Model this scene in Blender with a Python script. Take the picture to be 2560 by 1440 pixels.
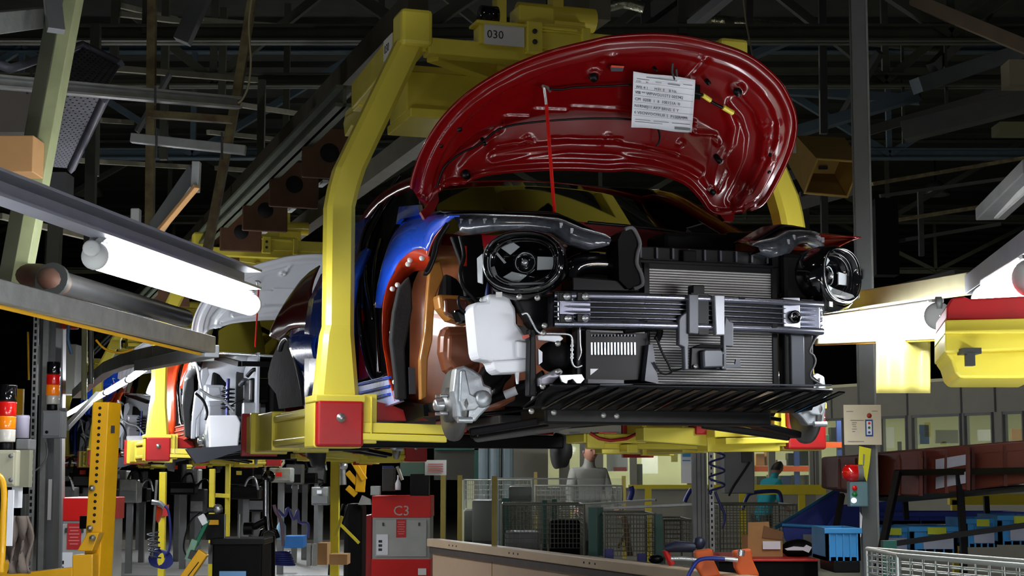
import bpy, bmesh, math, random
from mathutils import Vector, Matrix
random.seed(7)
PI = math.pi
SC = bpy.context.scene
COL = SC.collection
for _o in list(bpy.data.objects):
    bpy.data.objects.remove(_o)
# ------------------------------------------------------------------ camera
FPX, CAMZ, PITCH = 4056.0, 1.4, math.radians(6.6)
cd = bpy.data.cameras.new('camera'); cam = bpy.data.objects.new('camera', cd); COL.objects.link(cam)
cam.location = (0, 0, CAMZ); cam.rotation_euler = (PI / 2 + PITCH, 0, 0)
cd.sensor_width = 36; cd.lens = 36 * FPX / 2560; cd.clip_start = .05; cd.clip_end = 300
SC.camera = cam
# ------------------------------------------------------------------ world and exposure
w = bpy.data.worlds.new('world'); SC.world = w; w.use_nodes = True
w.node_tree.nodes['Background'].inputs[0].default_value = (.75, .85, 1, 1)
w.node_tree.nodes['Background'].inputs[1].default_value = .035
SC.view_settings.view_transform = 'Standard'; SC.view_settings.look = 'None'
SC.view_settings.exposure = 0.0; SC.view_settings.gamma = 1; SC.view_settings.use_curve_mapping = False
SC.cycles.max_bounces = 6; SC.cycles.diffuse_bounces = 3; SC.cycles.glossy_bounces = 3
SC.cycles.transmission_bounces = 6; SC.cycles.transparent_max_bounces = 8
SC.cycles.sample_clamp_indirect = 3; SC.cycles.caustics_reflective = False; SC.cycles.caustics_refractive = False
SC.cycles.use_denoising = True
# high bay lamps added under the roof for soft fill and ceiling glow
FILL_HIGHBAYS = [(-9, 14, 7.3), (2, 24, 7.3), (10, 14, 7.3), (-9, 34, 7.3), (9, 34, 7.3), (1.5, -3, 7.3), (-6, 2, 7.3), (7, 3, 7.3)]
for _i, _p in enumerate(FILL_HIGHBAYS):
    _l = bpy.data.lights.new('high_bay_fill_light', 'AREA'); _l.shape = 'DISK'; _l.size = .5
    _l.energy = 70 if _p[1] > 10 else 45; _l.color = (1, .93, .8)
    _lo = bpy.data.objects.new('high_bay_fill_light', _l); COL.objects.link(_lo); _lo.location = (_p[0], _p[1], _p[2] - .02)
# ------------------------------------------------------------------ geometry of the picture
def ray(px, py):
    a = (px - 1280) / FPX; b = (720 - py) / FPX
    return Vector((a, math.cos(PITCH) - b * math.sin(PITCH), math.sin(PITCH) + b * math.cos(PITCH)))
CAM = Vector((0, 0, CAMZ))
def W(px, py, Y):
    d = ray(px, py); return CAM + d * (Y / d.y)
def WZ(px, py, z):
    d = ray(px, py); return CAM + d * ((z - CAMZ) / d.z)
YAW = math.radians(18.4)
LV = Vector((math.cos(YAW), math.sin(YAW), 0)); DV = Vector((-math.sin(YAW), math.cos(YAW), 0))
OV = Vector((.72, 6.27, 0)); Z0 = 1.62
def _loc(p):
    q = p - OV; return Vector((q.dot(LV), q.dot(DV), p.z))
def CV(px, py, v):
    d = ray(px, py); t = (OV.dot(DV) + v) / d.dot(DV); return _loc(CAM + d * t)
def CU(px, py, u):
    d = ray(px, py); t = (OV.dot(LV) + u) / d.dot(LV); return _loc(CAM + d * t)
def CZ_(px, py, z):
    return _loc(WZ(px, py, z))
def L2W(p):
    return OV + LV * p[0] + DV * p[1] + Vector((0, 0, p[2]))
# ------------------------------------------------------------------ materials
def lin(c):
    return tuple(((x / 12.92) if x <= .04045 else ((x + .055) / 1.055) ** 2.4) for x in c)
_M = {}
def mat(name, c, rough=.5, metal=0, noise=.12, nscale=6, bump=0, bscale=40, coat=0, em=0, emc=None, trans=0, alpha=1, spec=.5, c2=None, stretch=None):
    if name in _M: return _M[name]
    m = bpy.data.materials.new(name); m.use_nodes = True; _M[name] = m
    nt = m.node_tree; N = nt.nodes; K = nt.links; b = N['Principled BSDF']
    c = lin([x / 255 for x in c]) if max(c) > 1 else c
    b.inputs['Roughness'].default_value = rough; b.inputs['Metallic'].default_value = metal
    b.inputs['Coat Weight'].default_value = coat; b.inputs['Coat Roughness'].default_value = .04
    b.inputs['Specular IOR Level'].default_value = spec
    b.inputs['Transmission Weight'].default_value = trans; b.inputs['Alpha'].default_value = alpha
    tc = N.new('ShaderNodeTexCoord'); src = tc.outputs['Object']
    if stretch:
        mp = N.new('ShaderNodeMapping'); mp.inputs['Scale'].default_value = stretch; K.new(src, mp.inputs[0]); src = mp.outputs[0]
    if noise > 0:
        nz = N.new('ShaderNodeTexNoise'); nz.inputs['Scale'].default_value = nscale; nz.inputs['Detail'].default_value = 5; K.new(src, nz.inputs['Vector'])
        mx = N.new('ShaderNodeMix'); mx.data_type = 'RGBA'
        cr = N.new('ShaderNodeValToRGB'); cr.color_ramp.elements[0].position = .35; cr.color_ramp.elements[1].position = .7
        K.new(nz.outputs['Fac'], cr.inputs[0]); K.new(cr.outputs[0], mx.inputs['Factor'])
        d = lin([x / 255 for x in c2]) if c2 else tuple(x * (1 - noise) for x in c)
        mx.inputs['A'].default_value = (*c, 1); mx.inputs['B'].default_value = (*d, 1)
        K.new(mx.outputs['Result'], b.inputs['Base Color'])
        mr = N.new('ShaderNodeMapRange'); mr.inputs['To Min'].default_value = max(0, rough - .05); mr.inputs['To Max'].default_value = min(1, rough + .08)
        K.new(nz.outputs['Fac'], mr.inputs[0]); K.new(mr.outputs[0], b.inputs['Roughness'])
    else:
        b.inputs['Base Color'].default_value = (*c, 1)
    if bump > 0:
        n2 = N.new('ShaderNodeTexNoise'); n2.inputs['Scale'].default_value = bscale; n2.inputs['Detail'].default_value = 3; K.new(src, n2.inputs['Vector'])
        bp = N.new('ShaderNodeBump'); bp.inputs['Strength'].default_value = bump; bp.inputs['Distance'].default_value = .01
        K.new(n2.outputs['Fac'], bp.inputs['Height']); K.new(bp.outputs[0], b.inputs['Normal'])
    if em > 0:
        e = lin([x / 255 for x in emc]) if emc else c
        b.inputs['Emission Color'].default_value = (*e, 1); b.inputs['Emission Strength'].default_value = em
    return m
YEL = mat('yellow_paint', (238, 220, 80), .32, noise=.1, nscale=3, coat=.25)
ORY = mat('orange_yellow_paint', (232, 172, 10), .38, noise=.12, nscale=5, coat=.15)
REDP = mat('red_pad_paint', (190, 24, 28), .4, noise=.2, nscale=4, c2=(150, 30, 30))
GALV = mat('galvanised_steel', (160, 163, 160), .45, .6, noise=.22, nscale=14, bump=.15)
STEEL = mat('grey_steel_paint', (120, 122, 124), .5, .2, noise=.15)
DSTEEL = mat('dark_steel', (58, 60, 58), .55, .2, noise=.2)
GSTEEL = mat('pale_green_steel', (158, 165, 122), .55, noise=.2, nscale=9)
OLIVE = mat('olive_rusty_steel', (120, 110, 72), .65, noise=.35, nscale=12, c2=(80, 58, 36))
BSTEEL = mat('blue_grey_truss_paint', (74, 92, 102), .6, noise=.2)
BLK = mat('black_plastic', (9, 9, 11), .36, noise=.1, spec=.2)
BLKM = mat('matte_black', (10, 10, 11), .6, noise=.15, spec=.12)
BLKG = mat('gloss_black', (8, 8, 10), .1, coat=.5, noise=0)
CHR = mat('bright_metal', (205, 208, 212), .25, .8, noise=.1)
ALU = mat('cast_aluminium', (190, 196, 200), .38, .75, noise=.15, nscale=20, bump=.2)
ZINC = mat('zinc_bolt', (200, 200, 195), .35, .9, noise=.1)
WHT = mat('white_plate', (225, 225, 222), .5, noise=.05)
PAPER = mat('paper', (238, 240, 246), .7, noise=.04)
INK = mat('black_ink', (40, 42, 46), .7, noise=0)
INKG = mat('grey_ink', (120, 124, 130), .7, noise=0)
CARD = mat('cardboard', (176, 132, 84), .8, noise=.12, nscale=8)
TUBE = mat('lit_lamp_tube', (255, 255, 255), .4, noise=0, em=42, emc=(246, 250, 255))
HOLE = mat('dark_hole', (8, 8, 8), .9, noise=0)
CLEAR = mat('clear_lens', (235, 240, 245), .04, noise=0, trans=1, spec=.5)
WPLAS = mat('white_plastic', (242, 244, 250), .35, noise=.04)
GREEN = mat('green_frame_paint', (14, 78, 66), .45, noise=.15)
# ------------------------------------------------------------------ mesh building
class MB:
    def __init__(s): s.v = []; s.f = []; s.sm = []
    def add(s, vs, fs, smooth=False):
        n = len(s.v); s.v += [Vector(p) for p in vs]
        for f in fs: s.f.append(tuple(n + i for i in f)); s.sm.append(smooth)
        return s
    def box(s, lo, hi):
        x0, y0, z0 = lo; x1, y1, z1 = hi
        return s.add([(x0, y0, z0), (x1, y0, z0), (x1, y1, z0), (x0, y1, z0), (x0, y0, z1), (x1, y0, z1), (x1, y1, z1), (x0, y1, z1)],
                     [(0, 3, 2, 1), (4, 5, 6, 7), (0, 1, 5, 4), (1, 2, 6, 5), (2, 3, 7, 6), (3, 0, 4, 7)])
    def obox(s, c, a, b, d):
        c, a, b, d = map(Vector, (c, a, b, d))
        return s.add([c - a - b - d, c + a - b - d, c + a + b - d, c - a + b - d, c - a - b + d, c + a - b + d, c + a + b + d, c - a + b + d],
                     [(0, 3, 2, 1), (4, 5, 6, 7), (0, 1, 5, 4), (1, 2, 6, 5), (2, 3, 7, 6), (3, 0, 4, 7)])
    def frame(s, p, q, up=(0, 0, 1)):
        d = (Vector(q) - Vector(p)).normalized(); up = Vector(up)
        if abs(d.dot(up)) > .97: up = Vector((0, 1, 0)) if abs(d.y) < .9 else Vector((1, 0, 0))
        x = d.cross(up).normalized(); return d, x, x.cross(d).normalized()
    def bar(s, p, q, w, h, up=(0, 0, 1)):
        p, q = Vector(p), Vector(q); d, x, z = s.frame(p, q, up)
        return s.obox((p + q) / 2, x * w / 2, (q - p) / 2, z * h / 2)
    def chan(s, p, q, w, h, t=.006, up=(0, 0, 1), kind='C'):
        p, q = Vector(p), Vector(q); d, x, z = s.frame(p, q, up); c = (p + q) / 2; l = (q - p) / 2
        if kind == 'I':
            s.obox(c, x * t / 2, l, z * h / 2)
            for k in (-1, 1): s.obox(c + z * k * (h - t) / 2, x * w / 2, l, z * t / 2)
        else:
            s.obox(c - x * (w - t) / 2, x * t / 2, l, z * h / 2)
            for k in (-1, 1): s.obox(c + z * k * (h - t) / 2, x * w / 2, l, z * t / 2)
        return s
    def cyl(s, p, q, r, r2=None, n=20, caps=True):
        p, q = Vector(p), Vector(q); r2 = r if r2 is None else r2; d, x, z = s.frame(p, q)
        vs = []
        for c, rr in ((p, r), (q, r2)):
            vs += [c + (x * math.cos(2 * PI * i / n) + z * math.sin(2 * PI * i / n)) * rr for i in range(n)]
        s.add(vs, [(i, (i + 1) % n, n + (i + 1) % n, n + i) for i in range(n)], True)
        if caps: s.add(vs, [tuple(range(n - 1, -1, -1)), tuple(range(n, 2 * n))])
        return s
    def lathe(s, c, axis, prof, n=28, up=(0, 0, 1), sx=1, sz=1):
        c = Vector(c); d = Vector(axis).normalized(); _, x, z = s.frame(c, c + d, up); vs = []
        for r, h in prof:
            vs += [c + d * h + x * math.cos(2 * PI * i / n) * r * sx + z * math.sin(2 * PI * i / n) * r * sz for i in range(n)]
        fs = [(k * n + i, k * n + (i + 1) % n, (k + 1) * n + (i + 1) % n, (k + 1) * n + i) for k in range(len(prof) - 1) for i in range(n)]
        return s.add(vs, fs, True)
    def pipe(s, pts, r, n=8, caps=True, closed=False):
        pts = [Vector(p) for p in pts]; m = len(pts); ring = []; x = None
        for i, p in enumerate(pts):
            a = pts[i - 1] if (i > 0 or closed) else p; b = pts[(i + 1) % m] if (i < m - 1 or closed) else p
            d = (b - a).normalized()
            if x is None:
                x = d.cross(Vector((0, 0, 1)))
                if x.length < .1: x = d.cross(Vector((0, 1, 0)))
            x = (x - d * x.dot(d)).normalized(); z = x.cross(d)
            rr = r[i] if isinstance(r, (list, tuple)) else r
            ring += [p + (x * math.cos(2 * PI * k / n) + z * math.sin(2 * PI * k / n)) * rr for k in range(n)]
        fs = [(i * n + k, i * n + (k + 1) % n, ((i + 1) % m) * n + (k + 1) % n, ((i + 1) % m) * n + k) for i in range(m if closed else m - 1) for k in range(n)]
        s.add(ring, fs, True)
        if caps and not closed: s.add(ring, [tuple(range(n - 1, -1, -1)), tuple(range((m - 1) * n, m * n))])
        return s
    def prism(s, pts, vec):
        pts = [Vector(p) for p in pts]; vec = Vector(vec); n = len(pts)
        vs = pts + [p + vec for p in pts]
        return s.add(vs, [tuple(range(n - 1, -1, -1)), tuple(range(n, 2 * n))] + [(i, (i + 1) % n, n + (i + 1) % n, n + i) for i in range(n)])
    def grid(s, rows, smooth=True, closed=False):
        n = len(rows[0]); vs = [p for r in rows for p in r]
        return s.add(vs, [(i * n + k, i * n + (k + 1) % n, (i + 1) * n + (k + 1) % n, (i + 1) * n + k) for i in range(len(rows) - 1) for k in range(n if closed else n - 1)], smooth)
    def ball(s, c, r, n=16, sc=(1, 1, 1)):
        c = Vector(c); rows = []
        for i in range(n // 2 + 1):
            t = PI * i / (n // 2)
            rows.append([c + Vector((math.sin(t) * math.cos(2 * PI * k / n) * r * sc[0], math.sin(t) * math.sin(2 * PI * k / n) * r * sc[1], math.cos(t) * r * sc[2])) for k in range(n)])
        return s.grid(rows, True, True)
    def text(s, txt, org, xd, yd, size, depth=.001):
        cu = bpy.data.curves.new('t', 'FONT'); cu.body = txt; cu.size = size; cu.extrude = depth; cu.resolution_u = 2
        ob = bpy.data.objects.new('t', cu); COL.objects.link(ob)
        me = bpy.data.meshes.new_from_object(ob.evaluated_get(bpy.context.evaluated_depsgraph_get()))
        bpy.data.objects.remove(ob)
        xd = Vector(xd).normalized(); yd = Vector(yd).normalized(); zd = xd.cross(yd); org = Vector(org)
        s.add([org + xd * v.co.x + yd * v.co.y + zd * v.co.z for v in me.vertices], [tuple(p.vertices) for p in me.polygons])
        bpy.data.meshes.remove(me); return s
    def xf(s, M): s.v = [M @ p for p in s.v]; return s
SPACE = {}
def tag(o, label=None, cat=None, group=None, kind=None):
    if label: o['label'] = label
    if cat: o['category'] = cat
    if group: o['group'] = group
    if kind: o['kind'] = kind
    return o
def thing(name, label, cat, loc=(0, 0, 0), rotz=0, group=None, space=None):
    o = bpy.data.objects.new(name, None); COL.objects.link(o); o.location = loc; o.rotation_euler = (0, 0, rotz); o.empty_display_size = .1
    SPACE[o] = space if space is not None else (Matrix.Translation(loc) @ Matrix.Rotation(rotz, 4, 'Z')).inverted()
    return tag(o, label, cat, group)
def part(name, mb, m, parent, label=None, bevel=0, solid=0, sub=0, kind=None):
    M = SPACE[parent]
    me = bpy.data.meshes.new(name); me.from_pydata([M @ p for p in mb.v], [], mb.f); me.validate()
    bm = bmesh.new(); bm.from_mesh(me); bmesh.ops.recalc_face_normals(bm, faces=bm.faces); bm.to_mesh(me); bm.free()
    if len(me.polygons) == len(mb.sm):
        for p, sm in zip(me.polygons, mb.sm): p.use_smooth = sm
    me.materials.append(m)
    o = bpy.data.objects.new(name, me); COL.objects.link(o); o.parent = parent; SPACE[o] = M
    if label: o['label'] = label
    if kind: o['kind'] = kind
    if solid: md = o.modifiers.new('s', 'SOLIDIFY'); md.thickness = solid; md.offset = 0
    if bevel: md = o.modifiers.new('b', 'BEVEL'); md.width = bevel; md.segments = 2; md.limit_method = 'ANGLE'; md.angle_limit = .7
    if sub: md = o.modifiers.new('d', 'SUBSURF'); md.levels = sub; md.render_levels = sub
    return o
def solo(name, mb, m, label=None, cat=None, group=None, kind=None, bevel=0, solid=0, sub=0, loc=None):
    if loc is None:
        xs = [p.x for p in mb.v]; ys = [p.y for p in mb.v]; zs = [p.z for p in mb.v]
        loc = Vector(((min(xs) + max(xs)) / 2, (min(ys) + max(ys)) / 2, min(zs)))
    loc = Vector(loc)
    class _D: pass
    d = bpy.data.objects.new('tmp', None); SPACE[d] = Matrix.Translation(-loc)
    o = part(name, mb, m, d, None, bevel, solid, sub); o.parent = None; o.location = loc
    bpy.data.objects.remove(d)
    return tag(o, label, cat, group, kind)
def struct(name, mb, m, **k): return solo(name, mb, m, kind='structure', **k)
def copy_thing(o, M=None, loc=None, rotz=None, label=None, group=None):
    c = o.copy(); COL.objects.link(c)
    if loc is not None: c.location = loc
    if rotz is not None: c.rotation_euler = (0, 0, rotz)
    if label: c['label'] = label
    if group: c['group'] = group
    def kids(a, b):
        for ch in list(a.children):
            d = ch.copy(); COL.objects.link(d); d.parent = b; kids(ch, d)
    kids(o, c); return c
def smooth_path(pts, n=4):
    pts = [Vector(p) for p in pts]; out = []
    for i in range(len(pts) - 1):
        p0 = pts[max(i - 1, 0)]; p1 = pts[i]; p2 = pts[i + 1]; p3 = pts[min(i + 2, len(pts) - 1)]
        for k in range(n):
            t = k / n; out.append(.5 * ((2 * p1) + (p2 - p0) * t + (2 * p0 - 5 * p1 + 4 * p2 - p3) * t * t + (3 * p1 - p0 - 3 * p2 + p3) * t ** 3))
    out.append(pts[-1]); return out
# ================================================================== the hall
CONC = mat('floor_paint', (150, 152, 150), .35, noise=.2, nscale=2, bump=.05)
ROOF = mat('dark_roof_deck', (52, 54, 48), .8, noise=.25, nscale=3)
WALLM = mat('hall_wall', (96, 98, 92), .7, noise=.1)
struct('floor', MB().box((-30, -8, -.2), (30, 70, 0)), CONC)
m = MB().box((-30, -8, 8.2), (30, 70, 8.4))
for i in range(60): m.box((-30, -7.6 + i * 1.3, 8.1), (30, -7.3 + i * 1.3, 8.2))
struct('ceiling', m, ROOF)
struct('wall_back', MB().box((-30, 70, 0), (30, 70.3, 8.4)), WALLM)
struct('wall_left', MB().box((-30.3, -8, 0), (-30, 70, 8.4)), WALLM)
struct('wall_right', MB().box((30, -8, 0), (30.3, 70, 8.4)), WALLM)
# bodies of the added high bay lamps
SHADE = mat('lamp_shade_metal', (120, 122, 120), .4, .6)
GLOW = mat('high_bay_glow', (255, 240, 210), .5, noise=0, em=6, emc=(255, 238, 205))
places = ['behind the left trusses', 'over the middle aisle', 'over the offices', 'deep in the left of the hall', 'deep in the right of the hall', 'above the near aisle', 'above the near left bay', 'above the near right bay']
for i, p in enumerate(FILL_HIGHBAYS):
    p = Vector(p); t = thing('added_high_bay_lamp', 'added round high bay lamp under the dark roof ' + places[i], 'lamp', p, group='added high bay lamps under the roof')
    part('lamp_shade', MB().lathe(p, (0, 0, 1), [(.3, .02), (.22, .22), (.1, .32), (0.001, .34)]), SHADE, t, solid=.006)
    part('cable', MB().cyl(p + Vector((0, 0, .33)), p + Vector((0, 0, .79)), .015), BLKM, t)

# ------------------------------------------------------------------ tube luminaires beside the line
LGREY = mat('lamp_body_grey', (190, 192, 190), .5)
def luminaire(p, q, r, label, group='tube lamps beside the line', tube_mat=TUBE):
    p, q = Vector(p), Vector(q); d = (q - p).normalized(); up = Vector((0, 0, 1)); x = d.cross(up).normalized(); up = x.cross(d)
    t = thing('tube_lamp', label, 'lamp', (p + q) / 2, group=group)
    cap = [(r * .25, -.0), (r * .8, .008), (r, .03)]
    L = (q - p).length
    pr = [(.001, 0), (r * .55, .006), (r * .88, .02), (r, .045), (r, L - .045), (r * .88, L - .02), (r * .55, L - .006), (.001, L)]
    part('lamp_tube', MB().lathe(p, d, pr, 24), tube_mat, t)
    part('lamp_back', MB().bar(p + up * r * .85 + d * .05, q + up * r * .85 - d * .05, r * 1.2, r * .8, up), LGREY, t, bevel=.004)
    for c, s in ((p, 1), (q, -1)):
        part('end_cap', MB().lathe(c - d * s * .012, d * s, [(.001, -.014), (r * .5, -.013), (r * .9, -.006), (r * 1.04, .004), (r * 1.05, .016), (r * 1.0, .018)], 24), LGREY, t)
    for s in (.03, L - .03):
        m = MB()
        c = p + d * s + up * (r * 1.15)
        m.bar(c - d * .03, c + d * .03, r * .9, .012, up); m.lathe(p + d * (-.01 if s < 1 else L + .01) + up * r * .95, x, [(.001, -.01), (r * .5, -.01), (r * .5, .01), (.001, .01)], 16)
        part('clip', m, GALV, t)
    return t
A, B = W(238, 640, 5.6), W(626, 762, 7.15)
luminaire(A, B, .047, 'glowing white tube lamp hanging under a grey channel on the left')
TUBE2 = mat('lit_slim_tube', (255, 255, 255), .4, noise=0, em=120, emc=(246, 250, 255))
# right side tubes
luminaire(W(2580, 695, 4.7), W(2470, 752, 5.5), .055, 'short bright tube lamp above the red and yellow bumper on the right')
luminaire(W(2345, 790, 6.3), W(2040, 822, 8.9), .052, 'long bright tube lamp that ends behind the front bumper beam on the right')
# the row of lamps along the far left of the line, under the curved duct
for a, b, y0, y1, la in (((168, 1036), (222, 1006), 19.4, 17.2, 'farthest'), ((226, 1003), (262, 983), 17.0, 15.2, 'second farthest'), ((266, 981), (318, 951), 15.0, 13.2, 'middle'), ((322, 949), (374, 912), 13.0, 11.3, 'nearest')):
    luminaire(W(a[0], a[1], y0), W(b[0], b[1], y1), .024, la + ' slim tube lamp of the row under the curved beam', 'slim tube lamps in a row', TUBE2)
# fill lamps added out of frame to light the nose of the car
luminaire((-2.05, 3.4, 1.75), (-1.9, 5.3, 1.75), .047, 'added fill tube lamp beside the near left of the line, outside the picture')
luminaire((-1.7, 2.6, 1.0), (-.6, 3.4, .98), .047, 'added fill tube lamp low in front of the nose of the first car')
luminaire((.2, 3.6, .98), (1.5, 3.9, .98), .047, 'added fill tube lamp low on the right in front of the first car')
luminaire((2.3, 3.6, 2.1), (2.2, 5.4, 2.1), .047, 'added fill tube lamp beside the near right of the line, outside the picture')
luminaire((2.2, 3.0, 1.3), (2.05, 4.8, 1.3), .047, 'added fill tube lamp beside the near right of the line, lower of the two')
for k, lab in ((1, 'the second car'), (2, 'the third car'), (3, 'the farthest car')):  # hidden fill lamps added to light the far cars and the deck
    c = L2W((2.15, 3.6 + 6.0 * k, 2.35)); luminaire(c - DV * .75, c + DV * .75, .04, 'added fill tube lamp along the right side of the line beside ' + lab, tube_mat=TUBE2)

# ================================================================== carriers
def carrier(k):
    lab = ['nearest yellow overhead car carrier with a plate reading 030, holding the red car', 'second yellow overhead car carrier, holding the pale car behind', 'third yellow overhead car carrier, behind the drilled yellow post', 'farthest yellow overhead car carrier at the end of the line'][k]
    off = 7.2 * k
    root_w = L2W((0, 1.34 + off, 3.2))
    T = thing('car_carrier', lab, 'car carrier', root_w, YAW, 'yellow carriers hanging along the line', space=Matrix.Translation((0, -1.34, -3.2)))
    P = lambda x, y: CV(x, y, 1.34)
    b0, b1, b2, b3 = P(838, 1005), P(848, 520), P(872, 425), P(1030, 95)
    zt = b3.z
    def sect(c, w, d, ch=.022):
        return [Vector((c[0] + a, c[1] + b, c[2])) for a, b in ((-w + ch, -d), (w - ch, -d), (w, -d + ch), (w, d - ch), (w - ch, d), (-w + ch, d), (-w, d - ch), (-w, -d + ch))]
    for s in (-1, 1):
        def X(p, dx=0): return Vector(((p.x + dx) * (1 if s < 0 else -1), p.y, p.z))
        w = .062
        ub = b0.x
        # base flare, post, slanted arm
        prof = [(X(Vector((ub, 1.34, 1.725))), .092), (X(Vector((ub, 1.34, 1.75))), .092), (X(Vector((ub + .002, 1.34, 2.02))), .069), (X(Vector((b1.x, 1.34, 2.06))), .064), (X(b1), .064), (X((b1 + b2) / 2 + Vector((-.004, 0, 0))), .066), (X(b2), .068), (X(b3), .066)]
        part('leg', MB().grid([sect(c, r, r if r < .08 else .085) for c, r in prof], False, True), YEL, T)
        c = X(b3)
        part('knuckle', MB().obox(c + Vector((0, -.01, .03)), (.075, 0, 0), (0, .085, 0), (0, 0, .085)), YEL, T, bevel=.02)
        # foot: red cap with bolt, collar, arms
        cz = 1.625
        f = part('foot_cap', MB().obox((X(b0).x, 1.25, cz), (.103, 0, 0), (0, .03, 0), (0, 0, .1)), REDP, T, 'red square foot cap', bevel=.012)
        part('bolt', MB().lathe((X(b0).x + .0, 1.218, cz + .025), (0, -1, 0), [(.02, 0), (.02, .004), (.012, .005), (.012, .012), (.001, .012)], 18), ZINC, f, 'pale bolt')
        part('foot_box', MB().obox((X(b0).x, 1.38, cz + .0), (.107, 0, 0), (0, .11, 0), (0, 0, .105)), YEL, T, bevel=.01)
        part('collar', MB().obox((X(b0).x, 1.345, 1.735), (.112, 0, 0), (0, .12, 0), (0, 0, .016)), YEL, T, bevel=.006)
        q = X(b0).x; o_ = s
        # side plate next to the cap toward the car
        part('side_plate', MB().box((min(q - s * .105, q - s * .165), 1.24, cz - .085), (max(q - s * .105, q - s * .165), 1.27, cz + .13)).box((min(q - s * .135, q - s * .14), 1.22, cz - .07), (max(q - s * .135, q - s * .14), 1.25, cz + .12)), YEL, T, bevel=.004)
        # rear arm along the car
        m = MB(); m.bar((q, 1.45, cz), (q, 2.5, cz), .12, .17); m.bar((q, 2.5, cz), (q, 3.3, cz), .15, .2)
        m.bar((q, 1.5, cz + .06), (q, 2.5, cz + .06), .14, .03); m.bar((q, 1.5, cz - .06), (q, 2.5, cz - .06), .14, .03)
        m.bar((q, 3.0, cz), (q, 3.04, cz), .2, .22)
        part('rear_arm', m, YEL, T, bevel=.006)
        part('end_plate', MB().bar((q, 3.3, cz), (q, 3.33, cz), .2, .235), REDP, T, 'red end plate', bevel=.004)
        # inward arm under the car front: thin beam
        m = MB(); a = Vector((q - s * .1, 1.27, 1.61)); b = Vector((q - s * .52, 1.2, 1.6))
        m.bar(a, b, .07, .045).bar(a + Vector((0, 0, -.04)), b + Vector((s * .05, 0, -.04)), .09, .03)
        part('inward_arm', m, YEL, T, bevel=.004)
        part('gusset', MB().prism([Vector((q - s * .165, 1.3, 1.64)), Vector((q - s * .165, 1.3, 1.73)), Vector((q - s * .25, 1.3, 1.71)), Vector((q - s * .42, 1.3, 1.645))], (0, .03, 0)), REDP, T, 'red gusset')
    # cross arms under the body with pads
    zc = 1.52
    m = MB(); m.bar((1.0, 1.3, 1.565), (.62, 1.3, 1.56), .12, .1); m.prism([(.75, 1.25, 1.60), (.75, 1.25, 1.53), (.30, 1.25, 1.56), (.30, 1.25, 1.625), (.55, 1.25, 1.625)], (0, .1, 0))
    part('curved_arm', m, YEL, T, bevel=.006)
    m = MB(); m.box((.10, 1.5, 1.555), (.42, 1.75, 1.60)).box((.11, 1.48, 1.53), (.2, 1.5, 1.60)).box((.22, 1.6, 1.53), (.8, 1.8, 1.56)).box((.32, 1.5, 1.51), (.38, 1.6, 1.55))
    part('under_frame', m, YEL, T, bevel=.006)
    part('red_saddle', MB().pipe([(.12, 1.47, 1.60), (.16, 1.46, 1.575), (.22, 1.46, 1.565), (.3, 1.46, 1.575), (.38, 1.47, 1.61)], .008, 8), REDP, T, 'red rim of the saddle')
    for s in (-1, 1): part('rear_frame', MB().bar((s * .98, 3.1, 1.56), (s * .80, 3.1, 1.56), .11, .07), YEL, T, bevel=.006)
    for x, y in ((-.62, 1.28), (.62, 1.28), (-.84, 3.1), (.84, 3.1)):
        part('support_pad', MB().box((x - .06, y - .05, 1.592), (x + .06, y + .05, 1.65)), REDP, T, 'red support pad', bevel=.006)
    # overhead frame
    xu = abs(b3.x)
    for s in (-1, 1):
        m = MB(); m.bar((s * xu, 1.3, zt), (s * (xu - .05), 2.55, zt), .12, .14)
        part('side_beam', m, YEL, T, bevel=.008)
        m = MB(); m.prism([(s * (xu - .05), 2.5, zt + .07), (s * (xu - .05), 2.62, zt + .02), (s * (xu - .05), 2.7, zt - .02), (s * (xu - .05), 2.95, zt + .03), (s * (xu - .05), 3.02, zt - .05), (s * (xu - .05), 2.98, zt - .13), (s * (xu - .05), 2.82, zt - .1), (s * (xu - .05), 2.6, zt - .16)], (-.08 * s, 0, 0))
        part('horn_plate', m, YEL, T, bevel=.006)
        part('number_plate', MB().box((min(s * (xu + .061), s * (xu + .066)), 1.46, zt - .05), (max(s * (xu + .061), s * (xu + .066)), 1.62, zt + .05)), WHT, T, 'small white number plate')
        if s < 0: part('lettering', MB().text('030', (-(xu + .0665), 1.60, zt - .02), (0, -1, 0), (0, 0, 1), .06, .0008), INK, T, 'black number')
    m = MB(); y = 1.3
    m.bar((-xu + .06, y + .02, zt - .045), (xu - .06, y + .02, zt - .045), .1, .075)
    part('cross_beam', m, YEL, T, bevel=.006)
    m = MB().box((-.5, y - .05, zt - .02), (.5, y + .05, zt + .075)); m.box((-.52, y - .07, zt + .07), (-.02, y + .06, zt + .085))
    part('front_box', m, YEL, T, bevel=.005)
    pl = part('number_plate', MB().box((-.48, y - .058, zt - .025), (-.285, y - .052, zt + .07)), WHT, T, 'white number plate')
    part('lettering', MB().text('030', (-.468, y - .0585, zt + .005), (1, 0, 0), (0, 0, 1), .055, .0008), INK, pl, 'black number')
    for z in (0, .05): part('bolt', MB().lathe((-.24, y - .075, zt + z), (0, -1, 0), [(.012, 0), (.012, .005), (.001, .006)], 12), DSTEEL, T)
    part('bracket', MB().box((-.275, y - .075, zt - .05), (-.2, y + .05, zt + .1)).box((-.2, y - .06, zt + .06), (.02, y + .05, zt + .1)).box((-.0, y - .075, zt - .05), (.04, y + .05, zt + .09)), YEL, T, bevel=.005)
    part('stop_block', MB().box((-.3, y - .02, zt + .1), (-.12, y + .12, zt + .19)), YEL, T, bevel=.008)
    part('trolley', MB().box((-.1, y + .3, zt + .05), (.12, y + .7, zt + .24)), YEL, T, bevel=.01)
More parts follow.
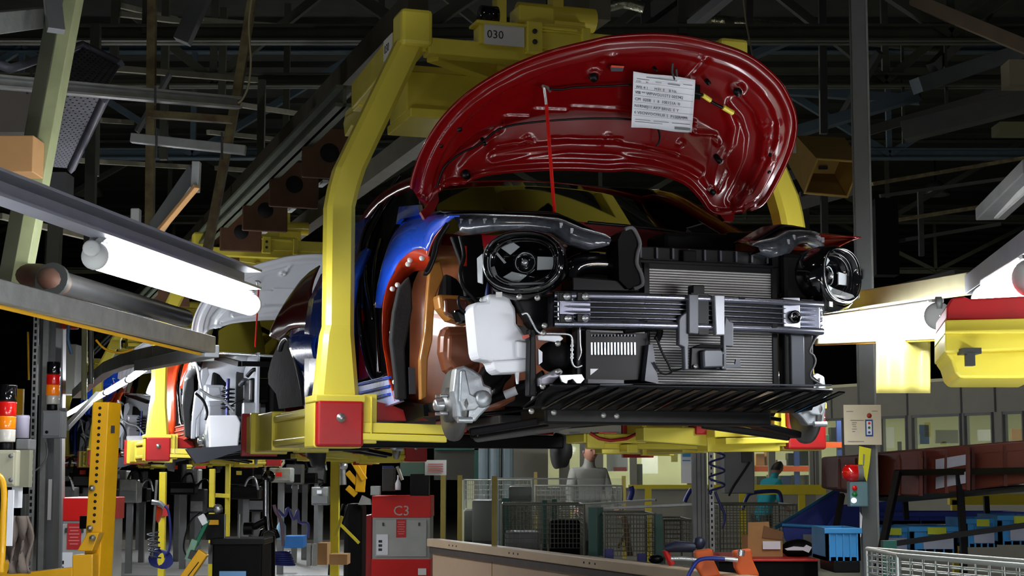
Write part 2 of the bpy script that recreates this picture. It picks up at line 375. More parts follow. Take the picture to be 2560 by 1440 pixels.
    part('hanger_wheel', MB().lathe((-.43, y + .04, zt + .13), (1, 0, 0), [(.001, -.04), (.055, -.04), (.055, .04), (.001, .04)], 20), BLKG, T, 'black hanger wheel')
    m = MB(); m.bar((-xu, 2.0, zt - .04), (xu, 2.0, zt - .04), .22, .12).bar((-xu, 2.5, zt - .02), (xu, 2.5, zt - .02), .14, .12)
    m.bar((-xu + .1, 1.35, zt - .06), (.2, 2.0, zt - .06), .07, .08).bar((xu - .1, 1.35, zt - .06), (-.2, 2.0, zt - .06), .07, .08)
    m.box((-xu + .05, 1.62, zt - .28), (-.18, 1.95, zt - .08)).box((-xu + .05, 1.55, zt - .32), (-.2, 2.0, zt - .275))
    part('cross_frame', m, YEL, T, bevel=.006)
    m = MB().box((-.12, 1.5, zt + .07), (.12, 2.6, zt + .2))
    for yy in (1.6, 2.5): m.cyl((-.2, yy, zt + .24), (.2, yy, zt + .24), .06)
    m.bar((0, 1.6, zt + .2), (0, 1.6, zt + .6), .06, .08).bar((0, 2.5, zt + .2), (0, 2.5, zt + .6), .06, .08)
    part('hanger_beam', m, YEL, T, bevel=.006)
    T.location = L2W((0, 1.34 + off, 3.2))
    return T
for k in range(4): carrier(k)
# ================================================================== cars
RADM = bpy.data.materials.new('radiator_fins'); RADM.use_nodes = True
def _rad():
    nt = RADM.node_tree; N = nt.nodes; K = nt.links; b = N['Principled BSDF']
    tc = N.new('ShaderNodeTexCoord'); wv = N.new('ShaderNodeTexWave'); wv.bands_direction = 'Z'; wv.inputs['Scale'].default_value = 30; wv.inputs['Distortion'].default_value = .4; wv.inputs['Detail Scale'].default_value = 9
    K.new(tc.outputs['Object'], wv.inputs[0]); cr = N.new('ShaderNodeValToRGB'); K.new(wv.outputs['Color'], cr.inputs[0])
    cr.color_ramp.elements[0].color = (.05, .05, .052, 1); cr.color_ramp.elements[1].color = (.62, .62, .60, 1)
    K.new(cr.outputs[0], b.inputs['Base Color']); b.inputs['Roughness'].default_value = .4; b.inputs['Metallic'].default_value = .5
    bp = N.new('ShaderNodeBump'); bp.inputs['Strength'].default_value = .6; bp.inputs['Distance'].default_value = .004; K.new(wv.outputs['Fac'], bp.inputs['Height']); K.new(bp.outputs[0], b.inputs['Normal'])
_rad()
CARRED = mat('red_car_paint', (112, 5, 7), .22, .0, noise=.08, nscale=2, coat=.3, spec=.3)
CARBLUE = mat('blue_cover_film', (34, 90, 230), .25, 0, noise=.1, nscale=4, coat=.8)
ORNG = mat('orange_red_primer', (205, 62, 14), .3, noise=.5, nscale=7, c2=(150, 16, 12), coat=.5)
COPP = mat('brown_inner_body_paint', (146, 84, 54), .3, .1, noise=.5, nscale=4, c2=(92, 54, 36), coat=.5)
COPL = mat('ochre_inner_body_paint', (196, 134, 62), .35, .1, noise=.25, nscale=8, coat=.4)
COVER = mat('lamp_cover_film', (20, 22, 24), .03, noise=0, alpha=.06, spec=.8)
FOAM = mat('dark_grey_foam', (30, 30, 32), .85, noise=.2, nscale=15, bump=.3)
GEDGE = mat('grey_foam_edge', (92, 92, 94), .8, noise=.1)
WFILM = mat('white_blue_film', (206, 214, 240), .25, noise=.25, nscale=3, c2=(120, 140, 215), coat=.5)
GLASS = mat('dark_windscreen_glass', (7, 9, 8), .04, noise=0, spec=.42, coat=0)
LENS = mat('smoky_lens_plastic', (74, 78, 86), .22, .1, noise=.5, nscale=40, coat=.6)
LENSD = mat('lamp_bowl_black', (10, 10, 12), .1, .3, noise=0, coat=1)
REFL = mat('lamp_reflector_grey', (170, 175, 178), .45, 0, noise=.15)
EBLK_LIT = mat('black_dip_steel_highlit', (128, 130, 144), .26, .93, noise=.06, nscale=3)  # pale metal colour stands for lamp highlights on black coated steel
MGREY = mat('mid_grey_bracket', (66, 69, 76), .35, .3, noise=.1)
CARWHT = mat('white_car_paint', (205, 208, 214), .3, noise=.06, coat=.5)
CARPALE = mat('pale_grey_inner_body', (170, 174, 182), .35, noise=.12, coat=.3)
CAROR = mat('orange_car_paint', (222, 66, 20), .3, noise=.15, coat=.5)

def uo(z):
    pts = [(1.5, .86), (1.7, .92), (2.25, .925), (2.42, .89), (2.5, .84), (2.88, .64), (3.1, .5)]
    for (a, x), (b, y) in zip(pts, pts[1:]):
        if z <= b: return x + (y - x) * max(0, (z - a)) / (b - a)
    return .5
def CS(px, py, dx=0):
    u = .9
    for _ in range(12):
        p = CU(px, py, -(u + dx)); u = .5 * u + .5 * uo(p.z)
    return CU(px, py, -(u + dx))
# ---- bonnet plane
TH = math.radians(52); HV = .98; HZ = 2.5
HT = Vector((0, -math.cos(TH), math.sin(TH))); HN = Vector((0, -math.sin(TH), -math.cos(TH)))   # normal toward the engine bay side
CL = _loc(CAM)
def CH(px, py, off=0):
    d = _loc(CAM + ray(px, py)) - CL; h0 = Vector((0, HV, HZ)) + HN * off
    return CL + d * ((h0 - CL).dot(HN) / d.dot(HN))
def h2(p): return (p.x, (p - Vector((0, HV, HZ))).dot(HT))
H_OUT = [(1030, 472), (1034, 445), (1050, 395), (1075, 345), (1106, 300), (1150, 253), (1210, 208), (1290, 164), (1380, 130), (1480, 105), (1534, 94), (1642, 88), (1733, 98), (1823, 121), (1884, 148), (1938, 193), (1967, 233), (1989, 291), (1987, 349), (1967, 406), (1938, 464), (1910, 508), (1877, 526)]
H_IN = [(1048, 500), (1068, 512), (1083, 500), (1100, 480), (1167, 456), (1229, 438), (1347, 428), (1440, 427), (1520, 431), (1574, 428), (1650, 440), (1711, 462), (1747, 497), (1776, 534), (1823, 536), (1850, 532)]
def resample(pts, n):
    L = [0]
    for a, b in zip(pts, pts[1:]): L.append(L[-1] + (b - a).length)
    out = []; k = 0
    for i in range(n):
        t = L[-1] * i / (n - 1)
        while k < len(pts) - 2 and L[k + 1] < t: k += 1
        out.append(pts[k].lerp(pts[k + 1], min(1, (t - L[k]) / max(1e-9, L[k + 1] - L[k]))))
    return out
def sstep(x, a, b):
    t = max(0, min(1, (x - a) / (b - a))); return t * t * (3 - 2 * t)
def segd(p, poly):
    best = 9; 
    for a, b in zip(poly, poly[1:]):
        dx, dy = b[0] - a[0], b[1] - a[1]; t = max(0, min(1, ((p[0] - a[0]) * dx + (p[1] - a[1]) * dy) / (dx * dx + dy * dy + 1e-12)))
        d = math.hypot(p[0] - a[0] - t * dx, p[1] - a[1] - t * dy)
        if d < best: best = d
    return best
_hood = {}
def hood_mb():
    if 'm' in _hood: return _hood['m']
    NU, NT = 190, 80
    out = resample(smooth_path([CH(*p) for p in H_OUT], 4), NU); inn = resample(smooth_path([CH(*p) for p in H_IN], 4), NU)
    o2 = [h2(p) for p in out[::3]] + [h2(out[-1])]; i2 = [h2(p) for p in inn[::3]] + [h2(inn[-1])]
    def pl(*pts): return [h2(CH(*p)) for p in pts]
    ledge = pl((1235, 325), (1290, 302), (1380, 288), (1480, 284), (1600, 292), (1700, 315), (1790, 350), (1812, 372))
    chans = [(pl((1235, 402), (1330, 384), (1430, 376), (1540, 380), (1640, 394), (1720, 420), (1755, 440)), .030, -.020),
             (pl((1845, 262), (1878, 300), (1893, 350), (1885, 410), (1860, 465), (1835, 505)), .040, .030),
             (pl((1120, 470), (1135, 420), (1165, 385), (1210, 352), (1250, 335)), .035, .022),
             (pl((1825, 285), (1842, 330), (1835, 370), (1812, 405)), .025, -.02),
             (pl((1750, 150), (1718, 195), (1700, 225)), .016, -.020), (pl((1768, 152), (1745, 190), (1735, 200)), .012, .014),
             (pl((1532, 138), (1512, 165), (1500, 190)), .014, -.012), (pl((1170, 440), (1158, 470)), .012, -.012), (pl((1825, 440), (1800, 480)), .012, -.014),
             (pl((1250, 378), (1330, 365)), .010, .012), (pl((1390, 360), (1560, 362)), .010, .010), (pl((1620, 378), (1700, 395)), .010, .012),
             (pl((1300, 372), (1330, 352), (1345, 368)), .008, -.008), (pl((1505, 372), (1530, 350), (1550, 368)), .008, -.008),
             (pl((1905, 318), (1950, 306)), .008, -.012), (pl((1915, 352), (1948, 348)), .008, -.012), (pl((1905, 404), (1940, 402)), .008, -.010)]
    bosses = [(1486, 192, .035, -.02), (1846, 230, .04, -.022), (1783, 482, .022, -.012), (1167, 440, .02, .01), (1925, 388, .018, -.008), (1712, 372, .02, -.015)]
    bosses = [(h2(CH(a, b)), r, h) for a, b, r, h in bosses]
    rows = []
    for j in range(NT + 1):
        row = []
        t = (j / NT); t = t ** .85
        for i in range(NU):
            p = out[i].lerp(inn[i], t); q = h2(p)
            do = segd(q, o2); di = segd(q, i2); dd = min(do, di * 1.3)
            h = .010 * sstep(do, .008, .012) - .012 * sstep(do, .040, .046) + .012 * sstep(do, .088, .094) + .006 * sstep(do, .1, .16)
            h = h * sstep(di, 0, .03) - .012 * sstep(di, .004, .01) * (1 - sstep(di, .02, .03))
            h += .05 * sstep(dd, .03, .45)
            dl = segd(q, ledge)
            under = sstep(.10 - dl, -.0, .1)
            # pocket below the ledge
            k = min(range(len(ledge)), key=lambda n: abs(ledge[n][0] - q[0])); s = q[1] - ledge[k][1]
            inx = sstep(q[0], ledge[0][0] - .02, ledge[0][0] + .04) * (1 - sstep(q[0], ledge[-1][0] - .04, ledge[-1][0] + .01))
            h += .022 * sstep(-s, .0, .012) * inx * sstep(di, .05, .08)
            h -= .010 * (1 - sstep(abs(s), .004, .016)) * inx
            for poly, wd, hh in chans:
                d = segd(q, poly)
                if d < wd: h += .75 * hh * (1 - sstep(d, wd * .5, wd))
            for c, r, hh in bosses:
                d = math.hypot(q[0] - c[0], q[1] - c[1])
                if d < r: h += hh * (1 - sstep(d, r * .55, r)) - hh * .8 * (1 - sstep(d, r * .25, r * .35))
            row.append(p - HN * h)
        rows.append(row)
    _hood['m'] = MB().grid(rows); _hood['out'] = out; _hood['inn'] = inn
    # outer skin with crown
    rows = []
    for j in range(25):
        t = j / 24; rows.append([out[i].lerp(inn[i], t) - HN * (.014 + .085 * math.sin(PI * min(1, max(0, t))) ** .7) for i in range(0, NU, 2)])
    _hood['skin'] = MB().grid(rows)
    return _hood['m']

def front_end(T, P, plate, body):
    full = True; inner = P['inner']
    # ---------------- front end structure
    # bumper beam: black back as groove shade, pale ribs and flanges as lamp highlights
    zt, zb = 2.098, 1.962
    bow = lambda u: .05 * (u / .575) ** 2
    us = [-.575 + 1.15 * i / 30 for i in range(31)]
    prof = [(.05, zt), (.012, zt), (.012, zb), (.05, zb)]
    beam = part('bumper_beam', MB().grid([[Vector((u, bow(u) + a, z)) for a, z in prof] for u in us], False), BLK, T, 'ribbed dark bumper beam')
    for z0_, z1_ in ((zt, zt - .027), (zb + .027, zb)):
        pr = [(.03, z0_), (-.006, z0_), (-.011, z0_ - .004), (-.0135, (z0_ + z1_) / 2), (-.011, z1_ + .004), (-.006, z1_), (.012, z1_)]
        part('flange', MB().grid([[Vector((u, bow(u) + a, z)) for a, z in pr] for u in us]), EBLK_LIT, beam, 'beam flange with its highlight coloured in')
    for i in range(4):
        zc = zt - .0385 - i * .0195
        part('rib', MB().grid([[Vector((u, bow(u) + .010 - .014 * math.sin(t), zc + .0052 * math.cos(t))) for t in [PI * q / 8 for q in range(9)]] for u in us]), EBLK_LIT, beam, 'beam rib with its highlight coloured in')
    for x, y, w_, h_ in ((1663, 738, 20, 7), (1855, 745, 17, 7), (1615, 801, 10, 4), (1567, 804, 16, 8), (1940, 814, 14, 9)):
        c = CV(x, y, -.008); s_ = .0015
        part('slot', MB().box((c.x - w_ * s_ / 2, -.0150 + .05 * (c.x / .575) ** 2, c.z - h_ * s_ / 2), (c.x + w_ * s_ / 2, .0, c.z + h_ * s_ / 2)), HOLE, beam, 'dark slot')
    for s in (-1, 1):
        part('crash_box', MB().box((min(s * .42, s * .56), .04, 1.97), (max(s * .42, s * .56), .35, 2.09)), EBLK_LIT, T, bevel=.006)
    # left bolts on the beam
    for x, y in ((1411, 742), (1457, 742), (1414, 797), (1457, 796)):
        c = CV(x, y, .035); bx = part('bolt_seat', MB().box((c.x - .03, .02, c.z - .017), (c.x + .026, .034, c.z + .017)), BLK, beam, bevel=.004)
        part('bolt', MB().lathe((c.x + .004, .02, c.z), (0, -1, 0), [(.014, 0), (.014, .004), (.009, .005), (.009, .014), (.001, .015)], 14), CHR, bx)
    # right tow plate
    pr = [CV(x, y, .02) for x, y in ((1958, 744), (2000, 744), (2001, 826), (1960, 824))]
    tp_ = part('tow_plate', MB().prism(pr, (0, .02, 0)), mat('bright_bracket', (190, 192, 205), .3, .5, noise=.08), T, 'bright plate with a round hole', bevel=.003)
    part('tow_socket', MB().lathe(CV(1983, 793, .015), (0, -1, 0), [(.026, .0), (.026, .02), (.017, .024), (.017, .004), (.001, .003)], 20), BLKG, tp_)
    part('end_bracket', MB().prism([CV(x, y, .06) for x, y in ((2002, 748), (2035, 750), (2037, 760), (2055, 762), (2058, 800), (2050, 815), (2002, 812))], (0, .05, 0)), EBLK_LIT, T, bevel=.004)
    for x, y in ((2050, 792), (2047, 775)): part('bolt', MB().lathe(CV(x, y, .055), (0, -1, 0), [(.01, 0), (.01, .01), (.001, .012)], 12), CHR, T)
    # radiator
    part('radiator', MB().box((-.14, .15, 1.755), (.40, .18, 2.225)), RADM, T, 'grey finned radiator')
    part('radiator_frame', MB().box((-.16, .145, 2.215), (.42, .2, 2.235)).box((-.16, .145, 1.742), (.42, .2, 1.76)).box((.398, .14, 1.742), (.42, .2, 2.235)).box((-.16, .145, 1.742), (-.138, .2, 2.235)), BLK, T)
    part('side_duct', MB().box((.43, .1, 1.74), (.56, .16, 2.0)), BLK, T, bevel=.008)
    part('side_panel', MB().box((.45, .085, 1.76), (.51, .11, 1.98)), MGREY, T, bevel=.004)
    part('side_duct', MB().box((.44, .12, 2.1), (.56, .18, 2.3)), BLKM, T, bevel=.02)
    part('foam_edge', MB().pipe(smooth_path([CV(x, y, .1) for x, y in ((2046, 838), (2036, 850), (2024, 878), (2034, 888), (2039, 902), (2034, 918), (2027, 930), (2028, 945), (2055, 962))], 3), .004, 6), GEDGE, T)
    plate('air_deflector', ((1985, 838), (2044, 838), (2034, 856), (2023, 878), (2034, 888), (2039, 902), (2032, 920), (2027, 935), (2050, 955), (2030, 965), (1985, 965)), .105, .05, BLKM)
    plate('air_deflector', ((1930, 640), (1948, 615), (1965, 640), (1970, 665), (1990, 682), (1998, 700), (1995, 720), (1980, 735), (1935, 738)), .16, .05, BLKM)
    part('foam_edge', MB().pipe(smooth_path([CV(x, y, .15) for x, y in ((1952, 612), (1968, 632), (1974, 648), (1955, 662), (1970, 672), (1988, 684), (1999, 700), (1996, 720), (1980, 734), (1950, 738))], 3), .007, 6), GEDGE, T)
    plate('air_deflector', ((1545, 600), (1555, 580), (1573, 570), (1590, 578), (1597, 600), (1600, 640), (1608, 690), (1606, 716), (1570, 722), (1548, 700)), .1, .12, BLKM)
    part('foam_edge', MB().pipe(smooth_path([CV(x, y, .095) for x, y in ((1562, 573), (1580, 569), (1592, 586), (1600, 610), (1594, 632), (1592, 660), (1603, 684), (1606, 712), (1584, 722))], 3), [.008] * 1 if False else .008, 6), GEDGE, T)
    # upper cross member with ribs
    cm = part('upper_cross_member', MB().box((-.22, .2, 2.25), (.50, .3, 2.31)).box((-.25, .16, 2.235), (.5, .24, 2.252)), BLK, T, bevel=.004)
    for i in range(9):
        u = -.16 + i * .07; part('rib', MB().box((u, .185, 2.262), (u + .008, .2, 2.305)), MGREY, cm)
    part('bonnet_latch', MB().box((.02, .17, 2.23), (.08, .25, 2.3)), BLKM, T, bevel=.006)
    part('cowl', MB().prism([CV(x, y, .88) for x, y in ((1395, 548), (1500, 560), (1640, 575), (1800, 600), (1812, 640), (1640, 630), (1480, 610), (1395, 600))], (0, .05, 0)), P['hood'], T)
    part('cowl_edge', MB().pipe([CV(x, y, .86) for x, y in ((1470, 556), (1640, 572), (1790, 596))], .008, 6), BLK, T)
    for x in (1690, 1740, 1850):
        part('engine_cover', MB().box(CV(x - 30, 640, .55), CV(x + 40, 600, .75)), BLKM, T, bevel=.02)
    part('intake_duct', MB().pipe(smooth_path([CV(x, y, .2) for x, y in ((1425, 700), (1432, 672), (1470, 658), (1540, 662), (1600, 672))], 4), .045, 14), BLKG, T, 'glossy black intake duct')
    plate('lower_duct', ((1430, 690), (1560, 700), (1600, 722), (1600, 730), (1430, 728)), .12, .1, BLK, .01)
    plate('lamp_bracket', ((1415, 660), (1510, 668), (1515, 640), (1560, 645), (1560, 625), (1440, 612), (1412, 625)), .3, .06, BLKM, .006)
    # vertical brackets between beam and radiator
    plate('centre_bracket', ((1722, 735), (1747, 735), (1747, 836), (1722, 834)), -.035, .03, MGREY, .004)
    plate('centre_bracket', ((1702, 790), (1722, 775), (1722, 925), (1712, 925), (1710, 868), (1697, 862), (1697, 800)), -.02, .03, MGREY, .004)
    plate('centre_bracket', ((1728, 732), (1772, 734), (1772, 836), (1748, 836)), -.01, .02, BLK)
    plate('centre_bracket', ((1786, 737), (1812, 738), (1812, 838), (1790, 838)), -.035, .03, mat('light_bracket', (150, 152, 158), .35, .5, noise=.1), .004)
    plate('centre_bracket', ((1814, 790), (1826, 803), (1834, 806), (1834, 868), (1816, 866), (1817, 925), (1808, 925), (1808, 830)), -.02, .03, MGREY, .004)
    plate('upper_latch_bracket', ((1732, 712), (1762, 712), (1762, 735), (1732, 735)), .0, .05, BLK, .004)
    sb = plate('radar_sensor', ((1762, 873), (1803, 873), (1808, 880), (1808, 918), (1760, 920), (1758, 880)), -.04, .035, MGREY, .006)
    plate('sensor_bracket', ((1728, 868), (1815, 864), (1816, 925), (1726, 922)), -.005, .02, BLK, .004)
    plate('sensor_arm', ((1815, 912), (1838, 910), (1840, 898), (1850, 898), (1852, 918), (1816, 920)), .0, .01, MGREY)
    plate('sensor_shade', ((1738, 868), (1755, 860), (1808, 862), (1806, 870)), -.03, .05, BLKM)
    for x, y in ((1738, 916), (1808, 918), (1808, 882)): part('bolt', MB().lathe(CV(x, y, -.01), (0, -1, 0), [(.009, 0), (.009, .008), (.001, .01)], 12), CHR, T)
    part('cable', MB().pipe(smooth_path([CV(x, y, .1) for x, y in ((1560, 826), (1600, 822), (1640, 818), (1650, 830), (1642, 850))], 4), .014, 8), BLKM, T)
    part('cable', MB().pipe(smooth_path([CV(x, y, .08) for x, y in ((1640, 842), (1655, 880), (1672, 912), (1680, 926), (1712, 920))], 4), .0045, 6), BLK, T)
    part('cable', MB().pipe(smooth_path([CV(x, y, .09) for x, y in ((1634, 905), (1650, 930), (1665, 936), (1680, 930))], 4), .0035, 6), BLK, T)
    plate('wedge_panel', ((1622, 862), (1632, 860), (1646, 955), (1640, 958), (1612, 952)), .1, .04, MGREY)
    # left cooling duct with fins
    plate('cooler_box', ((1462, 822), (1622, 828), (1614, 952), (1462, 958)), .14, .06, BLK, .006)
    plate('cooler_frame', ((1465, 826), (1476, 826), (1476, 952), (1465, 952)), .10, .05, BLK)
    plate('cooler_frame', ((1466, 824), (1612, 828), (1612, 833), (1466, 830)), .10, .05, BLKG)
    for i in range(14):
        x = 1477 + i * 8.3; plate('cooler_fin', ((x, 856), (x + 4.5, 856), (x + 5, 887), (x + .5, 887)), .118, .02, ALU)
        plate('cooler_hole', ((x + .5, 836), (x + 4, 836), (x + 4, 841), (x + .5, 841)), .125, .012, MGREY)
    plate('scoop', ((1476, 922), (1496, 922), (1476, 938)), .11, .01, WPLAS)
    plate('lower_lip', ((1470, 948), (1560, 950), (1560, 962), (1470, 965)), .05, .04, MGREY)
    # left black carrier frame, bolts
    plate('front_carrier', ((1285, 735), (1395, 735), (1398, 812), (1345, 826), (1330, 815), (1305, 780)), .16, .08, BLK, .01)
    plate('front_carrier', ((1325, 822), (1340, 822), (1342, 990), (1322, 990)), .13, .05, BLK, .006)
    plate('front_carrier', ((1440, 818), (1468, 818), (1470, 965), (1440, 965)), .13, .05, BLK, .006)
    plate('white_duct', ((1344, 838), (1400, 838), (1410, 846), (1398, 856), (1372, 852), (1346, 850)), .15, .02, WPLAS, .004)
    plate('white_duct', ((1346, 872), (1356, 880), (1356, 905), (1347, 912)), .16, .02, WPLAS)
    part('resonator', MB().lathe(CV(1390, 890, .2), (0, -1, 0), [(.001, .06), (.04, .055), (.058, .03), (.06, -.05)], 24), BLKM, T)
    plate('bright_bracket', ((1398, 937), (1455, 935), (1462, 948), (1450, 962), (1440, 958), (1432, 948), (1420, 952), (1418, 962), (1405, 955)), .04, .01, CHR, .002)
    plate('engine_mount', ((1350, 945), (1400, 920), (1410, 930), (1380, 960), (1352, 965)), .1, .05, mat('cast_grey', (170, 170, 182), .4, .5, noise=.1), .006)
    for x, y in ((1343, 745), (1361, 814), (1358, 833), (1394, 859), (1394, 930), (1356, 966), (1328, 1028), (1384, 1031), (1508, 1038), (1541, 1040), (1298, 742), (1768, 740)):
        part('bolt', MB().lathe(CV(x, y, .08 if y < 1000 else .18), (0, -1, 0), [(.011, 0), (.011, .006), (.007, .01), (.001, .012)], 14), ZINC, T)
    part('coolant_pipe', MB().pipe(smooth_path([CV(x, y, .12) for x, y in ((1305, 786), (1318, 784), (1332, 808), (1348, 832), (1380, 834), (1420, 836), (1430, 846), (1430, 870), (1430, 905), (1440, 918), (1455, 914))], 4), .0045, 8), CHR, T, 'bright bent metal pipe')
    part('coolant_hose', MB().pipe(smooth_path([CV(x, y, .1) for x, y in ((1450, 820), (1451, 860), (1453, 882), (1446, 900))], 3), .003, 6), CHR, T)
    for y in (862, 872, 884, 892): part('hose_clamp', MB().cyl(CV(1430, y, .12), CV(1430, y + 5, .12), .008, n=12), CHR, T)
    plate('orange_bracket', ((1291, 770), (1300, 772), (1308, 800), (1308, 816), (1293, 812)), .22, .02, COPP if full else inner)
    plate('orange_cap', ((1308, 838), (1322, 836), (1324, 842), (1312, 848)), .13, .02, ORNG)
    # washer reservoir
    r_ = plate('washer_tank', ((1220, 735), (1270, 733), (1283, 760), (1290, 768), (1292, 808), (1303, 822), (1313, 838), (1325, 855), (1328, 920), (1316, 928), (1300, 932), (1250, 934), (1237, 926), (1230, 903), (1197, 898), (1192, 880), (1186, 820), (1181, 768), (1190, 755), (1218, 753)), .2, .12, WPLAS, .012, label='white washer tank')
    plate('tank_step', ((1233, 902), (1325, 897), (1327, 920), (1316, 928), (1298, 930), (1252, 932), (1238, 924)), .18, .04, WPLAS, .008, parent=r_)
    plate('tank_spout', ((1290, 928), (1299, 928), (1297, 960), (1294, 960)), .19, .02, WPLAS, .002, parent=r_)
    plate('tank_step', ((1293, 852), (1322, 856), (1325, 896), (1294, 894)), .175, .04, WPLAS, .006, parent=r_)
    part('support_bolt', MB().lathe(CV(1293, 745, .18), (0, -1, 0), [(.016, 0), (.016, .01), (.008, .014), (.001, .015)], 16), MGREY, T)
    # undertray
    rows = []
    for i in range(61):
        u = -.60 + 1.2 * i / 60; e = .08 * abs(u / .6) ** 3
        rows.append([Vector((u, -.05 + e, 1.745 - .0)), Vector((u, -.055 + e, 1.735)), Vector((u, .02 + e, 1.715)), Vector((u, .10 + e, 1.690)), Vector((u, .2, 1.668)), Vector((u, .34, 1.66)), Vector((u, .34, 1.67)), Vector((u, .1, 1.72))])
    ut = part('undertray', MB().grid(rows, True), BLK, T, 'ribbed black undertray', solid=.004)
    for i in range(15):
        u = -.56 + i * .078
        part('tray_rib', MB().prism([Vector((u + .055, -.045, 1.732)), Vector((u + .085, -.04, 1.731)), Vector((u + .035, .10, 1.684)), Vector((u + .0, .2, 1.662)), Vector((u - .012, .2, 1.660)), Vector((u + .005, .10, 1.686))], (0, 0, -.006)), BLKG, ut)
    part('tray_edge', MB().pipe([CV(x, y, -.04) for x, y in ((1500, 962), (1700, 960), (1900, 961), (2030, 964), (2078, 963))], .004, 6), MGREY, ut)
    for i in range(7):
        t = i / 6; part('spring_clip', MB().pipe([Vector((-.55 + .03 * i, .38, 1.70 + .02 * math.sin(i * 2))), Vector((-.54 + .03 * i, .36, 1.73))], .005, 6), CHR, T)
    # ---------------- headlamps
    for s in (-1, 1):
        c = Vector((s * .683, .10, 2.215)); ang = math.radians(31) * s
        f = Vector((math.sin(ang), -math.cos(ang), 0)); x = Vector((math.cos(ang), math.sin(ang), 0)); z = Vector((0, 0, 1))
        def ell(rx, rz, d, n=44, dz=0, pw=2.35): return [c + f * d + x * (rx * math.copysign(abs(math.cos(2 * PI * i / n)) ** (2 / pw), math.cos(2 * PI * i / n))) + z * (dz + rz * math.copysign(abs(math.sin(2 * PI * i / n)) ** (2 / pw), math.sin(2 * PI * i / n))) for i in range(n)]
        hl = part('headlamp', MB().grid([ell(.15, .105, -.14), ell(.165, .128, -.05, dz=-.005), ell(.158, .122, .0, dz=-.004), ell(.15, .112, .015), ell(.142, .104, .012), ell(.138, .1, -.02)], True, True), LENSD, T, 'black oval headlamp')
        part('lamp_bowl', MB().grid([ell(.138, .1, -.015), ell(.128, .09, -.03), ell(.12, .082, -.035), ell(.116, .078, -.07), ell(.1, .066, -.085), ell(.05, .045, -.11), ell(.002, .002, -.115)], True, True), LENSD, hl)
        for rx, rz, d in ((.146, .108, .02), (.128, .090, -.012), (.119, .081, -.022)):
            part('lamp_ring', MB().pipe(ell(rx, rz, d), .0032, 6, closed=True), BLKG, hl)
        for rx, rz, d, i0, i1 in ((.150, .112, .018, 18, 33), (.131, .093, -.010, 20, 32), (.122, .084, -.02, 24, 34), (.137, .1, .004, 21, 27)):  # partial chrome arcs stand for glints at the lower left of the rings
            E = ell(rx, rz, d); part('lamp_ring', MB().pipe(E[i0:i1], .0028, 6), CHR, hl, 'chrome arc for the glint on the lower lamp ring')
        part('projector_lens', MB().lathe(c + f * -.09, f, [(.052, 0), (.05, .035), (.040, .045), (.038, .03), (.02, .04), (.001, .043)], 28), BLKG, hl)
        part('bulb', MB().ball(c + f * -.04, .014), CHR, hl)
        part('lens_ring', MB().pipe([c + f * -.05 + x * .04 * math.cos(t) + z * .04 * math.sin(t) for t in [2 * PI * q / 24 for q in range(24)]], .003, 6, closed=True), REFL, hl)
        def fac(pts, d, m_): return part('reflector_facet', MB().prism([c + x * (a * s * -1) * -s + z * b_ + f * d for a, b_ in pts], f * .004), m_, hl)
        fac(((.052, .02), (.122, .016), (.12, -.03), (.05, -.032)), -.035, REFL)
        fac(((-.095, .06), (-.055, .085), (-.018, .06), (-.055, .03)), -.035, REFL)
        fac(((-.085, -.055), (-.05, -.035), (.01, -.05), (-.03, -.082)), -.04, REFL)
        fac(((-.06, -.083), (.085, -.083), (.08, -.090), (-.05, -.092)), -.01, CHR)
        fac(((-.12, .045), (-.113, .05), (-.07, -.0), (-.078, -.004)), -.03, REFL)
        fac(((-.125, -.02), (-.112, -.016), (-.10, -.05), (-.115, -.056)), -.008, CHR)
        part('cover_glass', MB().grid([ell(.143, .106, .016), ell(.11, .08, .03), ell(.06, .04, .036), ell(.002, .002, .038)], True, True), COVER, hl)
        # lower adjuster skirt
        part('lamp_skirt', MB().grid([ell(.158, .122, .0, dz=-.008), ell(.150, .124, -.01, dz=-.02), ell(.12, .12, -.05, dz=-.03)], True, True), BLKG, hl)
        part('indicator', MB().prism([c + x * (s * .165) + z * a + f * b_ for a, b_ in ((.03, -.02), (.04, -.02), (-.08, -.02), (-.075, -.02))] if False else [c - x * (-s * .155) + z * .035 + f * -.005, c - x * (-s * .185) + z * .02 + f * -.03, c - x * (-s * .182) + z * -.075 + f * -.03, c - x * (-s * .155) + z * -.085 + f * -.005], f * .012), REFL, hl, 'clear side indicator', bevel=.003)
        part('lamp_tag', MB().obox(c + x * (-s * -.02) * 0 + x * (-.09) + z * -.128 + f * .01, x * .012, z * .010, f * .002), WHT, hl)
        # day light strip above
        def M_(p): return Vector((-p.x, p.y, p.z)) if s > 0 else p
        top = [(1128, 538), (1180, 536), (1250, 538), (1330, 541), (1400, 548), (1450, 570), (1510, 586), (1524, 596)]
        bot = [(1150, 575), (1190, 582), (1250, 572), (1330, 570), (1390, 580), (1425, 605), (1480, 620), (1522, 612)]
        vv = lambda x_, d: .10 + d + .40 * (max(0, 1500 - x_) / 370) ** 1.6
        a = resample([M_(CV(x_, y_, vv(x_, .04))) for x_, y_ in top], 30); b_ = resample([M_(CV(x_, y_, vv(x_, 0))) for x_, y_ in bot], 30)
        dl = part('day_light_strip', MB().grid([[p + Vector((0, .12, .03)) for p in a], a, [p.lerp(q, .5) + Vector((0, -.02, .004)) for p, q in zip(a, b_)], b_, [p + Vector((0, .1, -.0)) for p in b_]]), LENS, T, 'smoky clear light strip', solid=.004)
        part('strip_trim', MB().pipe([p + Vector((0, -.006, 0)) for p in a], .0035, 6), CHR, dl)
